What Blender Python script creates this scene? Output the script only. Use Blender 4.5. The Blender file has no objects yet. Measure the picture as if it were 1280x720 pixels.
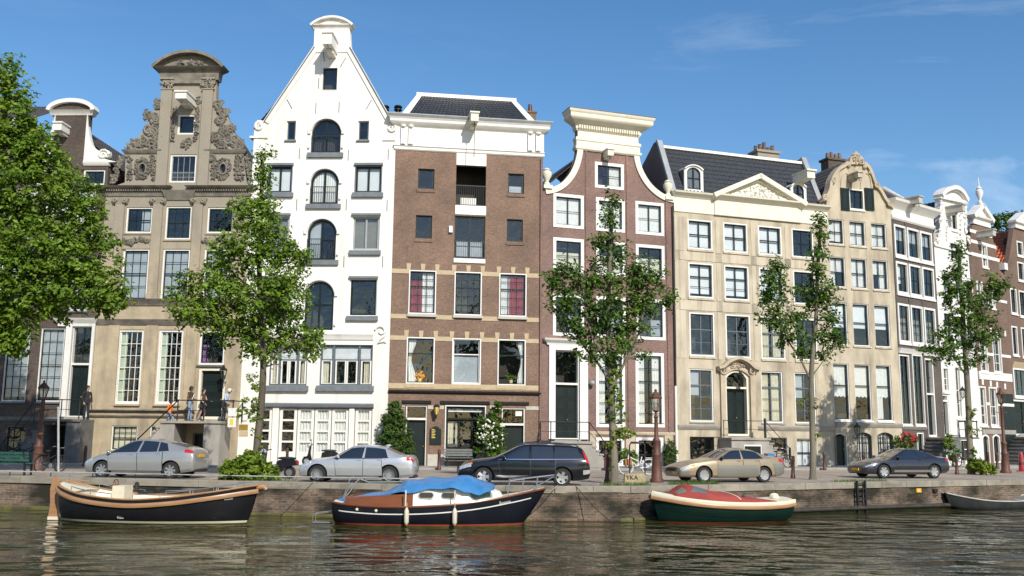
import bpy, bmesh, math, random
from mathutils import Vector, Matrix, geometry, noise
PI = math.pi
R = random.Random(7)
SC = bpy.context.scene
COL = SC.collection
# camera
F, CAMH, HORIZ, ROLL = 1200.0, 1.65, 546.0, 0.010      # survey values read off the photograph (1280x720)
PITCH = math.atan((HORIZ - 360) / F)
_f = Vector((0, math.cos(PITCH), math.sin(PITCH)))
_r0 = Vector((1, 0, 0))
_u0 = Vector((0, -math.sin(PITCH), math.cos(PITCH)))
CR = _r0 * math.cos(ROLL) + _u0 * math.sin(ROLL)
CU = -_r0 * math.sin(ROLL) + _u0 * math.cos(ROLL)
EYE = Vector((0, 0, CAMH))
cam_data = bpy.data.cameras.new('camera')
cam = bpy.data.objects.new('camera', cam_data)
COL.objects.link(cam)
m3 = Matrix((CR, CU, -_f)).transposed()
cam.matrix_world = Matrix.Translation(EYE) @ m3.to_4x4()
cam_data.sensor_width = 36
cam_data.lens = 36 * F / 1280
cam_data.clip_end = 3000
cam_data.clip_start = 0.1
SC.camera = cam
def ray(px, py):
 return CR * ((px - 640) / F) + CU * ((360 - py) / F) + _f
def at(px, py, Y):
 d = ray(px, py)
 return EYE + d * (Y / d.y)
def onz(px, py, z=0.0):
 d = ray(px, py)
 return EYE + d * ((z - CAMH) / d.z)
# materials
MATS = {}
def new_mat(name):
 m = bpy.data.materials.new(name)
 m.use_nodes = True
 nt = m.node_tree
 b = nt.nodes['Principled BSDF']
 MATS[name] = m
 return m, nt, b
def N(nt, t, **kw):
 n = nt.nodes.new(t)
 for k, v in kw.items():
  setattr(n, k, v)
 return n
def rgb(c):
 return (c[0], c[1], c[2], 1)
def noise_node(nt, scale, detail=4, stretch=(1, 1, 1), rough=.6, coord='Object'):
 tc = N(nt, 'ShaderNodeTexCoord')
 mp = N(nt, 'ShaderNodeMapping')
 mp.inputs['Scale'].default_value = stretch
 nt.links.new(tc.outputs[coord], mp.inputs[0])
 no = N(nt, 'ShaderNodeTexNoise')
 no.inputs['Scale'].default_value = scale
 no.inputs['Detail'].default_value = detail
 no.inputs['Roughness'].default_value = rough
 nt.links.new(mp.outputs[0], no.inputs['Vector'])
 return no
def ramp(nt, src, stops):
 r = N(nt, 'ShaderNodeValToRGB')
 el = r.color_ramp.elements
 while len(el) < len(stops):
  el.new(.5)
 for e, (p, c) in zip(el, stops):
  e.position = p
  e.color = rgb(c) if not isinstance(c, float) else (c, c, c, 1)
 nt.links.new(src, r.inputs[0])
 return r
def mixc(nt, a, b, fac, mode='MIX'):
 m = N(nt, 'ShaderNodeMix', data_type='RGBA', blend_type=mode)
 for sock, v in ((m.inputs[0], fac), (m.inputs[6], a), (m.inputs[7], b)):
  if hasattr(v, 'is_output'):
   nt.links.new(v, sock)
  elif isinstance(v, (int, float)):
   sock.default_value = v
  else:
   sock.default_value = rgb(v)
 return m.outputs[2]
def M(name, c, c2=None, scale=3.0, rough=.7, bump=0.0, bscale=None, stretch=(1, 1, 1), metal=0.0, spec=.5, stain=None, lo=.35, hi=.65, coat=0.0, soot=None):
 m, nt, b = new_mat(name)
 c2 = c2 or tuple(x * .82 for x in c)
 no = noise_node(nt, scale, 5, stretch)
 col = ramp(nt, no.outputs['Fac'], [(lo, c), (hi, c2)]).outputs[0]
 if stain:
  s2 = noise_node(nt, stain[1], 6, stain[2])
  rr = ramp(nt, s2.outputs['Fac'], [(stain[3], 0.0), (stain[4], 1.0)])
  col = mixc(nt, col, stain[0], rr.outputs[0])
 if soot:                                     # weathering that thickens in a ragged band towards the exposed top
  tz = N(nt, 'ShaderNodeTexCoord'); sz = N(nt, 'ShaderNodeSeparateXYZ'); nt.links.new(tz.outputs['Object'], sz.inputs[0])
  n3 = noise_node(nt, .7, 6); ma = N(nt, 'ShaderNodeMath', operation='MULTIPLY_ADD'); ma.inputs[1].default_value = 7.0
  nt.links.new(n3.outputs['Fac'], ma.inputs[0]); nt.links.new(sz.outputs[2], ma.inputs[2])
  m4 = N(nt, 'ShaderNodeMapRange'); m4.inputs[1].default_value = soot[1] + 3.5; m4.inputs[2].default_value = soot[2] + 3.5; m4.inputs[4].default_value = .85
  nt.links.new(ma.outputs[0], m4.inputs[0])
  col = mixc(nt, col, soot[0], m4.outputs[0])
 nt.links.new(col, b.inputs['Base Color'])
 b.inputs['Roughness'].default_value = rough
 b.inputs['Metallic'].default_value = metal
 b.inputs['Specular IOR Level'].default_value = spec
 b.inputs['Coat Weight'].default_value = coat
 if bump:
  bn = noise_node(nt, bscale or scale * 6, 4)
  bp = N(nt, 'ShaderNodeBump')
  bp.inputs['Strength'].default_value = 1
  bp.inputs['Distance'].default_value = bump
  nt.links.new(bn.outputs['Fac'], bp.inputs['Height'])
  nt.links.new(bp.outputs[0], b.inputs['Normal'])
 return m
def brick_mat(name, c1, c2, mortar, stain=None, bw=.22, rh=.065, big=.5):
 m, nt, b = new_mat(name)
 tc = N(nt, 'ShaderNodeTexCoord')
 sp = N(nt, 'ShaderNodeSeparateXYZ')
 nt.links.new(tc.outputs['Object'], sp.inputs[0])
 ad = N(nt, 'ShaderNodeMath', operation='ADD')
 nt.links.new(sp.outputs[0], ad.inputs[0]); nt.links.new(sp.outputs[1], ad.inputs[1])
 cb = N(nt, 'ShaderNodeCombineXYZ')
 nt.links.new(ad.outputs[0], cb.inputs[0]); nt.links.new(sp.outputs[2], cb.inputs[1])
 bt = N(nt, 'ShaderNodeTexBrick')
 bt.inputs['Scale'].default_value = 1
 bt.inputs['Brick Width'].default_value = bw
 bt.inputs['Row Height'].default_value = rh
 bt.inputs['Mortar Size'].default_value = .009
 bt.inputs['Color1'].default_value = rgb(c1)
 bt.inputs['Color2'].default_value = rgb(c2)
 bt.inputs['Mortar'].default_value = rgb(mortar)
 nt.links.new(cb.outputs[0], bt.inputs['Vector'])
 col = bt.outputs['Color']
 n1 = noise_node(nt, big, 6)
 r1 = ramp(nt, n1.outputs['Fac'], [(.3, (.72, .72, .72)), (.7, (1.2, 1.15, 1.1))])
 col = mixc(nt, col, r1.outputs[0], 1.0, 'MULTIPLY')
 n2 = noise_node(nt, 7, 3, (1, 1, 2.5))
 r2 = ramp(nt, n2.outputs['Fac'], [(.35, (.8, .78, .76)), (.65, (1.18, 1.16, 1.14))])
 col = mixc(nt, col, r2.outputs[0], 1.0, 'MULTIPLY')
 if stain:
  s2 = noise_node(nt, stain[1], 6, stain[2])
  rr = ramp(nt, s2.outputs['Fac'], [(stain[3], 0.0), (stain[4], 1.0)])
  col = mixc(nt, col, stain[0], rr.outputs[0])
 nt.links.new(col, b.inputs['Base Color'])
 b.inputs['Roughness'].default_value = .85
 b.inputs['Specular IOR Level'].default_value = .25
 bp = N(nt, 'ShaderNodeBump'); bp.invert = True
 bp.inputs['Distance'].default_value = .006
 nt.links.new(bt.outputs['Fac'], bp.inputs['Height'])
 nt.links.new(bp.outputs[0], b.inputs['Normal'])
 return m
def glass_mat(name, tint, rough=.02, boost=1.6, wav=.0):
 m, nt, b = new_mat(name)
 nt.nodes.remove(b)
 out = nt.nodes['Material Output']
 tr = N(nt, 'ShaderNodeBsdfTransparent'); tr.inputs[0].default_value = rgb(tint)
 gl = N(nt, 'ShaderNodeBsdfGlossy'); gl.inputs['Roughness'].default_value = rough
 gl.inputs[0].default_value = (.95, .97, 1, 1)
 fr = N(nt, 'ShaderNodeFresnel'); fr.inputs[0].default_value = 1.52
 ge = N(nt, 'ShaderNodeNewGeometry')          # both faces of the thin pane reflect alike
 mi = N(nt, 'ShaderNodeMapRange'); mi.inputs[3].default_value = 1.52; mi.inputs[4].default_value = 1 / 1.52
 nt.links.new(ge.outputs['Backfacing'], mi.inputs[0]); nt.links.new(mi.outputs[0], fr.inputs[0])
 mu = N(nt, 'ShaderNodeMath', operation='MULTIPLY'); mu.use_clamp = True
 mu.inputs[1].default_value = boost
 nt.links.new(fr.outputs[0], mu.inputs[0])
 mx = N(nt, 'ShaderNodeMixShader')
 nt.links.new(mu.outputs[0], mx.inputs[0]); nt.links.new(tr.outputs[0], mx.inputs[1]); nt.links.new(gl.outputs[0], mx.inputs[2])
 nt.links.new(mx.outputs[0], out.inputs['Surface'])
 if wav:
  bn = noise_node(nt, 1.3, 2)
  bp = N(nt, 'ShaderNodeBump'); bp.inputs['Distance'].default_value = wav
  nt.links.new(bn.outputs['Fac'], bp.inputs['Height'])
  nt.links.new(bp.outputs[0], gl.inputs['Normal'])
 return m
def leaf_mat(name, ca, cb, cc, trans=.35, scale=1.1):
 m, nt, b = new_mat(name)
 ge = N(nt, 'ShaderNodeNewGeometry')
 no = N(nt, 'ShaderNodeTexNoise'); no.inputs['Scale'].default_value = scale; no.inputs['Detail'].default_value = 6
 no.inputs['Roughness'].default_value = .75
 nt.links.new(ge.outputs['Position'], no.inputs['Vector'])
 col = ramp(nt, no.outputs['Fac'], [(.3, ca), (.5, cb), (.72, cc)]).outputs[0]
 rr = N(nt, 'ShaderNodeMapRange'); rr.inputs[3].default_value = .6; rr.inputs[4].default_value = 1.4
 nt.links.new(ge.outputs['Random Per Island'], rr.inputs[0])
 vm = N(nt, 'ShaderNodeVectorMath', operation='SCALE')
 nt.links.new(col, vm.inputs[0]); nt.links.new(rr.outputs[0], vm.inputs['Scale'])
 nt.links.new(vm.outputs[0], b.inputs['Base Color'])
 b.inputs['Roughness'].default_value = .5
 b.inputs['Specular IOR Level'].default_value = .35
 tl = N(nt, 'ShaderNodeBsdfTranslucent')
 hs = N(nt, 'ShaderNodeMix', data_type='RGBA', blend_type='MULTIPLY'); hs.inputs[0].default_value = 1
 nt.links.new(vm.outputs[0], hs.inputs[6]); hs.inputs[7].default_value = (1.25, 1.3, .45, 1)
 nt.links.new(hs.outputs[2], tl.inputs[0])
 mx = N(nt, 'ShaderNodeMixShader'); mx.inputs[0].default_value = trans
 out = nt.nodes['Material Output']
 nt.links.new(b.outputs[0], mx.inputs[1]); nt.links.new(tl.outputs[0], mx.inputs[2]); nt.links.new(mx.outputs[0], out.inputs['Surface'])
 return m
# objects and tags
def empty(name, loc=(0, 0, 0), rz=0.0):
 o = bpy.data.objects.new(name, None)
 o.location = loc
 o.rotation_euler = (0, 0, rz)
 o.empty_display_size = .3
 COL.objects.link(o)
 return o
def tag(o, label=None, cat=None, group=None, kind=None):
 if label: o['label'] = label
 if cat: o['category'] = cat
 if group: o['group'] = group
 if kind: o['kind'] = kind
 return o
def copy_tree(o, parent=None):
 c = o.copy()
 COL.objects.link(c)
 c.parent = parent
 for ch in list(o.children):
  copy_tree(ch, c)
 return c
def fill_loops(loops):
 """quads that fill an outline with holes: level bands between all corner heights, even-odd inside each band"""
 edges = []
 for l in loops:
  for i in range(len(l)):
   p, q = l[i], l[(i + 1) % len(l)]
   if abs(p[1] - q[1]) > 1e-7: edges.append((p, q) if p[1] < q[1] else (q, p))
 lv = sorted(set(round(p[1], 5) for l in loops for p in l))
 out = []
 for z0, z1 in zip(lv, lv[1:]):
  if z1 - z0 < 2e-5: continue
  zm = (z0 + z1) / 2
  xs = []
  for p, q in edges:
   if p[1] < zm < q[1]:
    k = (q[0] - p[0]) / (q[1] - p[1])
    xs.append((p[0] + k * (zm - p[1]), p[0] + k * (z0 - p[1]), p[0] + k * (z1 - p[1])))
  xs.sort()
  for a, b in zip(xs[::2], xs[1::2]):
   out.append([(a[1], z0), (b[1], z0), (b[2], z1), (a[2], z1)])
 return out
class MB:
 """collects shapes and links them as ONE mesh object"""
 def __init__(s):
  s.v, s.f, s.m = [], [], []
 def add(s, vs, fs, mi=0):
  o = len(s.v)
  s.v.extend(tuple(v) for v in vs)
  for f in fs:
   s.f.append(tuple(i + o for i in f)); s.m.append(mi)
 def hexa(s, a, b, mi=0):
  s.add(list(a) + list(b), [(3, 2, 1, 0), (4, 5, 6, 7), (0, 1, 5, 4), (1, 2, 6, 5), (2, 3, 7, 6), (3, 0, 4, 7)], mi)
 def box(s, x0, x1, y0, y1, z0, z1, mi=0):
  if x0 > x1: x0, x1 = x1, x0
  if y0 > y1: y0, y1 = y1, y0
  if z0 > z1: z0, z1 = z1, z0
  s.hexa([(x0, y0, z0), (x1, y0, z0), (x1, y1, z0), (x0, y1, z0)], [(x0, y0, z1), (x1, y0, z1), (x1, y1, z1), (x0, y1, z1)], mi)
 def obox(s, c, ax, ay, az, mi=0):
  c, ax, ay, az = Vector(c), Vector(ax), Vector(ay), Vector(az)
  s.hexa([c - ax - ay - az, c + ax - ay - az, c + ax + ay - az, c - ax + ay - az], [c - ax - ay + az, c + ax - ay + az, c + ax + ay + az, c - ax + ay + az], mi)
 def bar(s, p, q, w, d=None, mi=0):
  p, q = Vector(p), Vector(q)
  t = q - p
  L = t.length
  if L < 1e-6: return
  t /= L
  up = Vector((0, 0, 1)) if abs(t.z) < .95 else Vector((0, 1, 0))
  a = t.cross(up).normalized(); b = a.cross(t)
  s.obox((p + q) / 2, t * L / 2, a * w / 2, b * (d or w) / 2, mi)
 def prism(s, poly, y0, y1, holes=(), mi=0, mside=None, cap1=True):
  """polygon in x-z, swept in y"""
  loops = [list(poly)] + [list(h) for h in holes]
  flat = [p for l in loops for p in l]
  for q in fill_loops(loops):
   if y0 > y1: q = q[::-1]
   s.add([(x, y0, z) for x, z in q], [(0, 1, 2, 3)], mi)
   if cap1: s.add([(x, y1, z) for x, z in q], [(3, 2, 1, 0)], mi)
  n = len(flat)
  vs = [(p[0], y0, p[1]) for p in flat] + [(p[0], y1, p[1]) for p in flat]
  fs = []
  nt = len(fs)
  o = 0
  for li, l in enumerate(loops):
   k = len(l)
   area = sum(l[i][0] * l[(i + 1) % k][1] - l[(i + 1) % k][0] * l[i][1] for i in range(k))
   for i in range(k):
    j = (i + 1) % k
    f = (o + i, o + j, o + j + n, o + i + n)
    if ((area > 0) == (li == 0)) != (y0 < y1): f = f[::-1]
    fs.append(f)
   o += k
  base = len(s.m)
  s.add(vs, fs, mi)
  if mside is not None:
   for q in range(nt, len(fs)): s.m[base + q] = mside
 def ribbon(s, path, w, y0, y1, mi=0, closed=False):
  """strip of width w (to the left of the path), swept in y; path in x-z"""
  n = len(path)
  P = [Vector((p[0], p[1])) for p in path]
  L = []
  for i in range(n):
   if closed:
    a, b = P[i - 1], P[(i + 1) % n]
   else:
    a, b = P[max(i - 1, 0)], P[min(i + 1, n - 1)]
   t = (b - a)
   t = t.normalized() if t.length > 1e-9 else Vector((1, 0))
   L.append(P[i] + Vector((-t.y, t.x)) * w)
  vs = []
  for p, q in zip(P, L):
   vs += [(p.x, y0, p.y), (q.x, y0, q.y), (q.x, y1, q.y), (p.x, y1, p.y)]
  fs = []
  for i in range(n if closed else n - 1):
   a, b = i * 4, ((i + 1) % n) * 4
   for k in range(4):
    k2 = (k + 1) % 4
    fs.append((a + k, a + k2, b + k2, b + k))
  if not closed:
   fs += [(0, 3, 2, 1), (4 * n - 4, 4 * n - 3, 4 * n - 2, 4 * n - 1)]
  s.add(vs, fs, mi)
 def tube(s, path, r, n=8, mi=0, closed=False, caps=True):
  P = [Vector(p) for p in path]
  k = len(P)
  rs = r if isinstance(r, (list, tuple)) else [r] * k
  vs, fs = [], []
  prev = None
  for i in range(k):
   if closed: t = P[(i + 1) % k] - P[i - 1]
   else: t = P[min(i + 1, k - 1)] - P[max(i - 1, 0)]
   if t.length < 1e-9: t = Vector((0, 0, 1))
   t.normalize()
   if prev is None:
    up = Vector((0, 0, 1)) if abs(t.z) < .9 else Vector((1, 0, 0))
    a = t.cross(up).normalized()
   else:
    a = prev - t * prev.dot(t)
    a = a.normalized() if a.length > 1e-6 else t.orthogonal().normalized()
   prev = a
   b = t.cross(a)
   for j in range(n):
    w = 2 * PI * j / n
    vs.append(P[i] + (a * math.cos(w) + b * math.sin(w)) * rs[i])
  for i in range(k if closed else k - 1):
   for j in range(n):
    i2 = (i + 1) % k
    fs.append((i * n + j, i * n + (j + 1) % n, i2 * n + (j + 1) % n, i2 * n + j))
  if caps and not closed:
   fs.append(tuple(range(n))[::-1]); fs.append(tuple((k - 1) * n + j for j in range(n)))
  s.add(vs, fs, mi)
 def lathe(s, prof, c=(0, 0, 0), n=16, mi=0, axis='z', caps=True):
  c = Vector(c)
  vs, fs = [], []
  for (r, h) in prof:
   for j in range(n):
    w = 2 * PI * j / n
    a, b = r * math.cos(w), r * math.sin(w)
    vs.append(c + (Vector((a, b, h)) if axis == 'z' else Vector((a, h, b)) if axis == 'y' else Vector((h, a, b))))
  for i in range(len(prof) - 1):
   for j in range(n):
    fs.append((i * n + j, i * n + (j + 1) % n, (i + 1) * n + (j + 1) % n, (i + 1) * n + j))
  if caps and prof[0][0] > 1e-5: fs.append(tuple(range(n))[::-1])
  if caps and prof[-1][0] > 1e-5: fs.append(tuple((len(prof) - 1) * n + j for j in range(n)))
  s.add(vs, fs, mi)
 def ball(s, c, r, n=8, mi=0, rot=None):
  c = Vector(c)
  rx, ry, rz = r if isinstance(r, (tuple, list)) else (r, r, r)
  vs, fs = [], []
  k = max(4, n // 2 + 1)
  for i in range(k + 1):
   t = PI * i / k
   for j in range(n):
    w = 2 * PI * j / n
    p = Vector((rx * math.sin(t) * math.cos(w), ry * math.sin(t) * math.sin(w), rz * math.cos(t)))
    if rot: p = rot @ p
    vs.append(c + p)
  for i in range(k):
   for j in range(n):
    fs.append((i * n + j, (i + 1) * n + j, (i + 1) * n + (j + 1) % n, i * n + (j + 1) % n))
  s.add(vs, fs, mi)
 def grid(s, fn, nu, nv, mi=0, flip=False):
  vs = [fn(i / nu, j / nv) for j in range(nv + 1) for i in range(nu + 1)]
  fs = []
  for j in range(nv):
   for i in range(nu):
    a = j * (nu + 1) + i
    f = (a, a + 1, a + nu + 2, a + nu + 1)
    fs.append(f[::-1] if flip else f)
  s.add(vs, fs, mi)
 def cornice(s, x0, x1, prof, yb=.1, mi=0, lo=1, hi=1):
  """prof: list of (projection, z) from bottom to top; returns at both ends"""
  rings = []
  for p, z in prof:
   rings += [(x0 - p * lo, -p, z), (x1 + p * hi, -p, z), (x1 + p * hi, yb, z), (x0 - p * lo, yb, z)]
  n = len(prof)
  fs = [(3, 2, 1, 0), tuple(4 * n - 4 + k for k in range(4))]
  for i in range(n - 1):
   for k in range(4):
    fs.append((i * 4 + k, i * 4 + (k + 1) % 4, i * 4 + 4 + (k + 1) % 4, i * 4 + 4 + k))
  s.add(rings, fs, mi)
 def build(s, name, mats, parent=None, smooth=None, loc=None, rz=0.0, fix=False):
  me = bpy.data.meshes.new(name)
  me.from_pydata(s.v, [], s.f)
  mats = mats if isinstance(mats, (list, tuple)) else [mats]
  for m in mats:
   me.materials.append(MATS[m] if isinstance(m, str) else m)
  if len(mats) > 1:
   me.polygons.foreach_set('material_index', s.m)
  me.update()
  if fix:
   bm = bmesh.new(); bm.from_mesh(me)
   bmesh.ops.recalc_face_normals(bm, faces=bm.faces)
   bm.to_mesh(me); bm.free()
  if smooth is not None:
   me.polygons.foreach_set('use_smooth', [True] * len(me.polygons))
   me.set_sharp_from_angle(angle=math.radians(smooth))
  o = bpy.data.objects.new(name, me)
  COL.objects.link(o)
  if parent: o.parent = parent
  if loc is not None: o.location = loc
  if rz: o.rotation_euler = (0, 0, rz)
  return o
def arc(cx, cz, rx, rz, a0, a1, n=12):
 return [(cx + rx * math.cos(math.radians(a0 + (a1 - a0) * i / n)), cz + rz * math.sin(math.radians(a0 + (a1 - a0) * i / n))) for i in range(n + 1)]
def catmull(P, n=6):
 out = []
 for i in range(len(P) - 1):
  p0, p1, p2, p3 = P[max(i - 1, 0)], P[i], P[i + 1], P[min(i + 2, len(P) - 1)]
  for k in range(n):
   t = k / n
   out.append(tuple(.5 * (2 * b + (c - a) * t + (2 * a - 5 * b + 4 * c - d) * t * t + (3 * b - a - 3 * c + d) * t ** 3) for a, b, c, d in zip(p0, p1, p2, p3)))
 out.append(tuple(P[-1]))
 return out
def text_mesh(name, txt, size, mat, parent, loc, rot=(PI / 2, 0, 0), ext=.004, shear=0.0):
 cu = bpy.data.curves.new(name, 'FONT')
 cu.body = txt; cu.size = size; cu.align_x = 'CENTER'; cu.align_y = 'CENTER'; cu.extrude = ext; cu.shear = shear
 t = bpy.data.objects.new(name, cu)
 COL.objects.link(t)
 dg = bpy.context.evaluated_depsgraph_get()
 me = bpy.data.meshes.new_from_object(t.evaluated_get(dg))
 bpy.data.objects.remove(t)
 me.materials.clear(); me.materials.append(MATS[mat])
 o = bpy.data.objects.new(name, me)
 COL.objects.link(o)
 o.parent = parent; o.location = loc; o.rotation_euler = rot
 return o
# palette
S1 = (1, 1, .12)   # vertical streaks
M('white_render', (.79, .765, .71), (.75, .725, .665), .6, .75, stain=((.52, .49, .43), .9, (1.8, 1.8, .16), .54, .86))
M('white_paint', (.75, .735, .69), (.69, .675, .63), 2, .5, stain=((.50, .48, .43), 1.6, (1.5, 1.5, .3), .58, .9))
M('cream_paint', (.74, .70, .58), (.68, .64, .52), 2, .6, stain=((.50, .46, .37), 2, (1, 1, .3), .58, .9))
M('sandstone', (.47, .38, .255), (.35, .285, .19), 1.3, .85, .01, 9, stain=((.16, .14, .115), 1.1, (1, 1, .25), .5, .85), soot=((.265, .24, .195), 8.0, 15.0))
M('sandstone_light', (.50, .42, .30), (.40, .335, .24), 1.0, .85, .006, 9, stain=((.25, .21, .16), 1.2, (1.2, 1.2, .22), .5, .85))
M('sandstone_grey', (.24, .215, .175), (.12, .108, .09), 1.8, .9, .012, 12)
M('beige_render', (.53, .46, .34), (.42, .36, .265), .8, .85, .004, 12, stain=((.22, .185, .135), .8, (1.5, 1.5, .35), .46, .74))
M('beige_render_pale', (.56, .49, .37), (.46, .40, .30), .8, .85, .004, 12, stain=((.26, .225, .17), .9, (2.2, 2.2, .2), .48, .76))
M('plinth_stone', (.36, .33, .29), (.28, .26, .23), 1.2, .85, .006, 10, stain=((.18, .17, .15), 1.3, (1, 1, .4), .52, .85))
M('dark_stone', (.16, .155, .15), (.11, .107, .10), 2, .8, .005, 12)
M('tan_block', (.50, .40, .25), (.43, .34, .215), 4, .8)
M('pale_block', (.50, .47, .41), (.42, .39, .34), 3, .8)
M('green_black', (.007, .014, .013), (.010, .018, .016), 2, .4, spec=.3)
M('blue_grey_paint', (.12, .145, .16), (.10, .12, .135), 2, .45)
M('slate_sill', (.17, .19, .21), (.13, .145, .16), 3, .6)
M('black_iron', (.010, .010, .011), (.016, .015, .015), 5, .45)
M('lead', (.13, .14, .145), (.10, .105, .11), 2, .55)
M('zinc', (.34, .36, .37), (.28, .295, .30), 2, .45)
M('pantile_black', (.030, .032, .036), (.055, .058, .062), 5, .38, lo=.3, hi=.7)
M('pantile_dark', (.055, .05, .047), (.09, .08, .072), 4, .55, lo=.3, hi=.7)
M('pantile_orange', (.52, .13, .035), (.38, .085, .03), 4, .6, lo=.3, hi=.7)
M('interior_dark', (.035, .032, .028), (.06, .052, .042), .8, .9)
M('curtain_white', (.78, .77, .74), (.70, .69, .66), 4, .9)
M('curtain_cream', (.66, .62, .48), (.58, .54, .42), 4, .9)
M('curtain_red', (.33, .012, .022), (.22, .008, .016), 4, .9)
M('blind_grey', (.42, .45, .48), (.36, .39, .42), 1, .8)
M('blind_white', (.74, .75, .76), (.68, .69, .70), 1, .8)
M('blind_tan', (.22, .21, .17), (.19, .18, .15), 1, .8)
M('shutter_mint', (.52, .60, .44), (.46, .54, .40), 2, .6)
M('purple_cloth', (.35, .16, .40), (.25, .10, .30), 4, .9)
M('brass', (.62, .40, .09), (.52, .33, .08), 6, .35, metal=.7)
M('yellow_paper', (.85, .55, .06), (.80, .50, .05), 6, .7)
M('lamp_yellow', (.70, .50, .12), (.62, .45, .10), 5, .4)
M('flower_orange', (.75, .20, .02), (.85, .45, .03), 20, .7)
brick_mat('brick_brown', (.245, .145, .102), (.175, .11, .082), (.27, .23, .19))
brick_mat('brick_red', (.245, .145, .126), (.20, .122, .107), (.29, .235, .21))
brick_mat('brick_dark', (.10, .078, .066), (.075, .06, .053), (.145, .125, .11))
brick_mat('brick_grey', (.115, .098, .092), (.09, .077, .073), (.16, .145, .135))
brick_mat('brick_russet', (.185, .112, .085), (.145, .09, .072), (.23, .195, .165))
brick_mat('quay_brick', (.22, .155, .115), (.115, .09, .07), (.25, .22, .18), stain=((.028, .026, .018), 1.1, (.45, .45, 1.0), .44, .60), big=.9, bw=.26, rh=.085)
glass_mat('window_glass', (.90, .93, .93), .012, 1.7, .03)
glass_mat('car_glass', (.30, .36, .38), .0, 1.9)
glass_mat('lamp_glass', (.80, .80, .74), .05, 1.5)
M('coping_stone', (.33, .29, .23), (.23, .205, .16), 1.2, .85, .006, 14, stain=((.13, .12, .09), 2.2, (.5, .5, 1), .52, .75))
M('algae', (.16, .15, .035), (.07, .065, .03), 3, .6, .01, 14)
M('wet_timber', (.06, .05, .035), (.03, .026, .02), 3, .5)
leaf_mat('leaf_elm', (.055, .112, .009), (.135, .225, .018), (.24, .315, .036), .35)
leaf_mat('leaf_deep', (.032, .075, .009), (.072, .143, .015), (.14, .22, .028), .33)
leaf_mat('leaf_yellow', (.085, .15, .014), (.16, .235, .022), (.25, .31, .035), .4)
leaf_mat('leaf_conifer', (.02, .05, .010), (.05, .10, .014), (.11, .17, .025), .2, 2.5)
leaf_mat('grass_blade', (.05, .11, .012), (.09, .16, .02), (.14, .21, .03), .3, 2)
M('petal_white', (.82, .80, .74), (.72, .70, .60), 10, .7)
M('petal_red', (.50, .012, .02), (.36, .01, .02), 10, .7)
M('bark', (.13, .105, .075), (.075, .062, .045), 3, .9, .02, 14, (1, 1, .25))
M('bark_pale', (.22, .19, .135), (.13, .115, .085), 3, .9, .02, 14, (1, 1, .25))
M('paint_silver_warm', (.43, .43, .42), (.41, .41, .40), 1, .3, metal=.55, coat=.7)
M('paint_silver', (.55, .555, .56), (.53, .535, .54), 1, .27, metal=.55, coat=.7)
M('paint_black', (.006, .007, .011), (.006, .007, .010), 1, .2, coat=.35)
M('paint_gold', (.36, .285, .18), (.345, .27, .17), 1, .34, metal=.35, coat=.6)
M('paint_gunmetal', (.30, .285, .25), (.28, .265, .235), 1, .4, metal=.6, coat=.4)
M('paint_anthracite', (.030, .031, .042), (.028, .029, .04), 1, .22, metal=.4, coat=.8)
M('paint_red', (.36, .012, .01), (.34, .012, .01), 1, .25, coat=.8)
M('rubber', (.012, .012, .012), (.02, .02, .02), 9, .8)
M('black_plastic', (.015, .015, .016), (.022, .022, .023), 6, .55)
M('alloy', (.62, .62, .63), (.52, .52, .53), 6, .3, metal=.8)
M('chrome', (.75, .75, .76), (.65, .65, .66), 6, .12, metal=1)
M('red_lens', (.55, .015, .012), (.42, .01, .01), 12, .18, coat=.5)
M('amber_lens', (.75, .22, .02), (.65, .18, .02), 12, .2)
M('clear_lens', (.62, .65, .68), (.42, .45, .48), 14, .08, metal=.4, coat=1)
M('plate_yellow', (.75, .42, .02), (.68, .36, .02), 8, .5)
M('hull_black', (.009, .009, .011), (.014, .014, .016), 1.2, .28, spec=.35)
M('hull_navy', (.006, .007, .013), (.011, .012, .018), 1.2, .3, spec=.35, stain=((.05, .055, .05), 1.2, (1, 1, .3), .62, .9))
M('hull_green', (.004, .019, .014), (.006, .025, .018), 1.2, .4, spec=.3)
M('hull_grey', (.040, .044, .043), (.022, .025, .024), 2, .7, spec=.12)
M('hull_red', (.42, .055, .03), (.32, .045, .03), 3, .6)
M('boat_white', (.78, .76, .70), (.70, .68, .62), 2, .4)
M('boat_cream', (.74, .68, .52), (.66, .60, .45), 2, .5)
M('varnish', (.40, .225, .115), (.32, .17, .08), 3, .35, stretch=(.3, 3, 3))
M('mahogany', (.20, .062, .022), (.14, .042, .016), 4, .3, stretch=(.3, 3, 3))
M('canvas_red', (.33, .052, .042), (.27, .042, .036), 3, .85, .006, 8)
M('tarp_blue', (.06, .22, .47), (.045, .18, .40), 3, .27, .02, 5)
M('hatch_green', (.20, .28, .25), (.17, .24, .215), 3, .6)
M('rope_dark', (.035, .032, .028), (.025, .022, .02), 14, .9)
M('block_tan', (.42, .34, .20), (.30, .25, .15), 5, .9, .01, 12)
M('rope', (.42, .36, .26), (.32, .27, .2), 14, .9)
M('steel_rail', (.52, .53, .54), (.42, .43, .44), 6, .3, metal=.8)
M('fender_cream', (.66, .60, .46), (.56, .50, .38), 6, .6)
M('lamp_rust', (.13, .048, .030), (.085, .035, .024), 5, .6)
M('post_brown', (.095, .036, .030), (.065, .028, .024), 5, .55)
M('post_grey', (.42, .42, .42), (.32, .32, .32), 6, .5)
M('bench_grey', (.15, .155, .15), (.11, .115, .11), 5, .7)
M('bench_green', (.030, .11, .085), (.022, .085, .065), 5, .6)
M('concrete', (.36, .33, .28), (.26, .24, .20), 4, .9, .008, 12)
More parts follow.
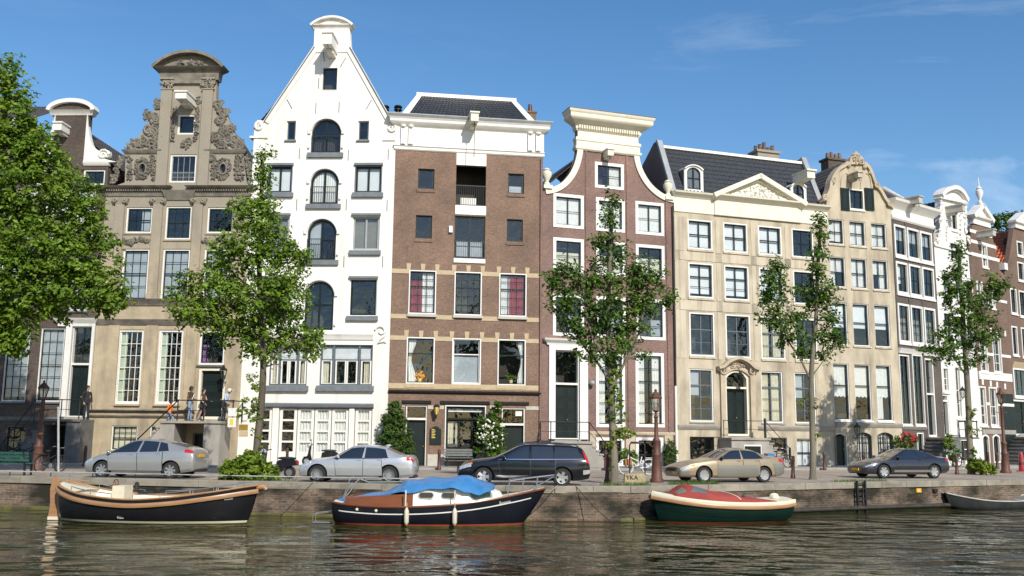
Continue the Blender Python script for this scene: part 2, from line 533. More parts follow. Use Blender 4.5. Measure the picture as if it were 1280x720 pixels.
M('bike_white', (.72, .72, .70), (.64, .64, .62), 5, .4)
M('wicker', (.42, .17, .06), (.30, .11, .04), 25, .8)
M('skin_dark', (.17, .075, .045), (.15, .065, .04), 5, .6)
M('skin_fair', (.50, .28, .19), (.46, .25, .165), 5, .6)
M('hair_dark', (.012, .009, .008), (.02, .015, .012), 20, .6)
M('cloth_orange', (.75, .22, .03), (.66, .18, .025), 8, .9)
M('cloth_white', (.74, .73, .72), (.66, .65, .64), 8, .9)
M('cloth_pale_blue', (.46, .50, .62), (.40, .44, .56), 8, .9)
M('cloth_jeans', (.12, .16, .25), (.085, .12, .20), 8, .9)
M('cloth_jeans_pale', (.26, .32, .42), (.20, .26, .36), 8, .9)
M('cloth_black', (.016, .016, .018), (.026, .026, .028), 8, .9)
M('cloth_olive', (.06, .052, .03), (.045, .04, .024), 8, .9)
M('cloth_tan', (.50, .42, .28), (.43, .36, .24), 8, .9)
# house kit
class House:
 """a house on its own facade plane: local x along the facade, local -y towards the canal, z up"""
 def __init__(s, name, label, cat, A, B, depth=9.0):
  s.A, s.B = Vector((A[0], A[1])), Vector((B[0], B[1]))
  d = s.B - s.A
  s.L = d.length
  s.t = d / s.L
  s.n = Vector((s.t.y, -s.t.x))
  s.root = tag(empty(name, (s.A.x, s.A.y, 0), math.atan2(s.t.y, s.t.x)), label, cat)
  s.depth = depth
  s.holes = []
 def P(s, px, py, v=0.0):
  """photo survey point -> (u, z) on the vertical plane standing v in front of the facade"""
  d = ray(px, py)
  o = Vector((EYE.x, EYE.y)) - (s.A + s.n * v)
  k = -o.dot(s.n) / Vector((d.x, d.y)).dot(s.n)
  p = EYE + d * k
  return ((Vector((p.x, p.y)) - s.A).dot(s.t), p.z)
 def poly(s, pts, v=0.0):
  return [s.P(x, y, v) for x, y in pts]
 def rect(s, x0, x1, y0, y1, v=0.0):
  xc, yc = (x0 + x1) / 2, (y0 + y1) / 2
  return (s.P(x0, yc, v)[0], s.P(x1, yc, v)[0], s.P(xc, y1, v)[1], s.P(xc, y0, v)[1])
 def grid(s, cols, yref, rows, xref):
  us = [(s.P(a, yref)[0], s.P(b, yref)[0]) for a, b in cols]
  zs = [(s.P(xref, b)[1], s.P(xref, a)[1]) for a, b in rows]
  return [[(u0, u1, z0, z1) for (u0, u1) in us] for (z0, z1) in zs]
 def world(s, u, v, z):
  p = s.A + s.t * u + s.n * v
  return Vector((p.x, p.y, z))
 def outline_of(s, r, archrise, inset=0.0, n=12):
  u0, u1, z0, z1 = r
  u0 += inset; u1 -= inset; z0 += inset; z1 -= inset
  if not archrise:
   return [(u0, z0), (u1, z0), (u1, z1), (u0, z1)]
  w = (u1 - u0) / 2
  h = min(archrise, w)
  rad = (w * w + h * h) / (2 * h)
  a = math.degrees(math.asin(min(1, w / rad)))
  cz = z1 - rad
  top = [((u0 + u1) / 2 + rad * math.sin(math.radians(q)), cz + rad * math.cos(math.radians(q))) for q in [a - 2 * a * i / n for i in range(n + 1)]]
  return [(u0, z0), (u1, z0)] + top
 def window(s, r, casing='white_paint', cw=.07, proud=-.05, recess=.14, sash='green_black', sw=.055, nx=2, ny=2, mid=.5,
 bar=.028, curtain=None, sill='slate_sill', sillh=.10, silld=.10, arch=0.0, name='window', glass='window_glass', cz=None, lintel=None, silw=.06, label=None, rail=None, bars=None):
  u0, u1, z0, z1 = r
  s.holes.append(s.outline_of(r, arch))
  W, H = u1 - u0, z1 - z0
  mb = MB()
  out = s.outline_of((u0 - .004, u1 + .004, z0 - .004, z1 + .004), arch)
  inn = s.outline_of(r, arch, cw)
  mb.prism(out, -proud, recess + .06, [inn])
  w = mb.build(name, casing, s.root)
  if label: w['label'] = label
  i0, i1, j0, j1 = u0 + cw, u1 - cw, z0 + cw, z1 - cw
  mb = MB()
  y0, y1 = recess - .02, recess + .03
  o2 = s.outline_of(r, arch, cw - .003); q2 = s.outline_of(r, arch, cw + sw)
  mb.prism(o2, y0, y1, [q2])
  hh = j1 - j0
  if mid:
   zm = j0 + hh * mid
   mb.box(i0, i1, y0 - .015, y1 - .004, zm - sw * .5, zm + sw * .5)
  for k in range(1, nx):
   x = i0 + (i1 - i0) * k / nx
   b = bar if not (nx == 2 and bars == 'wide') else sw * 1.1
   mb.box(x - b / 2, x + b / 2, y0 + .006, y1 - .008, j0 + .01, j1 - .01 - (0 if not arch else .01))
  if mid:
   segs = [(j0, zm, ny if isinstance(ny, int) else ny[0]), (zm, j1, ny if isinstance(ny, int) else ny[1])]
  else:
   segs = [(j0, j1, ny if isinstance(ny, int) else ny[0])]
  for a, b, n in segs:
   for k in range(1, n):
    z = a + (b - a) * k / n
    mb.box(i0 + .01, i1 - .01, y0 + .008, y1 - .01, z - bar / 2, z + bar / 2)
  mb.build('sash', sash, w)
  mb = MB()
  ta, tb = R.gauss(0, .010), R.gauss(0, .008)
  pv = [(x, recess + .012 + ta * (x - (u0 + u1) / 2) + tb * (z - (z0 + z1) / 2), z) for x, z in s.outline_of(r, arch, cw + .01)]
  mb.add(pv, [tuple(range(len(pv)))])
  mb.build('pane', glass, w)
  for c in (curtain or []):
   mat, a0, a1, b0, b1 = c[:5]
   kind = c[5] if len(c) > 5 else 'pleat'
   mb = MB()
   x0, x1 = i0 + (i1 - i0) * a0, i0 + (i1 - i0) * a1
   c0, c1 = j0 + hh * b0, j0 + hh * b1
   yc = recess + .11
   ph = R.random() * 6
   if kind == 'pleat':
    nn = max(8, int((x1 - x0) / .028))
    fr = R.uniform(.10, .14)
    def fn(a, b):
     x = x0 + (x1 - x0) * a
     dz = .015 * math.sin(a * 9 + ph) if b == 0 else 0
     return (x, yc + .028 * math.sin(x / fr * 2 * PI + ph) * (1.1 - .3 * b), c0 + (c1 - c0) * b + dz)
    mb.grid(fn, nn, 2)
   elif kind == 'tied':
    nn = 14
    def fn(a, b):
     k = 1 - .55 * math.sin(PI * min(1, (1 - b) * 1.1)) ** 2
     side = x0 if a0 < .3 else x1
     x = x0 + (x1 - x0) * a
     x = side + (x - side) * k
     return (x, yc + .03 * math.sin(a * 20), c0 + (c1 - c0) * b)
    mb.grid(fn, nn, 8)
   elif kind == 'lace':
    nn = 30
    def fn(a, b):
     z = c0 + (c1 - c0) * b
     if b == 0: z += .09 * abs(math.sin(a * PI * 4 + ph))
     return (x0 + (x1 - x0) * a, yc + .02 * math.sin(a * 60), z)
    mb.grid(fn, nn, 3)
   else:
    mb.grid(lambda a, b: (x0 + (x1 - x0) * a, yc + .01 * math.sin(b * 9 + ph), c0 + (c1 - c0) * b), 3, 8)
   mb.build('blind' if kind == 'flat' else 'curtain', mat, w, smooth=60)
  if sill:
   mb = MB()
   mb.hexa([(u0 - silw, -silld, z0 - sillh), (u1 + silw, -silld, z0 - sillh), (u1 + silw, recess, z0 - sillh), (u0 - silw, recess, z0 - sillh)],
 [(u0 - silw, -silld, z0 - .015), (u1 + silw, -silld, z0 - .015), (u1 + silw, recess, z0 + .006), (u0 - silw, recess, z0 + .006)])
   mb.build('sill', sill, w)
  if rail:
   s.balcony(w, u0 + .03, u1 - .03, z0 + .02, z0 + rail)
  return w
 def balcony(s, parent, u0, u1, z0, z1, y=-.06, gap=.11, mat='black_iron'):
  mb = MB()
  mb.box(u0, u1, y - .02, y + .02, z1 - .02, z1 + .02)
  mb.box(u0, u1, y - .015, y + .015, z0, z0 + .03)
  n = max(3, int((u1 - u0) / gap))
  for k in range(n + 1):
   x = u0 + (u1 - u0) * k / n
   mb.box(x - .009, x + .009, y - .009, y + .009, z0, z1)
  return mb.build('balcony_rail', mat, parent)
 def door(s, r, mat='green_black', casing='white_paint', cw=.09, proud=-.04, recess=.25, leaves=2, panels=3, transom=None, tm=None, arch=0.0, knob=True, label=None, sill=True):
  """r is the opening; the top share given by transom is a glazed light"""
  u0, u1, z0, z1 = r
  s.holes.append(s.outline_of(r, arch))
  mb = MB()
  mb.prism(s.outline_of((u0 - .004, u1 + .004, z0 - .3, z1 + .004), arch), -proud, recess + .05, [s.outline_of((u0, u1, z0, z1), arch, cw)])
  zt = z1 - (z1 - z0) * (transom or 0)
  if transom:
   mb.box(u0 + cw - .005, u1 - cw + .005, -proud + .02, recess + .04, zt - .05, zt + .06)
  fr = mb.build('door_frame', casing, s.root)
  i0, i1 = u0 + cw, u1 - cw
  top = (zt - .05) if transom else z1 - cw
  if arch and not transom: top = z1 - arch - .02
  mb = MB()
  mb.box(i0, i1, recess, recess + .05, z0, top)
  for k in range(leaves):
   a = i0 + (i1 - i0) * k / leaves + .05; b = i0 + (i1 - i0) * (k + 1) / leaves - .05
   mb.box((a - .05), (a - .042), recess - .006, recess, z0, top)
   hs = [0, .3, .75, 1.0][:panels + 1] if panels == 3 else [q / panels for q in range(panels + 1)]
   for q in range(panels):
    c0 = z0 + .12 + (top - z0 - .18) * hs[q] + .04; c1 = z0 + .12 + (top - z0 - .18) * hs[q + 1] - .04
    mb.ribbon([(a, c0), (b, c0), (b, c1), (a, c1)], .035, recess - .022, recess, closed=True)
    mb.box(a + .07, b - .07, recess - .014, recess, c0 + .07, c1 - .07)
  d = mb.build('door', mat, s.root)
  if label: d['label'] = label
  if knob:
   mb = MB(); mb.ball((i1 - (i1 - i0) / leaves + (.1 if leaves == 2 else (i1 - i0) - .1), recess - .05, z0 + 1.05), .045)
   mb.build('door_knob', 'brass', d)
  if transom:
   mb = MB(); pv = [(x, recess, z) for x, z in s.outline_of((u0, u1, zt - .03, z1), arch, cw)]
   mb.add(pv, [tuple(range(len(pv)))])
   w = mb.build('transom_pane', 'window_glass', fr)
   if tm:
    mb = MB()
    nx, ny = tm
    for k in range(1, nx):
     x = i0 + (i1 - i0) * k / nx
     mb.box(x - .015, x + .015, recess - .03, recess - .005, zt + .05, z1 - cw)
    for k in range(1, ny):
     z = zt + (z1 - cw - zt) * k / ny
     mb.box(i0, i1, recess - .028, recess - .007, z - .015, z + .015)
    mb.build('muntins', mat, fr)
  if sill:
   mb = MB(); mb.box(u0 - .05, u1 + .05, -.12, recess + .2, z0 - .15, z0 - .002); mb.build('threshold', 'plinth_stone', d)
  return d
 def wall(s, outline, mat, eaves, thick=.35, band=None, name='wall', back=True, skip=()):
  """facade with all its openings and reveals, and the side and back walls behind it"""
  mb = MB()
  hs = [h for h in s.holes]
  mb.prism(outline, 0, thick, hs)
  L, D = s.L, s.depth
  if back:
   e = .004
   mb.add([(e, thick, -.3), (e, D, -.3), (e, D, eaves), (e, thick, eaves)], [(0, 1, 2, 3)])
   mb.add([(L - e, thick, -.3), (L - e, D, -.3), (L - e, D, eaves), (L - e, thick, eaves)], [(3, 2, 1, 0)])
   mb.add([(0, D, -.3), (L, D, -.3), (L, D, eaves), (0, D, eaves)], [(0, 1, 2, 3)])
  w = mb.build(name, mat, s.root)
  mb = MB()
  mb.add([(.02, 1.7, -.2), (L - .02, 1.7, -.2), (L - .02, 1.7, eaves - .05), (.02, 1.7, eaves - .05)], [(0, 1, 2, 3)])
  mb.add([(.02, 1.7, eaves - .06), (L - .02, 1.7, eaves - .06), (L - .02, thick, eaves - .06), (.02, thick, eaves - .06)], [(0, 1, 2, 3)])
  for hl in hs:                                # dark boxes stand in for the unlit attic behind the gable openings
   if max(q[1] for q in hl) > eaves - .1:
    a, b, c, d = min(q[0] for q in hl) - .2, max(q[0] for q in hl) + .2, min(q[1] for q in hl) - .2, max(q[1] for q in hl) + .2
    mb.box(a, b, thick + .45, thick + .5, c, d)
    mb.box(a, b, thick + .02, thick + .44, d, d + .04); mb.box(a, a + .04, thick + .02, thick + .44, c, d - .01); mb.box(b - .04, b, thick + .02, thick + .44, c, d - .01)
  mb.build('interior_backing', 'interior_dark', s.root)  # dark-coloured backing stands in for the shade of unlit rooms
  return w
 def part(s, mb, name, mat, smooth=None):
  return mb.build(name, mat, s.root, smooth=smooth)
 def band(s, u0, u1, z0, z1, mat, proj=.06, name='string_course'):
  mb = MB(); mb.cornice(u0, u1, [(proj * .5, z0), (proj, z0 + (z1 - z0) * .35), (proj, z1 - .015), (proj * .8, z1)], .05, lo=0, hi=0)
  return s.part(mb, name, mat)
 def gable_roof(s, eaves, ridge, mat='pantile_dark', y0=None, tile=.26, ov=.12, um=None):
  y0 = .36 if y0 is None else y0
  um = s.L / 2 if um is None else um
  mb = MB()
  for (ua, ub) in ((-ov, um), (s.L + ov, um)):
   pantiles(mb, Vector((ua, y0, eaves - .1)), Vector((ua, s.depth, eaves - .1)), Vector((ub, y0, ridge)), Vector((ub, s.depth, ridge)), tile)
  return mb.build('roof', mat, s.root, smooth=50)
def pantiles(mb, bl, br, tl, tr, tw=.24, rh=.34, sub=5, amp=.035, lift=.03, mi=0):
 """a field of S-shaped roof tiles between four corners"""
 wid = (br - bl).length; ht = ((tl - bl).length + (tr - br).length) / 2
 nc = max(2, round(max(wid, (tr - tl).length) / tw)); nr = max(2, round(ht / rh))
 nrm = (br - bl).cross(tl - bl).normalized()
 if nrm.z < 0: nrm = -nrm
 vs, fs = [], []
 nu = nc * sub
 for j in range(nr):
  for e in (0, 1):
   b = (j + e) / nr
   L0, R0 = bl.lerp(tl, b), br.lerp(tr, b)
   for i in range(nu + 1):
    a = i / nu
    ph = (i % sub) / sub
    w = math.sin(2 * PI * ph)
    h = amp * (w if w > 0 else .45 * w)
    vs.append(L0.lerp(R0, a) + nrm * (h + (lift if e == 0 else 0) + .02))
 for j in range(nr):
  o = j * 2 * (nu + 1)
  for i in range(nu):
   a = o + i
   fs.append((a, a + 1, a + nu + 2, a + nu + 1))
   if j:
    p = o - (nu + 1) + i
    fs.append((p, p + 1, a + 1, a))
 mb.add(vs, fs, mi)
def chain_pt(prev, px, py, m):
 """where the sight line through (px, py) meets the facade line running from prev with depth slope m"""
 d = ray(px, py)
 k = d.x / d.y
 X0, Y0 = prev
 Y = (Y0 - m * X0) / (1 - m * k)
 return (k * Y, Y)
_d0 = ray(485, 500)
Q3 = (51.0 * _d0.x / _d0.y, 51.0)
Q2 = chain_pt(Q3, 300, 500, -.04)
Q1 = chain_pt(Q2, 113, 500, -.04)
Q0 = chain_pt(Q1, -4, 500, -.04)
QA = chain_pt(Q0, -170, 500, -.04)
Q4 = chain_pt(Q3, 677, 500, .15)
Q5 = chain_pt(Q4, 845, 450, .34)
Q6 = chain_pt(Q5, 1035, 300, .34)
Q7 = chain_pt(Q6, 1122, 430, .34)
Q8 = chain_pt(Q7, 1173, 400, .78)
Q9 = chain_pt(Q8, 1219, 400, .78)
QX = chain_pt(Q9, 1262, 430, .78)
QY = chain_pt(QX, 1330, 430, .78)
def carve(mb, c, w, h, n, y=-.02, rnd=None, size=(.05, .12)):
 """carved relief: lobes and small scrolls heaped inside an oval"""
 rnd = rnd or R
 for _ in range(n):
  a = rnd.uniform(0, 2 * PI); q = math.sqrt(rnd.random())
  x, z = c[0] + math.cos(a) * q * w / 2, c[1] + math.sin(a) * q * h / 2
  sz = rnd.uniform(*size)
  if rnd.random() < .6:
   rot = Matrix.Rotation(rnd.uniform(0, PI), 3, 'Y')
   mb.ball((x, y, z), (sz * rnd.uniform(.6, 1.5), rnd.uniform(.06, .13), sz * .6), 7, rot=rot)
  else:
   volute(mb, (x, z), sz * 1.1, y, rnd.choice((1, -1)), rnd.uniform(0, 6), .3 * sz)
def volute(mb, c, r, y, sgn=1, a0=0.0, th=.05, turns=1.4, n=14):
 pts = []
 for i in range(n + 1):
  t = i / n
  a = a0 + sgn * t * turns * 2 * PI
  q = r * (1 - .82 * t)
  pts.append((c[0] + q * math.cos(a), y - .02, c[1] + q * math.sin(a)))
 mb.tube(pts, [th * (1 - .5 * i / n) for i in range(n + 1)], 6)
def vase(mb, u, y, z, h, w):
 mb.lathe([(w * .3, 0), (w * .34, h * .12), (w * .18, h * .2), (w * .24, h * .3), (w * .5, h * .55), (w * .5, h * .72), (w * .3, h * .8), (w * .42, h * .86), (w * .25, h * .93), (0, h)], (u, y, z), 12)
def beam(h, px, py, proj, w, ht, mat, cap=True, upx=None):
 """hoist beam standing out of the gable; (px,py) is where its front end centre shows"""
 u, z = h.P(px, py, proj)
 mb = MB()
 mb.box(u - w / 2, u + w / 2, -proj, .1, z - ht / 2, z + ht / 2)
 if cap: mb.box(u - w / 2 - .06, u + w / 2 + .06, -proj - .07, .1, z + ht / 2 + .001, z + ht / 2 + .08)
 mb.box(u - w * .36, u + w * .36, -proj * .55, .1, z - ht / 2 - ht * .35, z - ht / 2 - .001)
 b = h.part(mb, 'hoist_beam', mat)
 mb = MB(); mb.tube([(u, -proj + .15, z - ht / 2 - .02), (u + .05, -proj + .15, z - ht / 2 - .14), (u, -proj + .15, z - ht / 2 - .2), (u - .05, -proj + .15, z - ht / 2 - .13)], .015, 6)
 mb.build('hook', 'black_iron', b)
 return u, z
def ties(h, pts, ln=.55):
 """iron wall ties"""
 mb = MB()
 for px, py, tilt in pts:
  u, z = h.P(px, py)
  a = math.radians(tilt)
  mb.bar((u - math.sin(a) * ln / 2, -.02, z - math.cos(a) * ln / 2), (u + math.sin(a) * ln / 2, -.02, z + math.cos(a) * ln / 2), .028, .03)
 return h.part(mb, 'wall_ties', 'blue_grey_paint')
def railing(h, pts, mat='black_iron', r=.028, posts=True, mids=(.5,), name='railing', zf=0.0):
 """pts: (u, y, z_top, z_foot)"""
 mb = MB()
 mb.tube([(p[0], p[1], p[2]) for p in pts], r, 6)
 for m in mids:
  mb.tube([(p[0], p[1], p[3] + (p[2] - p[3]) * m) for p in pts], r * .55, 5)
 for p in pts:
  mb.tube([(p[0], p[1], p[3]), (p[0], p[1], p[2])], r, 6)
  mb.ball((p[0], p[1], p[2]), r * 1.5, 6)
 return h.part(mb, name, mat)
def stoop(h, u0, u1, z, proj, mat, steps_to=None, nsteps=6, slab=.12):
 """landing in front of a door; steps_to = u of the foot of the flight, running along the facade"""
 mb = MB()
 mb.box(u0 - .06, u1 + .06, -proj - .06, -.003, z - slab, z)
 if steps_to is not None:
  e = u1 if steps_to > u1 else u0
  for k in range(nsteps):
   a = e + (steps_to - e) * k / nsteps; b = e + (steps_to - e) * (k + 1) / nsteps
   zz = z - slab - (z - slab) * (k + .6) / (nsteps + .6)
   mb.box(a, b + (.04 if steps_to > e else -.04), -proj, -.004, zz - .09, zz)
   mb.box(a, b, -proj + .05, -.005, -.1, zz - .09)
 return h.part(mb, 'stoop', mat)
# far left brick house, mostly behind the big tree
hA = House('brick_house', 'dark brick canal house almost wholly hidden behind the big dense leafy tree', 'house', QA, Q0)
for row in hA.grid([(-150, -112), (-95, -57), (-42, -8)], 460, [(200, 260), (300, 365), (410, 502)], -70):
 for r in row: hA.window(r, nx=3, ny=3, casing='white_paint', curtain=[('blind_grey', 0, 1, .4, 1, 'flat')])
zt = hA.P(-80, 150)[1]
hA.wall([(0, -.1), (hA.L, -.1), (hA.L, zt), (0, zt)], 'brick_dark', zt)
mb = MB(); mb.cornice(0, hA.L, [(.05, zt - .8), (.1, zt - .5), (.3, zt - .2), (.35, zt)], .2); hA.part(mb, 'cornice', 'white_paint')
mb = MB(); pantiles(mb, Vector((0, .3, zt)), Vector((hA.L, .3, zt)), Vector((0, 5, zt + 2.5)), Vector((hA.L, 5, zt + 2.5))); hA.part(mb, 'roof', 'pantile_dark', 50)
# dark brick house with white scrolled neck gable
h = House('brick_house', 'dark brown brick canal house with a white scrolled neck gable behind the big tree', 'house', Q0, Q1)
L = h.L
zs = h.P(140, 204)[1]
uc = h.P(87, 180)[0]
hw = h.P(110, 170)[0] - uc
zn = h.P(87, 139)[1]
cap_top = h.P(87, 125)[1]
for row in h.grid([(5, 35), (48, 78)], 456, [(410, 502)], 62):
 for r in row: h.window(r, nx=3, ny=(3, 3), casing='white_paint', cw=.06, sw=.03, curtain=[('blind_grey', 0, 1, .05, 1, 'flat')])
for row in h.grid([(10, 38), (50, 78), (90, 112)], 340, [(325, 388), (235, 298)], 62):
 for r in row: h.window(r, nx=2, ny=(2, 2), curtain=[('curtain_white', 0, 1, .3, 1)])
h.window(h.rect(104, 131, 212, 231), nx=2, ny=(1, 1), mid=None, cw=.08)
h.window(h.rect(46, 70, 212, 231), nx=2, ny=(1, 1), mid=None, cw=.08)
zd = h.P(98, 521)[1]
r = h.rect(87, 112, 408, 521)
h.door(r, casing='white_paint', cw=.05, transom=.42, tm=(2, 2), panels=3, leaves=2)
mb = MB()                                                   # white pilastered door case
for a, b in ((79.5, 87), (112, 121)):
 q = h.rect(a, b, 408, 521)
 mb.box(q[0], min(q[1], L - .02), -.12, .02, zd, q[3] + .1)
q = h.rect(73, 124, 398, 408)
mb.cornice(q[0] + .1, min(q[1], L) - .1, [(.08, q[2]), (.1, q[2] + .15), (.24, q[3] - .08), (.28, q[3])], .03)
h.part(mb, 'door_surround', 'white_paint')
r = h.rect(70, 96, 530, 577); h.door((r[0], r[1], .02, r[3]), casing='dark_stone', leaves=1, panels=2, knob=False)
r = h.rect(6, 32, 532, 570); h.window(r, nx=3, ny=2, mid=None, sill=None, casing='dark_stone')
out = [(0, -.1), (L, -.1), (L, zs), (uc + hw * 1.02, zs), (uc + hw, zn), (uc - hw, zn), (uc - hw * 1.02, zs), (0, zs)]
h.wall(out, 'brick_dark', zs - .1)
mb = MB(); mb.box(.01, L - .01, -.05, .02, 0, zd + .02);
h.band(0, L, zd - .25, zd - .02, 'dark_stone', .07)
mb = MB()                                                   # shoulders, scrolls and arched cap in white
for sg in (1, -1):
 x = lambda px, py: (uc + sg * (h.P(px, py)[0] - uc), h.P(px, py)[1])
 pts = catmull([x(110, 143), x(112, 165), x(117, 183), x(128, 190), x(137, 189), x(137, 196), x(129, 198), x(147, 203)], 5)
 poly = [(uc + sg * hw * .9, h.P(110, 143)[1])] + pts + [(uc + sg * hw * .9, zs)]
 mb.prism(poly, -.10, .2)
 volute(mb, x(130, 194), .32, -.10, sg, 0, .07)
 mb.cornice(*sorted((uc + sg * hw * .9, uc + sg * (L - uc + .05))), [(.05, zs - .15), (.16, zs), (.16, zs + .1)], .2, lo=0, hi=0)
w2 = hw + .12
mb.cornice(uc - w2, uc + w2, [(.05, zn - .25), (.12, zn - .1), (.25, zn + .02)], .36)
a0 = arc(uc, zn + .02, w2 + .25, cap_top - zn, 0, 180, 18)
mb.ribbon(a0, .22, -.28, .36)
h.part(mb, 'gable_trim', 'white_paint', 40)
mb = MB(); mb.prism(arc(uc, zn + .02, w2 + .15, cap_top - zn - .1, 0, 180, 14), -.06, .3); h.part(mb, 'gable_cap', 'brick_dark')
beam(h, 72, 158, .9, .45, .4, 'white_paint')
h.gable_roof(zs + .05, h.P(87, 152)[1], 'pantile_dark', um=uc)
z0 = zd - .15
stoop(h, h.P(74, 520)[0], h.P(117, 520)[0], z0, 1.5, 'dark_stone', h.P(22, 560)[0], 7)
mb = MB(); mb.box(h.P(98, 550)[0], h.P(116, 550)[0], -1.45, -.01, -.1, z0 - .13); h.part(mb, 'stoop_wall', 'dark_stone')
y = -1.48
railing(h, [(h.P(20, 560)[0], y, .95, 0), (h.P(63, 500)[0], y, z0 + 1.0, z0 * .85), (h.P(74, 500)[0], y, z0 + 1.0, z0), (h.P(95, 500)[0], y, z0 + 1.0, z0), (h.P(117, 500)[0], y, z0 + 1.0, z0)])
H_DARK = h
# carved sandstone house
h = House('sandstone_house', 'carved grey brown sandstone house with pilasters and a neck gable under a rounded pediment', 'house', Q1, Q2)
L = h.L
cols = [(157.5, 190), (207, 239), (259, 291)]
up = h.grid(cols, 275, [(259, 291)], 174)[0]
for i, r in enumerate(up):
 if i == 1: r = (r[0], r[1], r[2] - .36, r[3] + .05)
 h.window(r, nx=3, ny=(1, 1), sill='sandstone', silld=.06, cw=.08, curtain=[('blind_grey', .55, 1, .0, 1, 'flat')] if i == 0 else None)
fi = h.grid([(152, 185), (202, 236), (254, 286)], 343, [(311, 375)], 168)[0]
for r in fi: h.window(r, nx=3, ny=(2, 2), sill='sandstone', silld=.06, cw=.09, mid=.52, curtain=[('blind_grey', 0, 1, .0, 1, 'flat')])
be = h.grid([(145, 177), (196, 227)], 458, [(412, 505)], 160)[0]
for r in be:
 h.window(r, nx=4, ny=(3, 3), casing='white_paint', cw=.11, sash='white_paint', sw=.04, bar=.03, mid=.49, sill='sandstone', silld=.12,
 curtain=[('shutter_mint', 0, .28, 0, 1, 'flat')])
r = h.rect(249, 281, 413, 456)
tw = h.window(r, nx=4, ny=(2, 2), cw=.1, sill='dark_stone', curtain=[('purple_cloth', 0, .3, .0, .6, 'tied')])
zd = h.P(265, 524)[1]
r = h.rect(247, 281, 460, 524)
h.door((r[0], r[1], zd, r[3]), casing='cream_paint', cw=.14, leaves=1, panels=4)
ba = h.grid([(139, 171), (187, 209)], 547, [(532, 563)], 155)[0]
for r in ba: h.window(r, nx=4, ny=(1, 2), sill=None, casing='white_paint', cw=.05, curtain=[('curtain_cream', 0, 1, 0, 1, 'flat')])
r = h.rect(240, 270, 541, 580); h.door((r[0], r[1], .02, r[3]), casing='dark_stone', leaves=2, panels=2, knob=False)
h.window(h.rect(212, 245, 193, 228), nx=4, ny=(2, 1), mid=.34, cw=.09, sill=None, sash='zinc', sw=.03, bar=.02)
h.window(h.rect(222, 244, 143, 168), nx=1, ny=1, mid=None, cw=.1, sill=None, sash='green_black', sw=.08)
for px in (178.5, 279):
 u, z = h.P(px, 211)
 oval = [(u + .17 * math.cos(a * PI / 8), z + .27 * math.sin(a * PI / 8)) for a in range(16)]
 h.holes.append(oval)
 mb = MB(); mb.ribbon([(u + .17 * math.cos(a * PI / 8), z + .27 * math.sin(a * PI / 8)) for a in range(16)], -.09, -.09, .1, closed=True)
 w = h.part(mb, 'oval_window', 'sandstone_grey', 50)
 mb = MB(); pv = [(x, .12, q) for x, q in [(u + .2 * math.cos(a * PI / 8), z + .3 * math.sin(a * PI / 8)) for a in range(16)]]
 mb.add(pv, [tuple(range(16))]); mb.build('pane', 'window_glass', w)
zc, zl = h.P(225, 236)[1], h.P(225, 189)[1]
P = h.P
out = [(0, -.1), (L, -.1), (L, zc), P(308, 228), P(304, 191), P(301, 180), P(292, 165), P(283, 142), P(270, 124), P(271, 96), (P(271, 96)[0], P(238, 88)[1]),
 (P(204, 96)[0], P(238, 88)[1]), P(204, 100), P(203, 124), P(190, 140), P(178, 165), P(162, 180), P(157, 191), P(156, 228), (0, zc)]
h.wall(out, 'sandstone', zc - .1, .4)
mb = MB()   # main entablature over the second floor, with dentils
prof = lambda z: [(.04, z - .55), (.08, z - .5), (.08, z - .28), (.16, z - .24), (.36, z - .06), (.42, z)]
mb.cornice(.06, P(207, 232)[0], prof(zc + .1), .2)
mb.cornice(P(243, 232)[0], L - .06, prof(zc + .1), .2)
mb.cornice(P(207, 240)[0] + .12, P(243, 240)[0] - .12, [(.06, zc - .65), (.22, zc - .2), (.25, zc - .12)], .2)
for k in range(60):
 u = .12 + (L - .24) * k / 59
 if P(206, 232)[0] < u < P(244, 232)[0]: continue
 mb.box(u - .035, u + .035, -.22, .02, zc - .17, zc - .06)
zq = P(225, 380)[1]
mb.cornice(.03, L - .03, [(.06, zq - .1), (.1, zq), (.26, zq + .18), (.3, zq + .25)], .05, lo=0, hi=0)
zq2 = P(225, 402)[1]
mb.cornice(.03, L - .03, [(.05, zq2 - .2), (.1, zq2 - .1), (.2, zq2 + .05), (.22, zq2 + .1)], .05, lo=0, hi=0)
zq3 = P(160, 513)[1]
for dz, p in ((0, .2), (-.28, .14)):
 mb.cornice(.03, P(243, 513)[0], [(p * .4, zq3 + dz - .1), (p, zq3 + dz), (p * .8, zq3 + dz + .05)], .05, lo=0, hi=0)
mb.cornice(P(157, 189)[0], P(199, 189)[0], [(.05, zl - .15), (.16, zl), (.18, zl + .06)], .2)
mb.cornice(P(260, 189)[0], P(305, 189)[0], [(.05, zl - .15), (.16, zl), (.18, zl + .06)], .2)
h.part(mb, 'cornice', 'sandstone_grey', 30)
mb = MB()
for x0, x1 in ((140, 151.5), (187.5, 199.5), (238.5, 250), (288, 299)):
 u0, u1 = P(x0, 330)[0], P(x1, 330)[0]
 u0, u1 = max(u0, .03), min(u1, L - .03)
 za, zb = zq + .26, zc - .58
 mb.box(u0, u1, -.13, .01, za, zb - .28)
 mb.box(u0 - .05, u1 + .05, -.17, .01, za, za + .3)
 mb.cornice(u0, u1, [(.14, zb - .28), (.2, zb - .06), (.22, zb)], .01)
 for sg in (0, 1): volute(mb, ((u0, u1)[sg], zb - .14), .12, -.2, 1 - 2 * sg, 0, .035)
 if x0 < 240:
  a, b = P(x0 - 7, 460)[0], P(x1 - 5, 460)[0]
  mb.box(max(a, .03), b, -.09, .01, zq3 + .06, zq2 - .22)
h.part(mb, 'pilaster', 'sandstone', 40)
mb = MB()
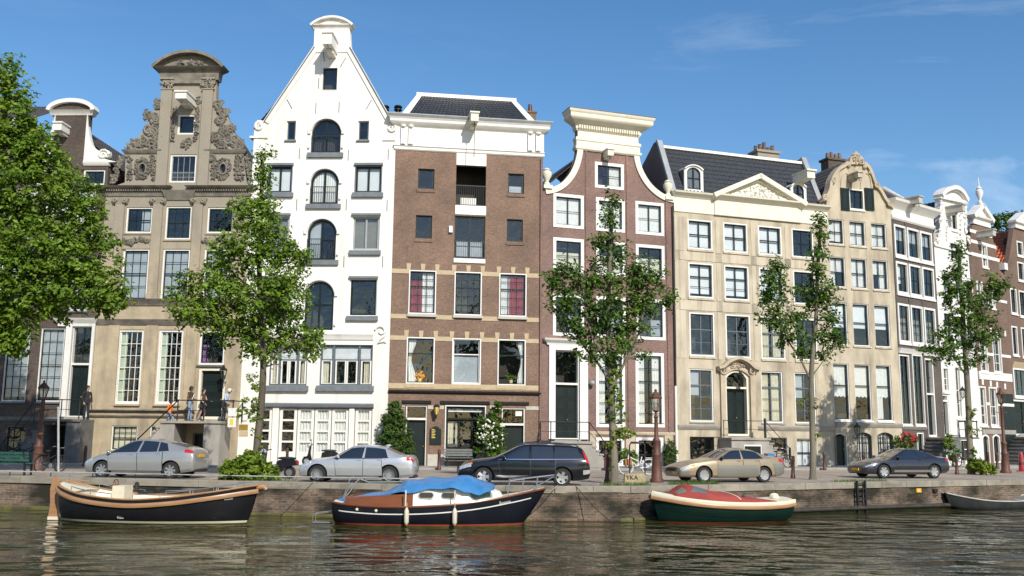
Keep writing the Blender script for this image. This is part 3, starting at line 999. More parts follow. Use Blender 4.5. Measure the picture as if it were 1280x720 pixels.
for (xa, ya), (xb, yb) in (((202.5, 120), (216, 120)), ((254, 120), (267, 120))):
 u0, u1 = P(xa, ya)[0], P(xb, yb)[0]
 za, zb = zc + .12, P(235, 113)[1]
 mb.box(u0, u1, -.14, .01, za, zb)
 mb.box(u0 - .06, u1 + .06, -.18, .01, zb, zb + .06)
 carve(mb, ((u0 + u1) / 2, zb + .32), u1 - u0 + .1, .5, 26, -.13, size=(.06, .11))
 mb.box(u0 - .08, u1 + .08, -.22, .01, zb + .6, zb + .68)
h.part(mb, 'gable_pilaster', 'sandstone', 40)
ua, ub = P(205, 96)[0], P(271, 96)[0]
zb_, za_ = P(238, 86.5)[1], P(238, 101)[1]
zt = P(238, 67)[1]
mb = MB()
mb.box(ua, ub, -.16, .3, za_ - .2, za_)
mb.cornice(ua, ub, [(.14, za_), (.16, za_ + .25), (.2, zb_ - .2), (.46, zb_ - .08), (.54, zb_)], .4)
um, hw = (ua + ub) / 2, (ub - ua) / 2 + .56
half = hw; rise = zt - zb_
rad = (half * half + rise * rise) / (2 * rise); an = math.degrees(math.asin(half / rad))
A = arc(um, zt - rad, rad, rad, 90 - an, 90 + an, 20)
mb.ribbon(A, .16, -.58, .4)
h.part(mb, 'pediment', 'sandstone_grey', 30)
mb = MB(); mb.prism(arc(um, zt - rad, rad - .15, rad - .15, 90 - an, 90 + an, 16), -.2, .3); h.part(mb, 'tympanum', 'sandstone_grey')
mb = MB()
carve(mb, (um, zb_ + .26), 1.5, .35, 22, -.22, size=(.06, .12))
rr = random.Random(3)
for pts in (((199, 130), (196, 150), (192, 165), (185, 145), (186, 162), (180, 176), (172, 178), (190, 180), (166, 184), (199, 176)),
 ((273, 132), (276, 150), (281, 165), (279, 142), (288, 160), (286, 176), (294, 175), (278, 180), (299, 183), (271, 172))):
 for x, y in pts:
  u, z = P(x, y)
  carve(mb, (u, z), .62, .6, 20, -.04, rr, (.07, .16))
  volute(mb, (u, z), .26, -.06, rr.choice((1, -1)), rr.uniform(0, 6), .07)
for px in (178.5, 279):
 for a in range(14):
  u, z = P(px, 211)
  carve(mb, (u + .38 * math.cos(a * PI / 7), z + .52 * math.sin(a * PI / 7)), .18, .2, 6, -.04, rr, (.05, .11))
for px in (162, 192, 267, 297, 302):
 for q in range(6): carve(mb, P(px, 196 + q * 5.4), .3, .22, 7, -.04, rr, (.05, .1))
for y in range(196, 230, 4):
 for px in (152 - (y - 196) * .35, 308 + (y - 196) * .16): carve(mb, P(px, y), .28, .22, 5, .05, rr, (.07, .13))
for y in range(135, 178, 4):
 for px in (219, 248): carve(mb, P(px - (y - 135) * .08, y), .22, .2, 5, -.04, rr, (.05, .1))
carve(mb, P(233, 180), .6, .6, 26, -.03, rr, (.06, .12))
carve(mb, P(246, 126), .8, .5, 18, -.02, rr, (.05, .1))
for x0 in (153, 255):
 for k in range(10): carve(mb, P(x0 + 1 + k * 3.4, 301 + 3 * math.sin(k * PI / 4.5)), .24, .24, 5, -.04, rr, (.06, .11))
h.part(mb, 'carved_ornament', 'sandstone_grey', 50)
beam(h, 226, 119, 1.4, .62, .36, 'white_paint')
h.gable_roof(zc, P(236, 112)[1], 'pantile_dark', um=um)
u0, u1 = P(216, 533)[0], P(291, 533)[0] - .1
PRO = 1.7
zl_ = zd - .12
stoop(h, u0, u1, zl_, PRO, 'plinth_stone', P(176, 570)[0], 8)
mb = MB()
mb.box(u0 + .0, u0 + .75, -PRO + .03, -.01, -.1, zl_ - .13)
mb.box(u1 - .85, u1, -PRO + .03, -.01, -.1, zl_ - .13)
h.part(mb, 'stoop_wall', 'plinth_stone')
y = -PRO + .06
up_, ul = P(222, 505, PRO)[0], P(172, 545, PRO)[0]
rl = railing(h, [(ul, y, 1.35, .2), (up_, y, zl_ + 1.05, zl_), (P(255, 506, PRO)[0], y, zl_ + 1.05, zl_), (P(291, 507, PRO)[0], y, zl_ + 1.05, zl_), (P(291, 507, PRO)[0], -.1, zl_ + 1.05, zl_)], r=.035)
for (x0, x1, y0, y1, nm, mt) in ((285.5, 295.5, 510, 520.5, 'notice_board', 'cloth_white'), (285, 294.5, 522, 534, 'notice_board', 'boat_white')):
 a, b = P(x0, y0, PRO), P(x1, y1, PRO)
 mb = MB(); mb.box(a[0], b[0], y - .06, y - .04, b[1], a[1]); nb = h.part(mb, nm, mt)
 if y0 > 521:
  mb = MB(); mb.box(a[0] + .1, a[0] + .28, y - .066, y - .061, b[1] + .1, a[1] - .06); mb.build('notice_sheet', 'yellow_paper', nb)
u, z = P(283, 468)
def lantern(h, u, z, y=-.35, s=1.0, glass='lamp_glass', mat='black_iron'):
 mb = MB()
 mb.tube([(u, 0, z - .35 * s), (u, y * .6, z - .45 * s), (u, y, z - .28 * s)], .02 * s, 6)
 mb.lathe([(.07 * s, -.28 * s), (.09 * s, -.24 * s)], (u, y, z), 6)
 mb.lathe([(.19 * s, .17 * s), (.2 * s, .2 * s), (.06 * s, .33 * s), (.03 * s, .42 * s), (0, .44 * s)], (u, y, z), 6)
 for k in range(6):
  a = k * PI / 3
  mb.bar((u + .09 * s * math.cos(a), y + .09 * s * math.sin(a), z - .25 * s), (u + .18 * s * math.cos(a), y + .18 * s * math.sin(a), z + .18 * s), .014 * s)
 l = h.part(mb, 'lantern', mat)
 mb = MB(); mb.lathe([(.085 * s, -.24 * s), (.175 * s, .17 * s)], (u, y, z), 6); mb.build('lantern_glass', glass, l)
 return l
lantern(h, u, z, -.5, 1.1)
u, z = P(233, 482); text_mesh('house_number', '407', .19, 'green_black', h.root, (u, -.006, z))
H_STONE = h; STOOP_Z = zl_; STOOP_PRO = PRO
# tall white warehouse gable
h = House('white_house', 'tall white rendered warehouse house with a steep pointed gable and arched hatch windows', 'house', Q2, Q3)
L = h.L
P = h.P
BG = 'blue_grey_paint'
h.window(h.rect(402.5, 422.5, 84, 113.5), casing='white_paint', cw=.05, proud=.02, sash='green_black', nx=1, ny=1, mid=None, sill=None, sw=.08)
for x0, x1 in ((358, 369.5), (447.5, 461)):
 h.window(h.rect(x0, x1, 151, 175), casing='white_render', cw=.03, proud=-.1, sash=BG, nx=1, ny=1, mid=None, sill='slate_sill')
archs = [(389.5, 426, 149, 191), (388, 423, 211.5, 255), (384, 420, 274, 325), (380, 417, 351, 413)]
for k, (x0, x1, y0, y1) in enumerate(archs):
 r = h.rect(x0, x1, y0, y1)
 cur = [('curtain_white', .02, .47, .03, .97), ('curtain_white', .53, .98, .03, .97)] if k == 1 else [('blind_grey', 0, .5, .0, 1, 'flat')] if k == 2 else None
 w = h.window(r, casing=BG if k != 3 else 'white_render', cw=.03, proud=-.08, sash='green_black', nx=2, ny=(1, 1), mid=None if k < 3 else .52, arch=(r[1] - r[0]) / 2 * .86, bars='wide', sw=.10,
 sill='slate_sill' if k < 3 else None, sillh=.28, silld=.14, silw=.18, rail=(.95, .95, 1.15, None)[k], curtain=cur)
 mb = MB()
 o = h.outline_of((r[0] - .12, r[1] + .12, r[2], r[3] + .12), (r[1] - r[0]) / 2 * .86 + .05, 0)[2:]
 mb.ribbon(o, .10, -.08, .02)
 for e in (o[0], o[-1]):
  mb.box(e[0] - .07, e[0] + .07, -.1, .02, e[1] - .22, e[1] + .02)
  mb.box(e[0] - .04, e[0] + .04, -.12, .02, r[2] + .25, r[2] + .4)
 mb.build('arch_moulding', 'white_render', w, smooth=40)
rows = [(207, 241), (270, 313), (348.5, 395)]
rx = [(443.5, 477.5), (440, 474.5), (436.5, 471)]
lx = [(334.5, 365.5), (330, 361.5), (326, 358)]
for k in range(3):
 for xs in (lx[k], rx[k]):
  r = h.rect(xs[0], xs[1], *rows[k]); rr_ = h.rect(rx[k][0], rx[k][1], *rows[k])
  r = (r[0], r[1], rr_[2], rr_[3])
  cur = [[('blind_white', .02, .98, 0, 1, 'flat')], [('blind_tan', 0, 1, 0, 1, 'flat')], None][k]
  h.window(r, casing='white_render' if k else 'slate_sill', cw=.05, proud=.02 if k == 0 else -.08, sash='green_black' if k != 1 else 'zinc', nx=2 if k < 2 else 1, ny=1, mid=None, bars='wide', sw=.09,
 sill='slate_sill', sillh=.26, silld=.16, silw=.1, curtain=cur)
  mb = MB(); mb.box(r[0] - .04, r[1] + .04, -.13, .02, r[3] + .005, r[3] + .13); h.part(mb, 'window_head', 'slate_sill')
for x0, x1, nl in ((337, 384, 3), (400, 465.5, 3)):
 r = h.rect(x0, x1, 431, 482)
 w = h.window(r, casing=BG, cw=.05, proud=-.06, sash=BG, nx=1, ny=1, mid=.64, sw=.05, sill='slate_sill', sillh=.3, silld=.2, silw=.12,
 curtain=[('blind_white', 0, 1, .66, 1, 'flat'), ('curtain_cream', .02, .14, 0, .64), ('curtain_cream', .84, .99, 0, .64)])
 mb = MB()
 i0, i1 = r[0] + .06, r[1] - .06
 zm = r[2] + .06 + (r[3] - r[2] - .12) * .64
 for f in (.245, .755):
  x = i0 + (i1 - i0) * f; mb.box(x - .05, x + .05, .06, .19, r[2] + .05, r[3] - .05)
 mb.build('mullion', BG, w)
 mb = MB()
 for a, b in ((.0, .215), (.275, .5), (.5, .725), (.785, 1.0)):
  xa, xb = i0 + (i1 - i0) * a + .01, i0 + (i1 - i0) * b - .01
  mb.ribbon([(xa, r[2] + .09), (xb, r[2] + .09), (xb, zm - .04), (xa, zm - .04)], .085, .09, .13, closed=True)
 mb.build('casement', 'white_paint', w)
zl = P(390, 510)[1]
doors = [(320, 338.5), (348, 369.5), (370.5, 391), (392, 412.5), (413.5, 434.5), (443, 463.5)]
g0, g1 = P(313, 545)[0], P(466, 545)[0]
opens = [(P(319, 545)[0], P(339.5, 545)[0]), (P(347, 545)[0], P(435.5, 545)[0]), (P(442, 545)[0], P(464.5, 545)[0])]
for a, b in opens: h.holes.append([(a, .02), (b, .02), (b, zl), (a, zl)])
for k, (x0, x1) in enumerate(doors):
 a, b = P(x0, 545)[0], P(x1, 545)[0]
 mb = MB()
 nl, zb, zt = 4, .72, zl - .08
 mb.box(a, b, .12, .18, .05, zb - .02)
 hol = []
 for q in range(nl):
  c0 = zb + (zt - zb) * q / nl; c1 = zb + (zt - zb) * (q + 1) / nl
  hol.append([(a + .15, c0 + .05), (b - .15, c0 + .05), (b - .15, c1 - .05), (a + .15, c1 - .05)])
 mb.prism([(a, zb - .02), (b, zb - .02), (b, zt + .04), (a, zt + .04)], .12, .18, hol)
 d = h.part(mb, 'panel_door', 'white_paint')
 mb = MB(); mb.add([(a + .1, .16, zb), (b - .1, .16, zb), (b - .1, .16, zt), (a + .1, .16, zt)], [(0, 1, 2, 3)]); mb.build('pane', 'window_glass', d)
 if k >= 2:
  mb = MB(); mb.grid(lambda s_, t_: (a + .1 + (b - a - .2) * s_, .24 + .03 * math.sin(s_ * 26 + k), zb + (zt - zb) * t_), 40, 1); mb.build('curtain', 'curtain_white', d, smooth=60)
mb = MB(); mb.cornice(g0, g1, [(.04, zl), (.12, zl + .06), (.16, zl + .2), (.05, zl + .26)], .03, lo=0, hi=0); h.part(mb, 'lintel', 'slate_sill')
ze = P(318, 163)[1]
sh_l, sh_r = P(318, 163), P(497, 166)
out = [(0, -.1), (L, -.1), (L, P(497, 166)[1]), P(495, 152), P(488, 150), P(438.5, 60), P(437, 33), (P(437, 33)[0], P(416, 33)[1]), (P(393, 33)[0], P(416, 33)[1]), P(393, 58), P(331, 151), P(322, 150), (0, P(318, 163)[1])]
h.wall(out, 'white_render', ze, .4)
mb = MB()
for path in ([P(331, 152), P(394.5, 57)], [P(437.5, 59), P(490, 152)]):
 mb.ribbon(path, -.26, -.07, .42)
 mb.ribbon(path, .05, -.12, .44)
a, b = P(320, 150)[0] + .05, P(495, 152)[0]
for u, sg in ((.28, 1), (L - .25, -1)):
 volute(mb, (u, P(324, 158)[1] if sg > 0 else P(493, 160)[1]), .26, -.02, sg, 1.5, .09)
 mb.box(u - .5, u + .5, -.07, .42, ze - .45, ze - .33) if sg > 0 else mb.box(L - .7, L + .0, -.07, .42, sh_r[1] - .45, sh_r[1] - .33)
ca, cb = P(393, 36)[0], P(437.5, 36)[0]
zc = P(416, 34)[1]; zt = P(416, 21.5)[1]
mb.box(ca + .02, cb - .02, -.05, .02, zc - 1.5, zc - .1)
mb.cornice(ca, cb, [(.05, zc - .12), (.1, zc), (.2, zc + .06), (.22, zc + .12)], .42)
um = (ca + cb) / 2; half = (cb - ca) / 2 + .22; rise = zt - zc - .1
rad = (half * half + rise * rise) / (2 * rise); an = math.degrees(math.asin(half / rad))
mb.ribbon(arc(um, zt - rad, rad, rad, 90 - an, 90 + an, 14), .12, -.26, .42)
mb.prism(arc(um, zt - rad, rad - .1, rad - .1, 90 - an, 90 + an, 14), -.06, .4)
zz = P(400, 418)[1]
zr = P(468, 418)[1]
mb.cornice(.4, P(467, 416)[0], [(.03, zz - .3), (.06, zz - .28), (.12, zz - .05), (.16, zz)], .02, lo=0, hi=0)
u, z = P(476, 417)
volute(mb, (u, z + .12), .32, -.04, -1, 2.9, .06, 1.0)
mb.tube([(u + .3, -.05, z + .1), (u + .22, -.05, z - .12), (u + .02, -.05, z - .3), (u - .14, -.05, z - .5), (u + .2, -.05, z - .42), (u + .32, -.05, z - .5)], [.06, .06, .05, .05, .05, .03], 6)
h.part(mb, 'gable_trim', 'white_render', 40)
mb = MB(); mb.ribbon([P(393, 59), P(330.5, 152)], .05, -.125, .44); mb.ribbon([P(490.5, 152), P(438, 59)], .05, -.125, .44)
h.part(mb, 'coping', 'lead')
beam(h, 409, 48, 1.5, .5, .62, 'white_render', cap=True)
ties(h, [(404.5, 70, -10), (429, 78, 28), (398.5, 104, 0), (461, 131, 28), (362, 130, -30), (395, 135, 0), (424, 134, 0), (374.5, 192, 0), (435.5, 194, 0), (485.5, 193, 0), (371, 256, 0), (433, 256, 0), (484, 257, 0), (430, 327, 0), (478.5, 327, 0)], .62)
h.gable_roof(ze + .3, P(416, 45)[1], 'pantile_dark')
mb = MB()
for k, px in enumerate((483.5, 499.5)):
 u, z = P(px, 141, -3)
 mb.lathe([(.14, -1.3), (.14, .12), (.24, .14), (.24, .2), (.1, .24), (.1, .3), (.26, .32), (.2, .42), (0, .46)], (u - .1, 3, z), 10)
h.part(mb, 'flue_pipe', 'black_iron', 40)
for k, (y0, y1, mt) in enumerate(((530.5, 537.5, 'brass'), (538.5, 545, 'tan_block'))):
 q = h.rect(299, 310, y0, y1); mb = MB(); mb.box(q[0], q[1], -.035, .01, q[2], q[3]); h.part(mb, 'name_plate', mt)
u, z = P(305.5, 526.5); text_mesh('house_number', '409', .17, 'slate_sill', h.root, (u, -.006, z))
H_WHITE = h
# brown brick warehouse with white cornice
h = House('brick_warehouse', 'wide brown brick warehouse with white cornice, open hoist loggia and sandstone bands', 'house', Q3, Q4)
L = h.L; P = h.P
for (x0, x1, y0, y1) in ((522.5, 543, 211, 236), (635, 655, 217, 242), (519.5, 540, 269, 298), (633.5, 653.5, 274, 302)):
 r = h.rect(x0, x1, y0, y1)
 h.window(r, casing='green_black', cw=.03, proud=-.1, nx=1, ny=1, mid=None, sill='brick_brown', silld=.05, sillh=.2, silw=.06, curtain=[('blind_grey', 0, 1, 0, .4, 'flat')] if y0 in (217,) else None)
rA = [h.rect(511, 545, 338, 392), h.rect(568, 602, 340, 394), h.rect(624, 658, 342, 396)]
rB = [h.rect(508, 543, 421, 480), h.rect(565, 601, 423, 481), h.rect(622, 657, 425, 481)]
for rs in (rA, rB):
 za, zb = sum(r[2] for r in rs) / 3, sum(r[3] for r in rs) / 3
 for i in range(3): rs[i] = (rs[i][0], rs[i][1], za, zb)
curs = [[('curtain_red', .0, .5, 0, .8), ('curtain_white', .5, 1, 0, 1)], None, [('curtain_white', 0, .38, 0, 1), ('curtain_red', .38, 1, 0, 1)]]
for r, c in zip(rA, curs):
 h.window(r, casing='white_paint', cw=.055, proud=.02, nx=4 if c is None else 3, ny=(3, 2), mid=.64, sill='pale_block', sillh=.16, silld=.14, curtain=c, sw=.06)
curs = [[('curtain_white', 0, .35, 0, 1, 'tied')], [('blind_grey', 0, 1, 0, .64, 'flat')], [('curtain_white', .75, 1, .0, 1, 'tied')]]
for i, (r, c) in enumerate(zip(rB, curs)):
 w = h.window(r, casing='white_paint', cw=.06, proud=.02, nx=1, ny=1, mid=.66, sill='tan_block', sillh=.2, silld=.05, curtain=c, sash='green_black' if i != 1 else 'white_paint')
 if i != 1:
  u = (r[0] + r[1]) / 2
  f = tag(empty('potted_flowers', h.world(u, -.22, r[2] + .08)), 'pot of orange flowers behind the window beside the pale tied curtain' if i == 0 else 'pot of yellow green leaves behind the window near the white wall notice', 'flower pot', 'potted plants in the brown warehouse windows')
  mb = MB(); mb.lathe([(.09, 0), (.12, .22)], n=10); mb.build('pot', 'lamp_yellow' if i == 0 else 'tan_block', f)
  mb = MB()
  for q in range(40): mb.ball((R.gauss(0, .16), R.uniform(-.05, .03), .34 + R.gauss(0, .1)), R.uniform(.03, .06), 5)
  mb.build('blooms', 'flower_orange' if i == 0 else 'leaf_yellow', f)
zf0, zf1 = P(588, 207)[1], P(588, 257)[1]
u0, u1 = P(570, 232)[0], P(607.5, 232)[0]
h.holes.append([(u0, zf1), (u1, zf1), (u1, zf0), (u0, zf0)])
rb = h.balcony(h.root, u0 + .01, u1 - .01, zf1 + .03, P(588, 232)[1], gap=.1, y=.05); rb.name = 'balcony_rail'
mb = MB(); mb.box(u0 - .02, u1 + .02, -.02, 1.6, zf1 - .05, zf1); mb.box(u0 + .3, u1 - .5, .3, .5, zf1 + .1, zf1 + .5); h.part(mb, 'loggia_floor', 'white_paint')
r = h.rect(568, 606.5, 270, 323)
h.window(r, casing='green_black', cw=.05, proud=-.06, nx=2, ny=1, mid=None, bars='wide', sw=.07, sill='white_paint', sillh=.26, silld=.06, silw=.02, rail=None, curtain=[('blind_grey', 0, 1, .0, .4, 'flat')])
h.balcony(h.root, r[0] + .03, r[1] - .03, r[2] + .03, P(587, 302)[1], gap=.11)
mb = MB()
mb.box(u0, u1, -.025, .01, zf0 + .003, P(588, 189)[1])
mb.box(u0 - .02, u1 + .02, -.03, .01, P(588, 268.5)[1], zf1 - .055)
h.part(mb, 'hoist_panel', 'white_render')
zg = .05
r = h.rect(507, 533, 507, 582); h.door((r[0], r[1], zg, r[3]), casing='white_paint', cw=.05, leaves=1, panels=2, transom=.22, sill=True)
r = h.rect(556, 607, 507, 575); r = (r[0], r[1], .35, r[3])
w = h.window(r, casing='white_paint', cw=.05, proud=.02, sash='green_black', nx=1, ny=1, mid=.74, sw=.12, sill=None, curtain=[('curtain_cream', .04, .2, .3, .72), ('curtain_cream', .26, .32, .3, .72), ('blind_white', .04, .96, .9, .98, 'flat')])
mb = MB()
i0, i1 = r[0] + .05, r[1] - .05
for f in (.34, .67): x = i0 + (i1 - i0) * f; mb.box(x - .05, x + .05, .1, .17, r[2], r[2] + (r[3] - r[2]) * .74)
mb.box(i0, i1, .1, .18, r[2] + .04, r[2] + .75)
mb.box(i0, i1, -.015, .16, r[2] + (r[3] - r[2]) * .745, r[2] + (r[3] - r[2]) * .775)
mb.build('shop_panel', 'green_black', w)
r = h.rect(627, 656, 510, 580); h.door((r[0], r[1], zg, r[3]), casing='white_paint', cw=.06, leaves=1, panels=1, transom=.28, tm=(4, 1), knob=False)
q = h.rect(645, 653, 514, 520); mb = MB(); mb.box(q[0], q[1], .17, .19, q[2], q[3]); h.part(mb, 'notice_sheet', 'cloth_white')
ztop = P(588, 192)[1]
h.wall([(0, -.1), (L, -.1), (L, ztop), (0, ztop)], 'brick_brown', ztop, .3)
mb = MB()
for y0, y1, ref in ((336, 341.5, 500), (392.5, 398, 500), (419.5, 425, 500), (479, 485.5, 500)):
 z0, z1 = P(ref, y1)[1], P(ref, y0)[1]
 segs = [0.0]
 for rr2 in (rA if y0 < 400 else rB): segs += [rr2[0] - .003, rr2[1] + .003]
 segs.append(L - .18)
 if y0 > 470 : segs = [0.0, L - .18]
 for k in range(0, len(segs), 2): mb.box(segs[k], segs[k + 1], -.025, .01, z0, z1)
for rs in (rA, rB):
 for r in rs:
  for f in (0, .5, 1):
   u = r[0] + (r[1] - r[0]) * f + (-.04, 0, .04)[int(f * 2)]
   z1 = r[3] + .36
   mb.hexa([(u - .09, -.03, r[3] + .004), (u + .09, -.03, r[3] + .004), (u + .09, .01, r[3] + .004), (u - .09, .01, r[3] + .004)], [(u - .13, -.03, z1), (u + .13, -.03, z1), (u + .13, .01, z1), (u - .13, .01, z1)])
h.part(mb, 'sandstone_band', 'tan_block')
mb = MB(); zz = P(500, 489)[1]
mb.cornice(0, L - .05, [(.04, zz - .12), (.14, zz - .04), (.16, zz + .03), (.04, zz + .07)], .02, lo=0, hi=0)
for x0, x1 in ((502.5, 539), (550.5, 612), (621, 661)):
 a, b = P(x0, 503)[0], P(x1, 503)[0]; z0, z1 = P(580, 506)[1], P(580, 501.5)[1]
 mb.cornice(a, b, [(.03, z0), (.1, z0 + .05), (.12, z1)], .02, lo=0, hi=0)
h.part(mb, 'lintel', 'black_iron')
mb = MB()
for x0, x1, y0, y1 in ((534.5, 555, 507, 511.5), (612, 626, 507, 511.5), (657, 676, 508, 512.5), (499, 506, 507, 511.5), (534, 555.5, 568, 583), (607.5, 626, 570, 583), (656.5, 676, 568, 583)):
 q = h.rect(x0, x1, y0, y1); mb.box(q[0] + .01, min(q[1], L - .02), -.03, .01, max(q[2], 0), q[3])
h.part(mb, 'stone_block', 'pale_block')
u, z = P(545, 513); lantern(h, u, z, -.4, .95, 'lamp_yellow')
q = h.rect(537, 551.5, 533.5, 556)
mb = MB(); ol = [(q[0], q[2]), (q[1], q[2]), (q[1], q[3] - .12), (q[1] - .08, q[3] - .08)] + arc((q[0] + q[1]) / 2, q[3] - .1, (q[1] - q[0]) / 2 - .1, .12, 0, 180, 8) + [(q[0] + .08, q[3] - .08), (q[0], q[3] - .12)]
mb.prism(ol, -.05, .01); pl = h.part(mb, 'name_board', 'green_black')
mb = MB()
for k in range(6): mb.box(q[0] + .1, q[0] + .3 - .04 * (k % 2), -.056, -.051, q[2] + .35 + k * .085, q[2] + .39 + k * .085)
mb.build('lettering', 'lamp_yellow', pl)
mb = MB()
za, zb = P(590, 191)[1], P(590, 153)[1]
mb.cornice(0, L, [(.03, za - .06), (.08, za), (.08, za + .12), (.14, za + .18), (.05, za + .24), (.05, zb - .5), (.12, zb - .42), (.3, zb - .3), (.34, zb - .24), (.34, zb - .12), (.42, zb)], .3)
cn = h.part(mb, 'cornice', 'white_paint', 25)
mb = MB()
for x0 in (501, 510.5, 659.5, 669.5):
 a = P(x0, 168)[0]; b = P(x0 + 6, 168)[0]
 mb.prism([(0, 0)] and [(a, za + .25), (b, za + .25), (b, zb - .42), (a, zb - .42)], -.2, -.02)
 mb.ball(((a + b) / 2, -.22, zb - .5), ((b - a) / 2, .12, .1), 8); mb.ball(((a + b) / 2, -.14, za + .3), ((b - a) / 2 * .8, .1, .09), 8)
mb.build('bracket', 'white_paint', cn, smooth=50)
mb = MB(); mb.cornice(-.0, L, [(.43, zb + .003), (.5, zb + .12), (.5, zb + .16), (.38, zb + .165)], .4); mb.build('gutter', 'zinc', cn)
yb, yt = .3, 3.2
pb = [P(507, 148, -yb), P(666, 158, -yb)]; pt_ = [P(528, 120.5, -yt), P(638, 128, -yt)]
zB = zb + .1; zT = (pt_[0][1] + pt_[1][1]) / 2
bl, br, tl, tr = Vector((pb[0][0], yb, zB)), Vector((pb[1][0], yb, zB)), Vector((pt_[0][0], yt, zT)), Vector((pt_[1][0], yt, zT))
mb = MB(); pantiles(mb, bl, br, tl, tr, .25, .36); rf = h.part(mb, 'roof', 'pantile_black', 50)
mb = MB()
for a, b in ((bl, tl), (br, tr)):
 sgn = -1 if a is bl else 1
 w = .42
 mb.hexa([a + Vector((0, -.02, .0)), a + Vector((sgn * w, -.02, 0)), a + Vector((sgn * w, .25, 0)), a + Vector((0, .25, 0))], [b + Vector((0, -.02, .1)), b + Vector((sgn * w * .8, -.02, .1)), b + Vector((sgn * w * .8, .25, .1)), b + Vector((0, .25, .1))])
mb.box(tl.x - .35, tr.x + .35, yt - .06, yt + .4, zT + .02, zT + .24)
mb.build('hip_board', 'white_paint', rf)
mb = MB(); mb.add([tuple(bl), (0, 3, zB), (0, 8, zB), tuple(tl)], [(0, 1, 2, 3)]); mb.add([tuple(br), (L, 3, zB), (L, 8, zB), tuple(tr)], [(0, 1, 2, 3)]); mb.add([tuple(tl), tuple(tr), (L, 8, zB), (0, 8, zB)], [(0, 1, 2, 3)])
mb.build('roof_slope', 'pantile_dark', rf)
mb = MB(); u, z = P(662.5, 145, -2.5); mb.box(u - .32, u + .32, 2.2, 2.9, z - 1.6, z + .1); mb.box(u - .36, u + .36, 2.15, 2.95, z + .1, z + .2)
ch = mb.build('chimney', 'brick_brown', h.root)
mb = MB(); mb.lathe([(.14, 0), (.11, .5)], (u, 2.5, z + .2), 10); mb.build('chimney_pot', 'post_brown', ch)
u, z = beam(h, 593.5, 146, 1.3, .42, .45, 'cream_paint')
mb = MB(); mb.tube([(u, -1.2, z - .25), (u, -1.2, P(592, 204)[1])], .018, 5); h.part(mb, 'hoist_rope', 'black_iron')
q = h.rect(561, 565.5, 283, 291); mb = MB(); mb.box(q[0], q[1], -.15, .0, q[2], q[3]); h.part(mb, 'wall_lamp', 'white_paint')
mb = MB(); mb.tube([(L - .1, -.07, ztop - .1), (L - .1, -.07, .1)], .05, 8); h.part(mb, 'drain_pipe', 'brick_red')
H_BROWN = h
# narrow red brick neck-gable house
h = House('brick_house', 'narrow purple red brick canal house with a curved neck gable under a heavy cream cornice', 'house', Q4, Q5)
L = h.L; P = h.P
cols = [(691.5, 729.5), (745, 781), (794.5, 830)]
G = h.grid(cols, 300, [(243, 285), (298, 341), (368, 420)], 710)
CW = dict(casing='white_paint', cw=.17, proud=.03, recess=.10, sash='green_black', nx=2, bars='wide', sw=.05, sill=None)
for k, row in enumerate(G):
 for r in row:
  cur = [[('curtain_white', 0, 1, 0, 1, 'lace')], [('curtain_cream', 0, 1, .0, .62, 'lace')], [('blind_grey', .5, 1, 0, .5)]][k]
  h.window(r, ny=(2, 1) if k < 2 else (2, 1), mid=None if k < 2 else .62, curtain=cur, **CW)
h.window(h.rect(743.5, 779.5, 204, 236), ny=2, mid=None, curtain=[('curtain_white', .5, 1, 0, 1, 'lace')], **CW)
for xs in ((745, 781), (794.5, 830)):
 r = h.rect(*xs, 441, 534)
 h.window(r, ny=(4, 2), mid=.62, curtain=[('curtain_white', 0, .33, 0, 1), ('curtain_white', .67, 1, 0, 1)], **CW)
zd = P(708, 549)[1]
r = h.rect(693.5, 724, 438, 549)
h.door((r[0], r[1], zd, r[3]), casing='white_paint', cw=.06, leaves=2, panels=4, transom=.38)
for x0, x1 in ((745, 780), (795, 829)):
 r = h.rect(x0, x1, 547, 577); h.window((r[0], r[1], .12, r[3]), casing='white_paint', cw=.16, proud=.03, nx=3, ny=1, mid=None, sill=None, bars='wide')
mb = MB()
q = h.rect(685.5, 734, 432, 549)
d0, d1 = h.rect(693.5, 724, 438, 549)[:2]
mb.box(q[0], d0 - .003, -.12, .02, zd, q[3]); mb.box(d1 + .003, q[1], -.12, .02, zd, q[3])
mb.box(d0 - .003, d1 + .003, -.12, .02, h.rect(693.5, 724, 438, 549)[3] + .004, q[3])
zc = P(708, 424)[1]
mb.cornice(q[0], q[1], [(.12, q[3]), (.15, q[3] + .1), (.32, zc - .1), (.36, zc)], .02)
h.part(mb, 'door_surround', 'white_paint')
zs = P(681, 236)[1]
Lf = [P(681, 235.5), P(692, 233.5), P(702, 228), P(711, 218), P(717, 206), P(720.5, 193), P(721.5, 184)]
Rt = [P(798, 190), P(799.5, 202), P(804, 215), P(812, 228), P(822, 238), P(832, 244), P(843, 247)]
Lf = catmull(Lf, 4); Rt = catmull(Rt, 4)
zt = P(760, 150)[1]
out = [(0, -.1), (L, -.1), (L, Rt[-1][1])] + [p for p in Rt[::-1] if p[0] < L - .02] + [(Rt[0][0], zt), (Lf[-1][0], zt)] + [p for p in Lf[::-1] if p[0] > .02] + [(0, Lf[0][1])]
h.wall(out, 'brick_red', zs, .35)
mb = MB()
mb.ribbon([p for p in Lf if p[0] > -.1], -.34, -.09, .36)
mb.ribbon([p for p in Rt if p[0] < L + .1], -.34, -.09, .36)
a, b = Lf[-1][0], Rt[0][0]
z0 = P(760, 192)[1]; z1 = P(760, 148)[1]
e = .3
mb.box(a + .02, b - .02, -.05, .02, z0, z1 - .2)
mb.cornice(a, b, [(.06, z0), (.14, z0 + .08), (.16, z0 + .2), (.07, z0 + .24), (.07, z0 + .55), (.12, z0 + .6), (.12, z0 + .75), (.05, z0 + .8)], .36)
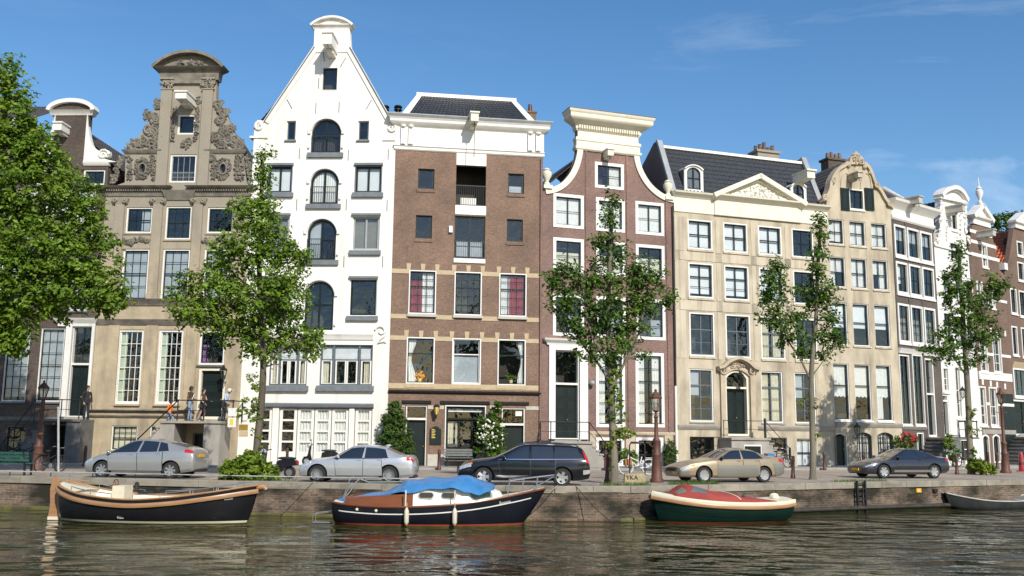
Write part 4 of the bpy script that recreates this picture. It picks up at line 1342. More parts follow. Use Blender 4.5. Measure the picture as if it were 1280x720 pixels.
dz = z1 - z0
mb.cornice(a, b, [(.06, z1 - dz * .45), (.08, z1 - dz * .42), (.12, z1 - dz * .40), (.14, z1 - dz * .32), (.28, z1 - dz * .26), (.62, z1 - dz * .17), (.66, z1 - dz * .14), (.66, z1 - dz * .05), (.74, z1 - .02), (.76, z1 + .1)], .4)
for k in range(26):
 u = a + (b - a) * (k + .5) / 26
 mb.box(u - .045, u + .045, -.24, -.1, z1 - dz * .40, z1 - dz * .31)
for (x, yb_, hh) in ((684, 233, 1.05), (835.5, 247, 1.05)):
 u, z = P(x, yb_)
 mb.box(u - .26, u + .26, -.2, .3, z - .15, z + .05)
 vase(mb, u, .05, z + .05, hh, .56)
h.part(mb, 'gable_trim', 'cream_paint', 35)
mb = MB(); mb.box(a - .78, b + .78, -.78, .42, z1 + .102, z1 + .14); h.part(mb, 'lead_cap', 'lead')
mb = MB()
for x, y in ((731.5, 300), (783, 300), (832.5, 320)):   # slightly raised piers between the bays
 u = P(x, y)[0]
 top = P(730, 185)[1] if x < 830 else P(832, 252)[1]
 w = .10
 mb.box(u, min(u + w, L - .01), -.055, .01, P(708, 424)[1] + .5 if x < 735 else 1.9, top)
h.part(mb, 'brick_pier', 'brick_red')
mb = MB(); zz = P(810, 540)[1]
mb.cornice(P(736, 540)[0], L - .12, [(.03, zz - .2), (.07, zz - .15), (.08, zz - .05), (.03, zz)], .01, lo=0, hi=0)
for x0, x1 in ((737, 744), (782, 794), (830.5, 841)):
 q = h.rect(x0, x1, 541, 576); mb.box(q[0], q[1], -.05, .01, 0, q[3])
h.part(mb, 'plinth', 'sandstone_light')
beam(h, 763.5, 190.5, .7, .36, .34, 'cream_paint')
h.gable_roof(zs - .1, P(760, 170)[1], 'pantile_dark')
mb = MB(); mb.tube([(L - .1, -.09, zs - .3), (L - .1, -.09, 4.6)], .06, 8); h.part(mb, 'drain_pipe', 'black_iron')
mb = MB(); mb.tube([(L - .1, -.09, 4.6), (L - .1, -.09, .1)], .075, 8); h.part(mb, 'downpipe', 'white_paint')
u, z = P(738, 479)
mb = MB(); mb.ball((u, -.25, z), (.16, .16, .14), 10); mb.box(u - .03, u + .03, -.25, 0, z + .08, z + .12); h.part(mb, 'wall_lamp', 'zinc', 40)
PRO = 1.5; zl = zd - .1
u0, u1 = P(668, 548, PRO)[0] + .3, P(741, 548, PRO)[0]
u0 = max(u0, .02)
stoop(h, u0, u1, zl, PRO, 'plinth_stone', P(767, 575, PRO)[0], 6)
mb = MB(); mb.box(u0, u1, -PRO + .04, -.01, -.1, zl - .13); h.part(mb, 'stoop_wall', 'plinth_stone')
y = -PRO + .05
railing(h, [(P(672, 555, PRO)[0], y, zl + .1, zl - .4), (P(676, 524, PRO)[0], y, zl + 1.0, zl), (P(689, 524, PRO)[0], y, zl + 1.0, zl), (P(737, 524, PRO)[0], y, zl + 1.0, zl), (P(764, 552, PRO)[0], y, 1.0, .2)])
H_NARROW = h
# wide beige house with pediment and black tiled roof
h = House('rendered_house', 'wide weathered beige house with a white pediment, two dormers and a black tiled roof', 'house', Q5, Q6)
L = h.L; P = h.P
cols = [(860, 890.5), (904.5, 934.5), (948, 977), (990, 1016.5)]
G = h.grid(cols, 305, [(275, 311.5), (329, 372), (391, 445)], 875)
for k, row in enumerate(G):
 for i, r in enumerate(row):
  if i == 3 and k == 0: cur = None
  else: cur = [[('blind_white', 0, 1, .0, 1, 'flat')], [('blind_white', .0, 1, .1, 1, 'flat')] if i != 3 else None, None if i < 2 or i == 3 else [('curtain_cream', .0, .4, 0, 1), ('curtain_cream', .6, 1, 0, 1)]][k]
  h.window(r, casing='white_paint', cw=.075, proud=.0, recess=.16, nx=2, bars='wide', ny=[(1, 1), (2, 1), (2, 1)][k], mid=.5 if k == 0 else .62, sash='green_black' if k < 2 else 'blue_grey_paint', sw=.06,
 sill='beige_render_pale', sillh=.14, silld=.07, curtain=cur)
be = h.grid([(862.5, 892), (952, 979), (994, 1020)], 497, [(461, 527)], 877)[0]
for i, r in enumerate(be):
 h.window(r, casing='white_paint', cw=.07, recess=.16, nx=2, bars='wide', ny=(3, 1), mid=.7, sash='blue_grey_paint', sw=.06, sill='plinth_stone', silld=.06,
 curtain=[('curtain_cream', .0, .42, 0, 1), ('curtain_cream', .58, 1, 0, 1)] if i == 1 else [('blind_grey', 0, .5, .5, 1, 'flat')])
zd = P(922, 545)[1]
r = h.rect(907, 936.5, 465, 545)
h.door((r[0], r[1], zd, r[3] + .1), casing='cream_paint', cw=.12, leaves=2, panels=3, transom=.27, arch=.35, recess=.35)
dr = (r[0], r[1], zd, r[3] + .1)
for x0, x1, y0 in ((862.5, 893, 546), (996, 1021, 548)):
 q = h.rect(x0, x1, y0, 574); h.window((q[0], q[1], .3 if x0 < 900 else .05, q[3]), casing='green_black' if x0 < 900 else 'white_paint', cw=.05, nx=3, ny=(1, 1), mid=.5, sill=None, curtain=None if x0 < 900 else [('blind_white', 0, 1, 0, 1, 'flat')])
q = h.rect(960, 984, 547, 570); h.window((q[0], q[1], .45, q[3]), casing='blue_grey_paint', cw=.05, nx=2, ny=1, mid=None, sill=None)
zc = P(930, 262)[1]
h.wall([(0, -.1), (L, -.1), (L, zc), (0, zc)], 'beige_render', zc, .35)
mb = MB()
usl = [0.0] + [x for r in G[0] for x in (r[0] - .22, r[1] + .22)] + [L]
zrows = [(G[0][0][2] - .16, G[0][0][3] + .1), (G[1][0][2] - .16, G[1][0][3] + .1), (G[2][0][2] - .16, G[2][0][3] + .1)]
for i in range(0, len(usl), 2):
 a, b = usl[i] + .02, usl[i + 1] - .02
 if b - a < .1: continue
 for z0, z1 in zrows: mb.box(a, b, -.022, .01, z0, z1)
for z0, z1 in ((zrows[1][1] + .03, zrows[0][0] - .03), (zrows[2][1] + .03, zrows[1][0] - .03)):
 for i in range(4):
  a = G[0][i][0] - .6; b = G[0][i][1] + .6
  mb.box(a, min(b, L - .05), -.03, .01, z0, z1)
h.part(mb, 'stone_panel', 'beige_render_pale')
mb = MB()
zp = P(870, 532)[1]
for a, b in ((.02, dr[0] - .45), (dr[1] + .45, L - .02)):
 mb.cornice(a, b, [(.04, zp - .22), (.12, zp - .08), (.14, zp), (.04, zp + .05)], .01, lo=0, hi=0)
h.part(mb, 'plinth', 'plinth_stone')
mb = MB()
for sg in (0, 1):
 a = dr[0] - .36 if sg == 0 else dr[1] + .04
 mb.box(a, a + .32, -.14, .01, zd - .6, dr[3] - .15); mb.box(a - .04, a + .36, -.2, .01, zd - .6, zp + .06)
 volute(mb, (a + .16, dr[3] - .05), .24, -.16, 1 if sg else -1, .5, .07)
um = (dr[0] + dr[1]) / 2
hood = catmull([(dr[0] - .55, dr[3] + .02), (dr[0] - .2, dr[3] + .12), (dr[0] + .2, dr[3] + .42), (um, dr[3] + .62), (dr[1] - .2, dr[3] + .42), (dr[1] + .2, dr[3] + .12), (dr[1] + .55, dr[3] + .02)], 4)
mb.ribbon(hood, .16, -.4, .01); mb.ribbon([(x, z - .1) for x, z in hood], .1, -.26, .01)
carve(mb, (um, dr[3] + .3), 1.0, .4, 26, -.06, random.Random(5), (.06, .12))
mb.ribbon(h.outline_of((dr[0] - .02, dr[1] + .02, zd, dr[3] + .02), .36)[2:], -.09, -.08, .01)
h.part(mb, 'door_surround', 'sandstone_light', 40)
lantern(h, um + .1, dr[3] - .55, -.2, 1.25)
mb = MB()
z0, z1 = P(860, 266)[1], P(860, 241)[1]
mb.cornice(.02, L - .02, [(.03, z0), (.06, z0 + .03), (.06, z1 - .35), (.12, z1 - .3), (.2, z1 - .22), (.38, z1 - .1), (.42, z1)], .3, lo=.2, hi=.2)
pa, pb2 = P(889, 246)[0], P(1002, 258)[0]
mb.cornice(pa + .2, pb2 - .2, [(.12, z0), (.14, z0 + .03), (.14, z1 - .3), (.3, z1 - .2), (.5, z1 - .06), (.52, z1 + .03)], .1, lo=.4, hi=.4)
um = (pa + pb2) / 2
zap = P(945.5, 217, .3)[1]
tri = [(pa - .1, z1 + .035), (um, zap), (pb2 + .1, z1 + .035)]
mb.ribbon(tri[:2], -.28, -.52, .4); mb.ribbon(tri[1:], -.28, -.52, .4)
mb.ribbon([(pa + .35, z1 + .035), (um, zap - .34)], -.12, -.3, .4); mb.ribbon([(um, zap - .34), (pb2 - .35, z1 + .035)], -.12, -.3, .4)
cn = h.part(mb, 'cornice', 'cream_paint', 25)
mb = MB(); mb.prism([(pa + .2, z1 + .04), (pb2 - .2, z1 + .04), (um, zap - .2)], -.14, .3); mb.build('tympanum', 'cream_paint', cn)
mb = MB(); rr = random.Random(9)
for k in range(150):
 f = rr.uniform(-1, 1); u = um + f * (pb2 - pa) * .30; hh = (zap - z1 - .45) * (1 - abs(f)) * .78
 mb.ball((u, -.16, z1 + .1 + rr.random() * max(hh, .08)), (rr.uniform(.05, .13), .1, rr.uniform(.04, .09)), 6, rot=Matrix.Rotation(rr.uniform(0, PI), 3, 'Y'))
mb.build('relief', 'boat_white', cn, smooth=50)
ye, yr = .25, 2.0
zr0 = (P(843, 186.5, -yr)[1] + P(1000, 211, -yr)[1]) / 2
rl, rr_u = P(846, 190, -yr)[0], P(984, 208, -yr)[0]
zr0 = P(915, 196.5, -yr)[1]
bl, br, tl, tr = Vector((.25, ye, z1 + .05)), Vector((L - .1, ye, z1 + .05)), Vector((.25, yr, zr0)), Vector((L - .1, yr, zr0))
mb = MB(); pantiles(mb, bl, br, tl, tr, .25, .36); rf = h.part(mb, 'roof', 'pantile_black', 50)
mb = MB(); mb.box(.0, L, yr - .12, yr + .3, zr0 + .05, zr0 + .22); mb.build('ridge_board', 'white_paint', rf)
mb = MB(); mb.add([tuple(tl), tuple(tr), (L, 8.5, z1), (0, 8.5, z1)], [(0, 1, 2, 3)]); mb.build('roof_slope', 'pantile_dark', rf)
mb = MB()
for u in (.0, L - .3):
 mb.hexa([(u, ye - .1, z1 - .2), (u + .3, ye - .1, z1 - .2), (u + .3, 8.5, z1 - .2), (u, 8.5, z1 - .2)], [(u, yr - .05, zr0 + .45), (u + .3, yr - .05, zr0 + .45), (u + .3, yr + .4, zr0 + .45), (u, yr + .4, zr0 + .45)])
mb.build('party_wall', 'brick_red', rf)
mb = MB()
for u in (-.02, L - .32):
 mb.hexa([(u, ye - .13, z1 - .05), (u + .34, ye - .13, z1 - .05), (u + .34, ye + .02, z1 - .05), (u, ye + .02, z1 - .05)], [(u, yr - .1, zr0 + .52), (u + .34, yr - .1, zr0 + .52), (u + .34, yr + .1, zr0 + .52), (u, yr + .1, zr0 + .52)])
mb.build('party_coping', 'zinc', rf)
for (x0, x1, y0, y1, hb) in ((855.5, 879, 206, 236, 0), (988.5, 1008, 228, 253, 1)):
 v = -.32
 a, b = P(x0, (y0 + y1) / 2, v), P(x1, (y0 + y1) / 2, v)
 zt_, zb_ = P((x0 + x1) / 2, y0, v)[1], P((x0 + x1) / 2, y1 + 3, v)[1]
 hole = h.outline_of((a[0] + .18, b[0] - .18, zb_ + .12, zt_ - .16), .3)
 o = h.outline_of((a[0], b[0], zb_, zt_), .26)
 mb = MB(); mb.prism(o, .32, .44, [hole]); mb.ribbon(o[2:], .07, .22, 1.5)
 d = mb.build('dormer', 'white_paint', h.root)
 mb = MB(); mb.box(a[0] + .03, b[0] - .03, 0.44, 1.9, zb_ - .2, zt_ - .28); mb.build('dormer_cheek', 'lead', d)
 mb = MB(); pv = [(x, .405, z) for x, z in hole]; mb.add(pv, [tuple(range(len(pv)))]); mb.build('pane', 'window_glass', d)
 mb = MB(); um2 = (a[0] + b[0]) / 2; mb.box(um2 - .04, um2 + .04, .36, .40, zb_ + .12, zt_ - .17); mb.box(a[0] + .18, b[0] - .18, .365, .399, (zb_ + zt_) / 2 - .02, (zb_ + zt_) / 2 + .02); mb.ribbon(hole, .05, .36, .40, closed=True); mb.build('sash', 'green_black', d)
 mb = MB(); mb.grid(lambda s_, t_: (a[0] + .18 + (b[0] - a[0] - .36) * s_, .46, zb_ + .12 + (zt_ - zb_ - .3) * t_), 2, 2); mb.build('blind', 'blind_white', d)
 if hb:
  uu, zz = P(1014, 218, .9)
  mb = MB(); mb.box(uu - .28, uu + .28, -.9, .6, zz - .22, zz + .22); mb.box(uu - .36, uu + .36, -1.0, .6, zz + .221, zz + .32); mb.build('hoist_beam', 'cream_paint', d)
mb = MB(); a, b = P(943, 200, -3.2), P(969, 200, -3.2)
zt_ = P(956, 193, -3.2)[1]
mb.box(a[0], b[0], 2.8, 3.7, zt_ - 2.5, zt_); mb.box(a[0] - .1, b[0] + .1, 2.7, 3.8, zt_, zt_ + .15)
c_ = mb.build('chimney', 'sandstone', h.root)
for k in range(5):
 u = a[0] + (b[0] - a[0]) * (k + .5) / 5; mb = MB(); mb.lathe([(.15, 0), (.11, .3 + .15 * (k % 3)), (.14, .34 + .15 * (k % 3))], (u, 3.25, zt_ + .15), 9); mb.build('chimney_pot', 'brick_russet', c_)
PRO = 1.4; zl = zd - .1
u0, u1 = dr[0] - .5, P(962, 550, PRO)[0]
stoop(h, u0, u1, zl, PRO, 'plinth_stone', P(991, 574, PRO)[0], 6)
mb = MB(); mb.box(u0, u1, -PRO + .04, -.01, -.1, zl - .13); sw_ = h.part(mb, 'stoop_wall', 'plinth_stone')
q = h.rect(930, 952, 556, 570, PRO); mb = MB(); mb.ribbon([(q[0], q[2]), (q[1], q[2]), (q[1], q[3]), (q[0], q[3])], .09, -PRO + .0, -PRO + .06, closed=True); mb.build('cellar_window', 'white_paint', sw_)
mb = MB(); mb.add([(q[0], -PRO + .032, q[2]), (q[1], -PRO + .032, q[2]), (q[1], -PRO + .032, q[3]), (q[0], -PRO + .032, q[3])], [(0, 1, 2, 3)]); mb.build('pane', 'green_black', sw_)
y = -PRO + .05
railing(h, [(P(905, 528, PRO)[0], y, zl + .95, zl), (P(957, 525, PRO)[0], y, zl + .95, zl), (P(987, 548, PRO)[0], y, 1.15, .15)], r=.022)
mb = MB()
for px in (957, 987):
 uu = P(px, 535, PRO)[0]; zf = zl if px == 957 else .1
 mb.box(uu - .05, uu + .05, y - .05, y + .05, zf, zf + 1.0); mb.ball((uu, y, zf + 1.05), .07)
h.part(mb, 'railing_post', 'black_iron')
H_BEIGE = h
# narrower beige bell-gable house with black shutters
h = House('rendered_house', 'weathered beige bell gable house with black attic shutters and a carved crest', 'house', Q6, Q7)
L = h.L; P = h.P
cols = [(1035.5, 1055), (1062, 1082), (1089, 1108)]
rws = [(274, 305), (321, 358.5), (378, 431), (454.5, 525)]
dxs = [0, 2.0, 4.5, 7.0]
for k, rw in enumerate(rws):
 G = h.grid([(a + dxs[k], b + dxs[k]) for a, b in cols], sum(rw) / 2, [rw], 1045 + dxs[k])[0]
 for i, r in enumerate(G):
  cur = [[('curtain_white', 0, 1, .12 if i == 0 else 0, 1)], [('curtain_white', 0, .48, .0 if i != 2 else .5, 1), ('curtain_white', .52, 1, .0 if i else .5, 1)],
 [('blind_white', 0, 1, .42, 1, 'flat')], [('curtain_white', 0, 1, .40, 1, 'lace')] + ([('curtain_white', .05, .55, 0, .42)] if i == 2 else [])][k]
  h.window(r, casing='white_paint', cw=.05, proud=-.05, recess=.17, nx=2 if k < 2 else 1, ny=(1, 1), mid=[.5, .5, .55, .62][k], sash='green_black', sw=.055, sill='white_paint' if k == 3 else 'beige_render_pale', sillh=.12, silld=.07, curtain=cur)
r = h.rect(1043, 1060, 541, 580); h.door((r[0], r[1], .06, r[3]), casing='cream_paint', cw=.07, leaves=1, panels=3, arch=.18)
for x0, x1 in ((1071, 1090), (1097, 1117)):
 r = h.rect(x0, x1, 540.5, 573); r = (r[0], r[1], .25, r[3])
 w = h.window(r, casing='blue_grey_paint', cw=.04, proud=-.08, nx=4, ny=2, mid=.7, arch=.22, sill=None, sash='black_iron', sw=.03, curtain=[('curtain_white', 0, 1, 0, 1, 'flat')])
 mb = MB()
 for k in range(7):
  x = r[0] + (r[1] - r[0]) * (k + .5) / 7
  mb.box(x - .012, x + .012, .0, .03, r[2], r[3] - .08)
  mb.tube([(x + .08 * math.cos(q * PI / 4), .01, r[2] + .45 + .1 * math.sin(q * PI / 4)) for q in range(8)], .01, 4, closed=True)
 mb.build('window_grille', 'black_iron', w)
r = h.rect(1061.5, 1079.5, 237, 262)
h.window(r, casing='white_paint', cw=.06, proud=.02, nx=2, ny=1, mid=None, bars='wide', sill='white_paint', silld=.08)
mb = MB()
for x0, x1 in ((1050.5, 1060.8), (1080.6, 1091.5)):
 q = h.rect(x0, x1, 235.5, 263)
 mb.box(q[0], q[1], -.09, -.03, q[2], q[3]); mb.ribbon([(q[0] + .1, q[2] + .12), (q[1] - .1, q[2] + .12), (q[1] - .1, q[3] - .12), (q[0] + .1, q[3] - .12)], .05, -.11, -.03, closed=True)
h.part(mb, 'shutter', 'green_black')
Lf = [P(1026.5, 254), P(1034, 247), P(1038, 238), P(1039.5, 229), P(1043, 221), P(1049, 213), P(1055, 209.5), P(1060, 205)]
Rt = [P(1078, 205), P(1084, 211), P(1088, 220), P(1092.5, 232), P(1095.5, 236), P(1099, 240), P(1104, 249), P(1110, 257), P(1115, 262)]
Lf = catmull(Lf, 3); Rt = catmull(Rt, 3)
zs = P(1113, 262)[1]
zk = P(1069, 206)[1]
out = [(0, -.1), (L, -.1), (L, zs)] + [p for p in Rt[::-1] if p[0] < L - .02] + [(p[0], p[1]) for p in Lf[::-1] if p[0] > .02] + [(0, P(1028, 256)[1])]
h.wall(out, 'beige_render', P(1028, 258)[1], .35)
mb = MB()
mb.ribbon([p for p in Lf if p[0] > -.3], .2, -.16, .38); mb.ribbon([p for p in Rt if p[0] < L + .2], .2, -.16, .38)
um = P(1069.5, 200)[0]
for px, py, sg in ((1041, 228, 1), (1094, 234, -1), (1030, 250, 1), (1110, 257, -1)):
 u, z = P(px, py); volute(mb, (u, z + .1), .2, -.14, sg, 1, .07)
mb.prism([P(1060, 206), P(1079, 206), P(1077.5, 199), P(1075, 195.5), P(1064, 195.5), P(1061, 199)], -.15, .3)
carve(mb, P(1069.5, 201), .75, .5, 26, -.16, random.Random(2), (.06, .12))
u, z = P(1069.5, 193.5)
mb.ball((u, 0, z), (.32, .2, .14), 8); mb.ball((u, 0, z + .12), .12, 7)
for px, py in ((1080, 210), (1060, 208), (1087, 217)): u, z = P(px, py); mb.ball((u, -.05, z + .2), .12, 7); mb.ball((u, -.05, z + .05), .16, 7)
for px0 in (1051, 1076):
 mb.ribbon(catmull([P(px0 + 0, 236), P(px0 + 1.5, 224), P(px0 + 6, 217), P(px0 + 11, 222), P(px0 + 12.5, 234)], 4), .07, -.05, .01)
h.part(mb, 'gable_trim', 'sandstone_light', 45)
beam(h, 1075.5, 218.5, 1.0, .34, .3, 'beige_render_pale')
mb = MB(); zp = P(1080, 530)[1]; mb.cornice(.02, L - .02, [(.04, zp - .2), (.12, zp - .05), (.14, zp + .02), (.04, zp + .06)], .01, lo=0, hi=0); h.part(mb, 'plinth', 'plinth_stone')
u, z = P(1066, 538); lantern(h, u, z, -.4, 1.1)
ze = P(1028, 258)[1]
rf = h.gable_roof(ze, P(1060, 196)[1], 'pantile_dark', um=um, y0=.36)
mb = MB(); a, b = P(1032, 205, -3.5), P(1052, 205, -3.5); zt_ = P(1042, 202, -3.5)[1]
mb.box(a[0], b[0], 3.2, 4, zt_ - 2, zt_); mb.box(a[0] - .1, b[0] + .1, 3.1, 4.1, zt_, zt_ + .14); c_ = mb.build('chimney', 'brick_dark', h.root)
for k in range(4): mb = MB(); mb.lathe([(.13, 0), (.1, .4 + .1 * (k % 2))], (a[0] + (b[0] - a[0]) * (k + .5) / 4, 3.5, zt_ + .14), 8); mb.build('chimney_pot', 'brick_russet', c_)
H_BELL = h
# dark narrow house with white cornice
h = House('brick_house', 'dark grey brick house with three bays of white framed sashes under a white cornice', 'house', Q7, Q8)
L = h.L; P = h.P
c1 = [(1117.5, 1132.5), (1133.5, 1149), (1149.8, 1164.5)]
WS = dict(casing='white_paint', cw=.13, proud=.05, recess=.09, sash='green_black', sw=.05, sill='white_paint', sillh=.16, silld=.09, silw=.03)
for k, (rw, dx) in enumerate((((282, 320.5), 0), ((328, 367), 2.5), ((380, 428), 4.8))):
 G = h.grid([(a + dx, b + dx) for a, b in c1], sum(rw) / 2, [rw], 1125 + dx)[0]
 for i, r in enumerate(G):
  r = (r[0] + .02, r[1] - .02, r[2], r[3])
  h.window(r, nx=2, ny=(1, 1) if k < 2 else (2, 1), mid=.5, curtain=[[('blind_grey', 0, 1, .5, 1, 'flat')], [('curtain_white', 0, .6, .3, 1)] if i == 0 else None, [('blind_tan', 0, 1, 0, .65, 'flat')]][k], **WS)
for x0, x1 in ((1125, 1137.5), (1141.5, 1154)):
 r = h.rect(x0, x1, 444, 531); h.window(r, nx=2, ny=(1, 2), mid=.62, curtain=None, **dict(WS, cw=.07))
zd = P(1163, 546)[1]
r = h.rect(1158, 1169.5, 448, 546); h.door((r[0] + .05, r[1], zd, r[3]), casing='white_paint', cw=.12, leaves=1, panels=3, transom=.46, tm=(2, 2))
r = h.rect(1146, 1154, 541, 560); h.window((r[0], r[1], .3, r[3]), nx=1, ny=1, mid=None, **dict(WS, cw=.07))
zt = P(1143, 279)[1]
h.wall([(0, -.1), (L, -.1), (L, zt), (0, zt)], 'brick_grey', zt, .3)
mb = MB()
za, zb = P(1143, 281)[1], P(1143, 257)[1]
mb.cornice(.0, L, [(.03, za), (.1, za + .1), (.12, za + .25), (.05, za + .3), (.05, zb - .6), (.2, zb - .4), (.45, zb - .16), (.5, zb)], .3, lo=.3)
h.part(mb, 'cornice', 'white_paint', 25)
z0, z1 = P(1150, 444)[1], P(1150, 438)[1]
mb = MB(); mb.cornice(.03, L - .02, [(.06, z0), (.1, z0 + .1), (.2, z1 - .03), (.22, z1)], .01, lo=0, hi=0); h.part(mb, 'string_course', 'white_paint')
mb = MB()
for x, y in ((1115.6, 340), (1133, 330), (1149.3, 330)): u = P(x, y)[0]; mb.box(max(u, .02), max(u, .02) + .06, -.05, .01, z1 + .05, za - .05)
h.part(mb, 'brick_pier', 'brick_grey')
mb = MB(); zp = P(1135, 533)[1]; mb.cornice(.02, P(1157, 533)[0], [(.05, zp - .2), (.16, zp - .05), (.18, zp)], .01, lo=0, hi=0); mb.box(.02, P(1157, 533)[0], -.03, .01, 0, zp - .21) if False else None; h.part(mb, 'plinth', 'plinth_stone')
beam(h, 1151, 250, 1.1, .45, .4, 'pale_block')
mb = MB(); pa = P(1112, 246, -1.6); pantiles(mb, Vector((-.1, .3, zb)), Vector((L, .3, zb)), Vector((-.1, 2.2, zb + 1.7)), Vector((L * .55, 2.2, zb + 1.7))); rf = h.part(mb, 'roof', 'pantile_black', 50)
mb = MB(); mb.hexa([(L * 1.0, .28, zb), (L + .25, .28, zb), (L + .25, .6, zb), (L, .6, zb)], [(L * .55, 2.15, zb + 1.75), (L * .55 + .3, 2.15, zb + 1.75), (L * .55 + .3, 2.4, zb + 1.75), (L * .55, 2.4, zb + 1.75)]); mb.add([(L * .55, 2.2, zb + 1.72), (L, .35, zb), (L, 7, zb), (L * .55, 7, zb + 1.7)], [(0, 1, 2, 3)]); mb.build('hip_board', 'white_paint', rf)
uu = P(1168, 572)[0]
stoop(h, P(1157, 546)[0], L - .02, zd - .05, 1.3, 'dark_stone', P(1146, 575)[0], 7)
H_GREY = h
# white neck gable on the right
h = House('white_house', 'narrow white painted house with a slim ornate neck gable beside the grey brick house', 'house', Q8, Q9)
L = h.L; P = h.P
WS = dict(casing='white_paint', cw=.10, proud=.03, recess=.12, sash='green_black', sw=.05, sill='white_paint', sillh=.12, silld=.08)
h.window(h.rect(1189, 1196.5, 267, 288), nx=1, ny=(1, 1), mid=.5, **WS)
h.window(h.rect(1187, 1198, 303, 325), nx=2, ny=(1, 1), mid=.5, **WS)
for rw, cs in (((343, 375), [(1178, 1189), (1193.5, 1204), (1207, 1216)]), ((390, 430), [(1179.5, 1190), (1195, 1205.5), (1208, 1217)])):
 for x0, x1 in cs: h.window(h.rect(x0, x1, rw[0] + (x0 - 1178) * .25, rw[1] + (x0 - 1178) * .2), nx=2, ny=(1, 1), mid=.5, curtain=[('curtain_white', 0, 1, 0, .6)], **WS)
for x0, x1 in ((1178.5, 1186), (1194, 1201.5), (1207, 1214)): h.window(h.rect(x0, x1, 459, 490 if x0 < 1190 else 523), nx=2, ny=(2, 1), mid=.55, **dict(WS, sash='white_paint'))
zd = P(1183, 545)[1]
r = h.rect(1179.5, 1187, 493, 545); h.door((r[0], r[1], zd, r[3]), casing='white_paint', cw=.1, leaves=1, panels=4, transom=.16)
r = h.rect(1200, 1212, 549, 570); h.window((r[0], r[1], .3, r[3]), nx=2, ny=1, mid=None, **WS)
zs = P(1171, 304)[1]
out = [(0, -.1), (L, -.1), P(1218.5, 322), P(1208, 309), P(1206, 249), P(1200, 240), P(1190, 234), P(1178, 236), P(1174.5, 242), P(1175, 285), P(1169.5, 303), (0, zs)]
out[2] = (L, P(1217, 322)[1]); out[-2] = (.15, zs)
h.wall(out, 'white_paint', zs - .1, .35)
mb = MB()
A = catmull([P(1173, 243), P(1178, 236.5), P(1190, 232.5), P(1200, 238), P(1207, 250)], 5)
mb.ribbon(A, -.28, -.3, .4); mb.ribbon([(x, z - .25) for x, z in A], -.12, -.16, .4)
q = [P(1174, 245), P(1206.5, 252)]; mb.ribbon(q, -.2, -.2, .4)
rr = random.Random(4)
for k in range(26):
 t = k / 25
 for xa in (1175.5 - t * 2 - max(0, t - .75) * 10, 1205.5 + t * 1.5 + max(0, t - .75) * 14):
  carve(mb, P(xa, 250 + t * 52), .25, .3, 3, -.05, rr, (.07, .12))
for y in range(262, 300, 4):
 for x in (1183, 1200): carve(mb, P(x, y), .2, .2, 2, -.03, rr, (.05, .09))
mb.box(.0, L, -.1, .02, zs - .25, zs - .1)
h.part(mb, 'gable_trim', 'white_paint', 45)
beam(h, 1205, 260, 1.2, .4, .42, 'pale_block')
h.gable_roof(zs - .05, P(1190, 250)[1], 'pantile_black')
PRO = 1.3
stoop(h, P(1176, 547)[0], P(1200, 547)[0], zd - .06, PRO, 'dark_stone', P(1168, 575)[0], 6) if False else stoop(h, .05, P(1198, 547)[0], zd - .06, PRO, 'dark_stone')
railing(h, [(.1, -PRO, zd + .95, zd - .1), (P(1197, 540)[0], -PRO, zd + .95, zd - .1), (P(1197, 540)[0], -.1, zd + .95, zd - .1)], r=.04)
mb = MB()
u, z = P(1196, 492); lantern(h, u, z, -.4, 1.1)
H_WHITE2 = h
# russet brick house, stone bands, orange roof
h = House('brick_house', 'russet brick house with white stone bands and a white gable top carrying a finial', 'house', Q9, QX)
L = h.L; P = h.P
WS = dict(casing='white_paint', cw=.10, proud=.03, recess=.12, sash='white_paint', sw=.05, bar=.04, sill='white_paint', sillh=.12, silld=.08)
h.window(h.rect(1227, 1234, 306, 334), nx=2, ny=(1, 1), mid=.5, **WS)
for x0, x1, y0, y1 in ((1221, 1228.5, 352, 382), (1234, 1243, 355, 385), (1224.5, 1234, 418, 465), (1241, 1251.5, 420, 466), (1223.5, 1233, 483, 532), (1237, 1247, 484, 533)):
 h.window(h.rect(x0, x1, y0, y1), nx=2, ny=(2, 1), mid=.5, arch=.2 if y0 in (418, 420) else 0, curtain=[('curtain_white', 0, 1, 0, .5)] if y0 < 400 else None, **WS)
for x0, x1 in ((1228, 1236.5), (1241, 1250)):
 r = h.rect(x0, x1, 543, 571); h.window((r[0], r[1], .2, r[3]), nx=1, ny=1, mid=None, arch=.2, **dict(WS, sash='green_black', sill=None))
zs = P(1218, 318)[1]
zr = P(1256, 344)[1]
ztop = P(1226, 281)[1]
out = [(0, -.1), (L, -.1), (L, zr), P(1250, 338), P(1238, 284), P(1216, 281), P(1210, 312)]
h.wall(out, 'brick_russet', zr, .35)
mb = MB()
ga, gb = P(1214, 270)[0], P(1238, 273)[0]
um = (ga + gb) / 2
zb = P(1226, 274)[1]
mb.box(ga + .15, gb - .15, -.06, .35, P(1226, 282)[1], zb)
mb.cornice(ga + .2, gb - .2, [(.1, zb - .1), (.25, zb), (.28, zb + .12)], .4)
zap = P(1227, 255)[1]
mb.ribbon([(ga - .1, zb + .12), (um, zap)], -.3, -.3, .4); mb.ribbon([(um, zap), (gb + .1, zb + .12)], -.3, -.3, .4)
mb.prism([(ga + .1, zb + .1), (gb - .1, zb + .1), (um, zap - .2)], -.1, .3)
vase(mb, um, .0, zap - .05, 1.35, .5)
mb.lathe([(.05, 0), (.02, .7), (0, .75)], (um, 0, zap + 1.2), 6)
h.part(mb, 'gable_trim', 'white_paint', 40)
mb = MB()
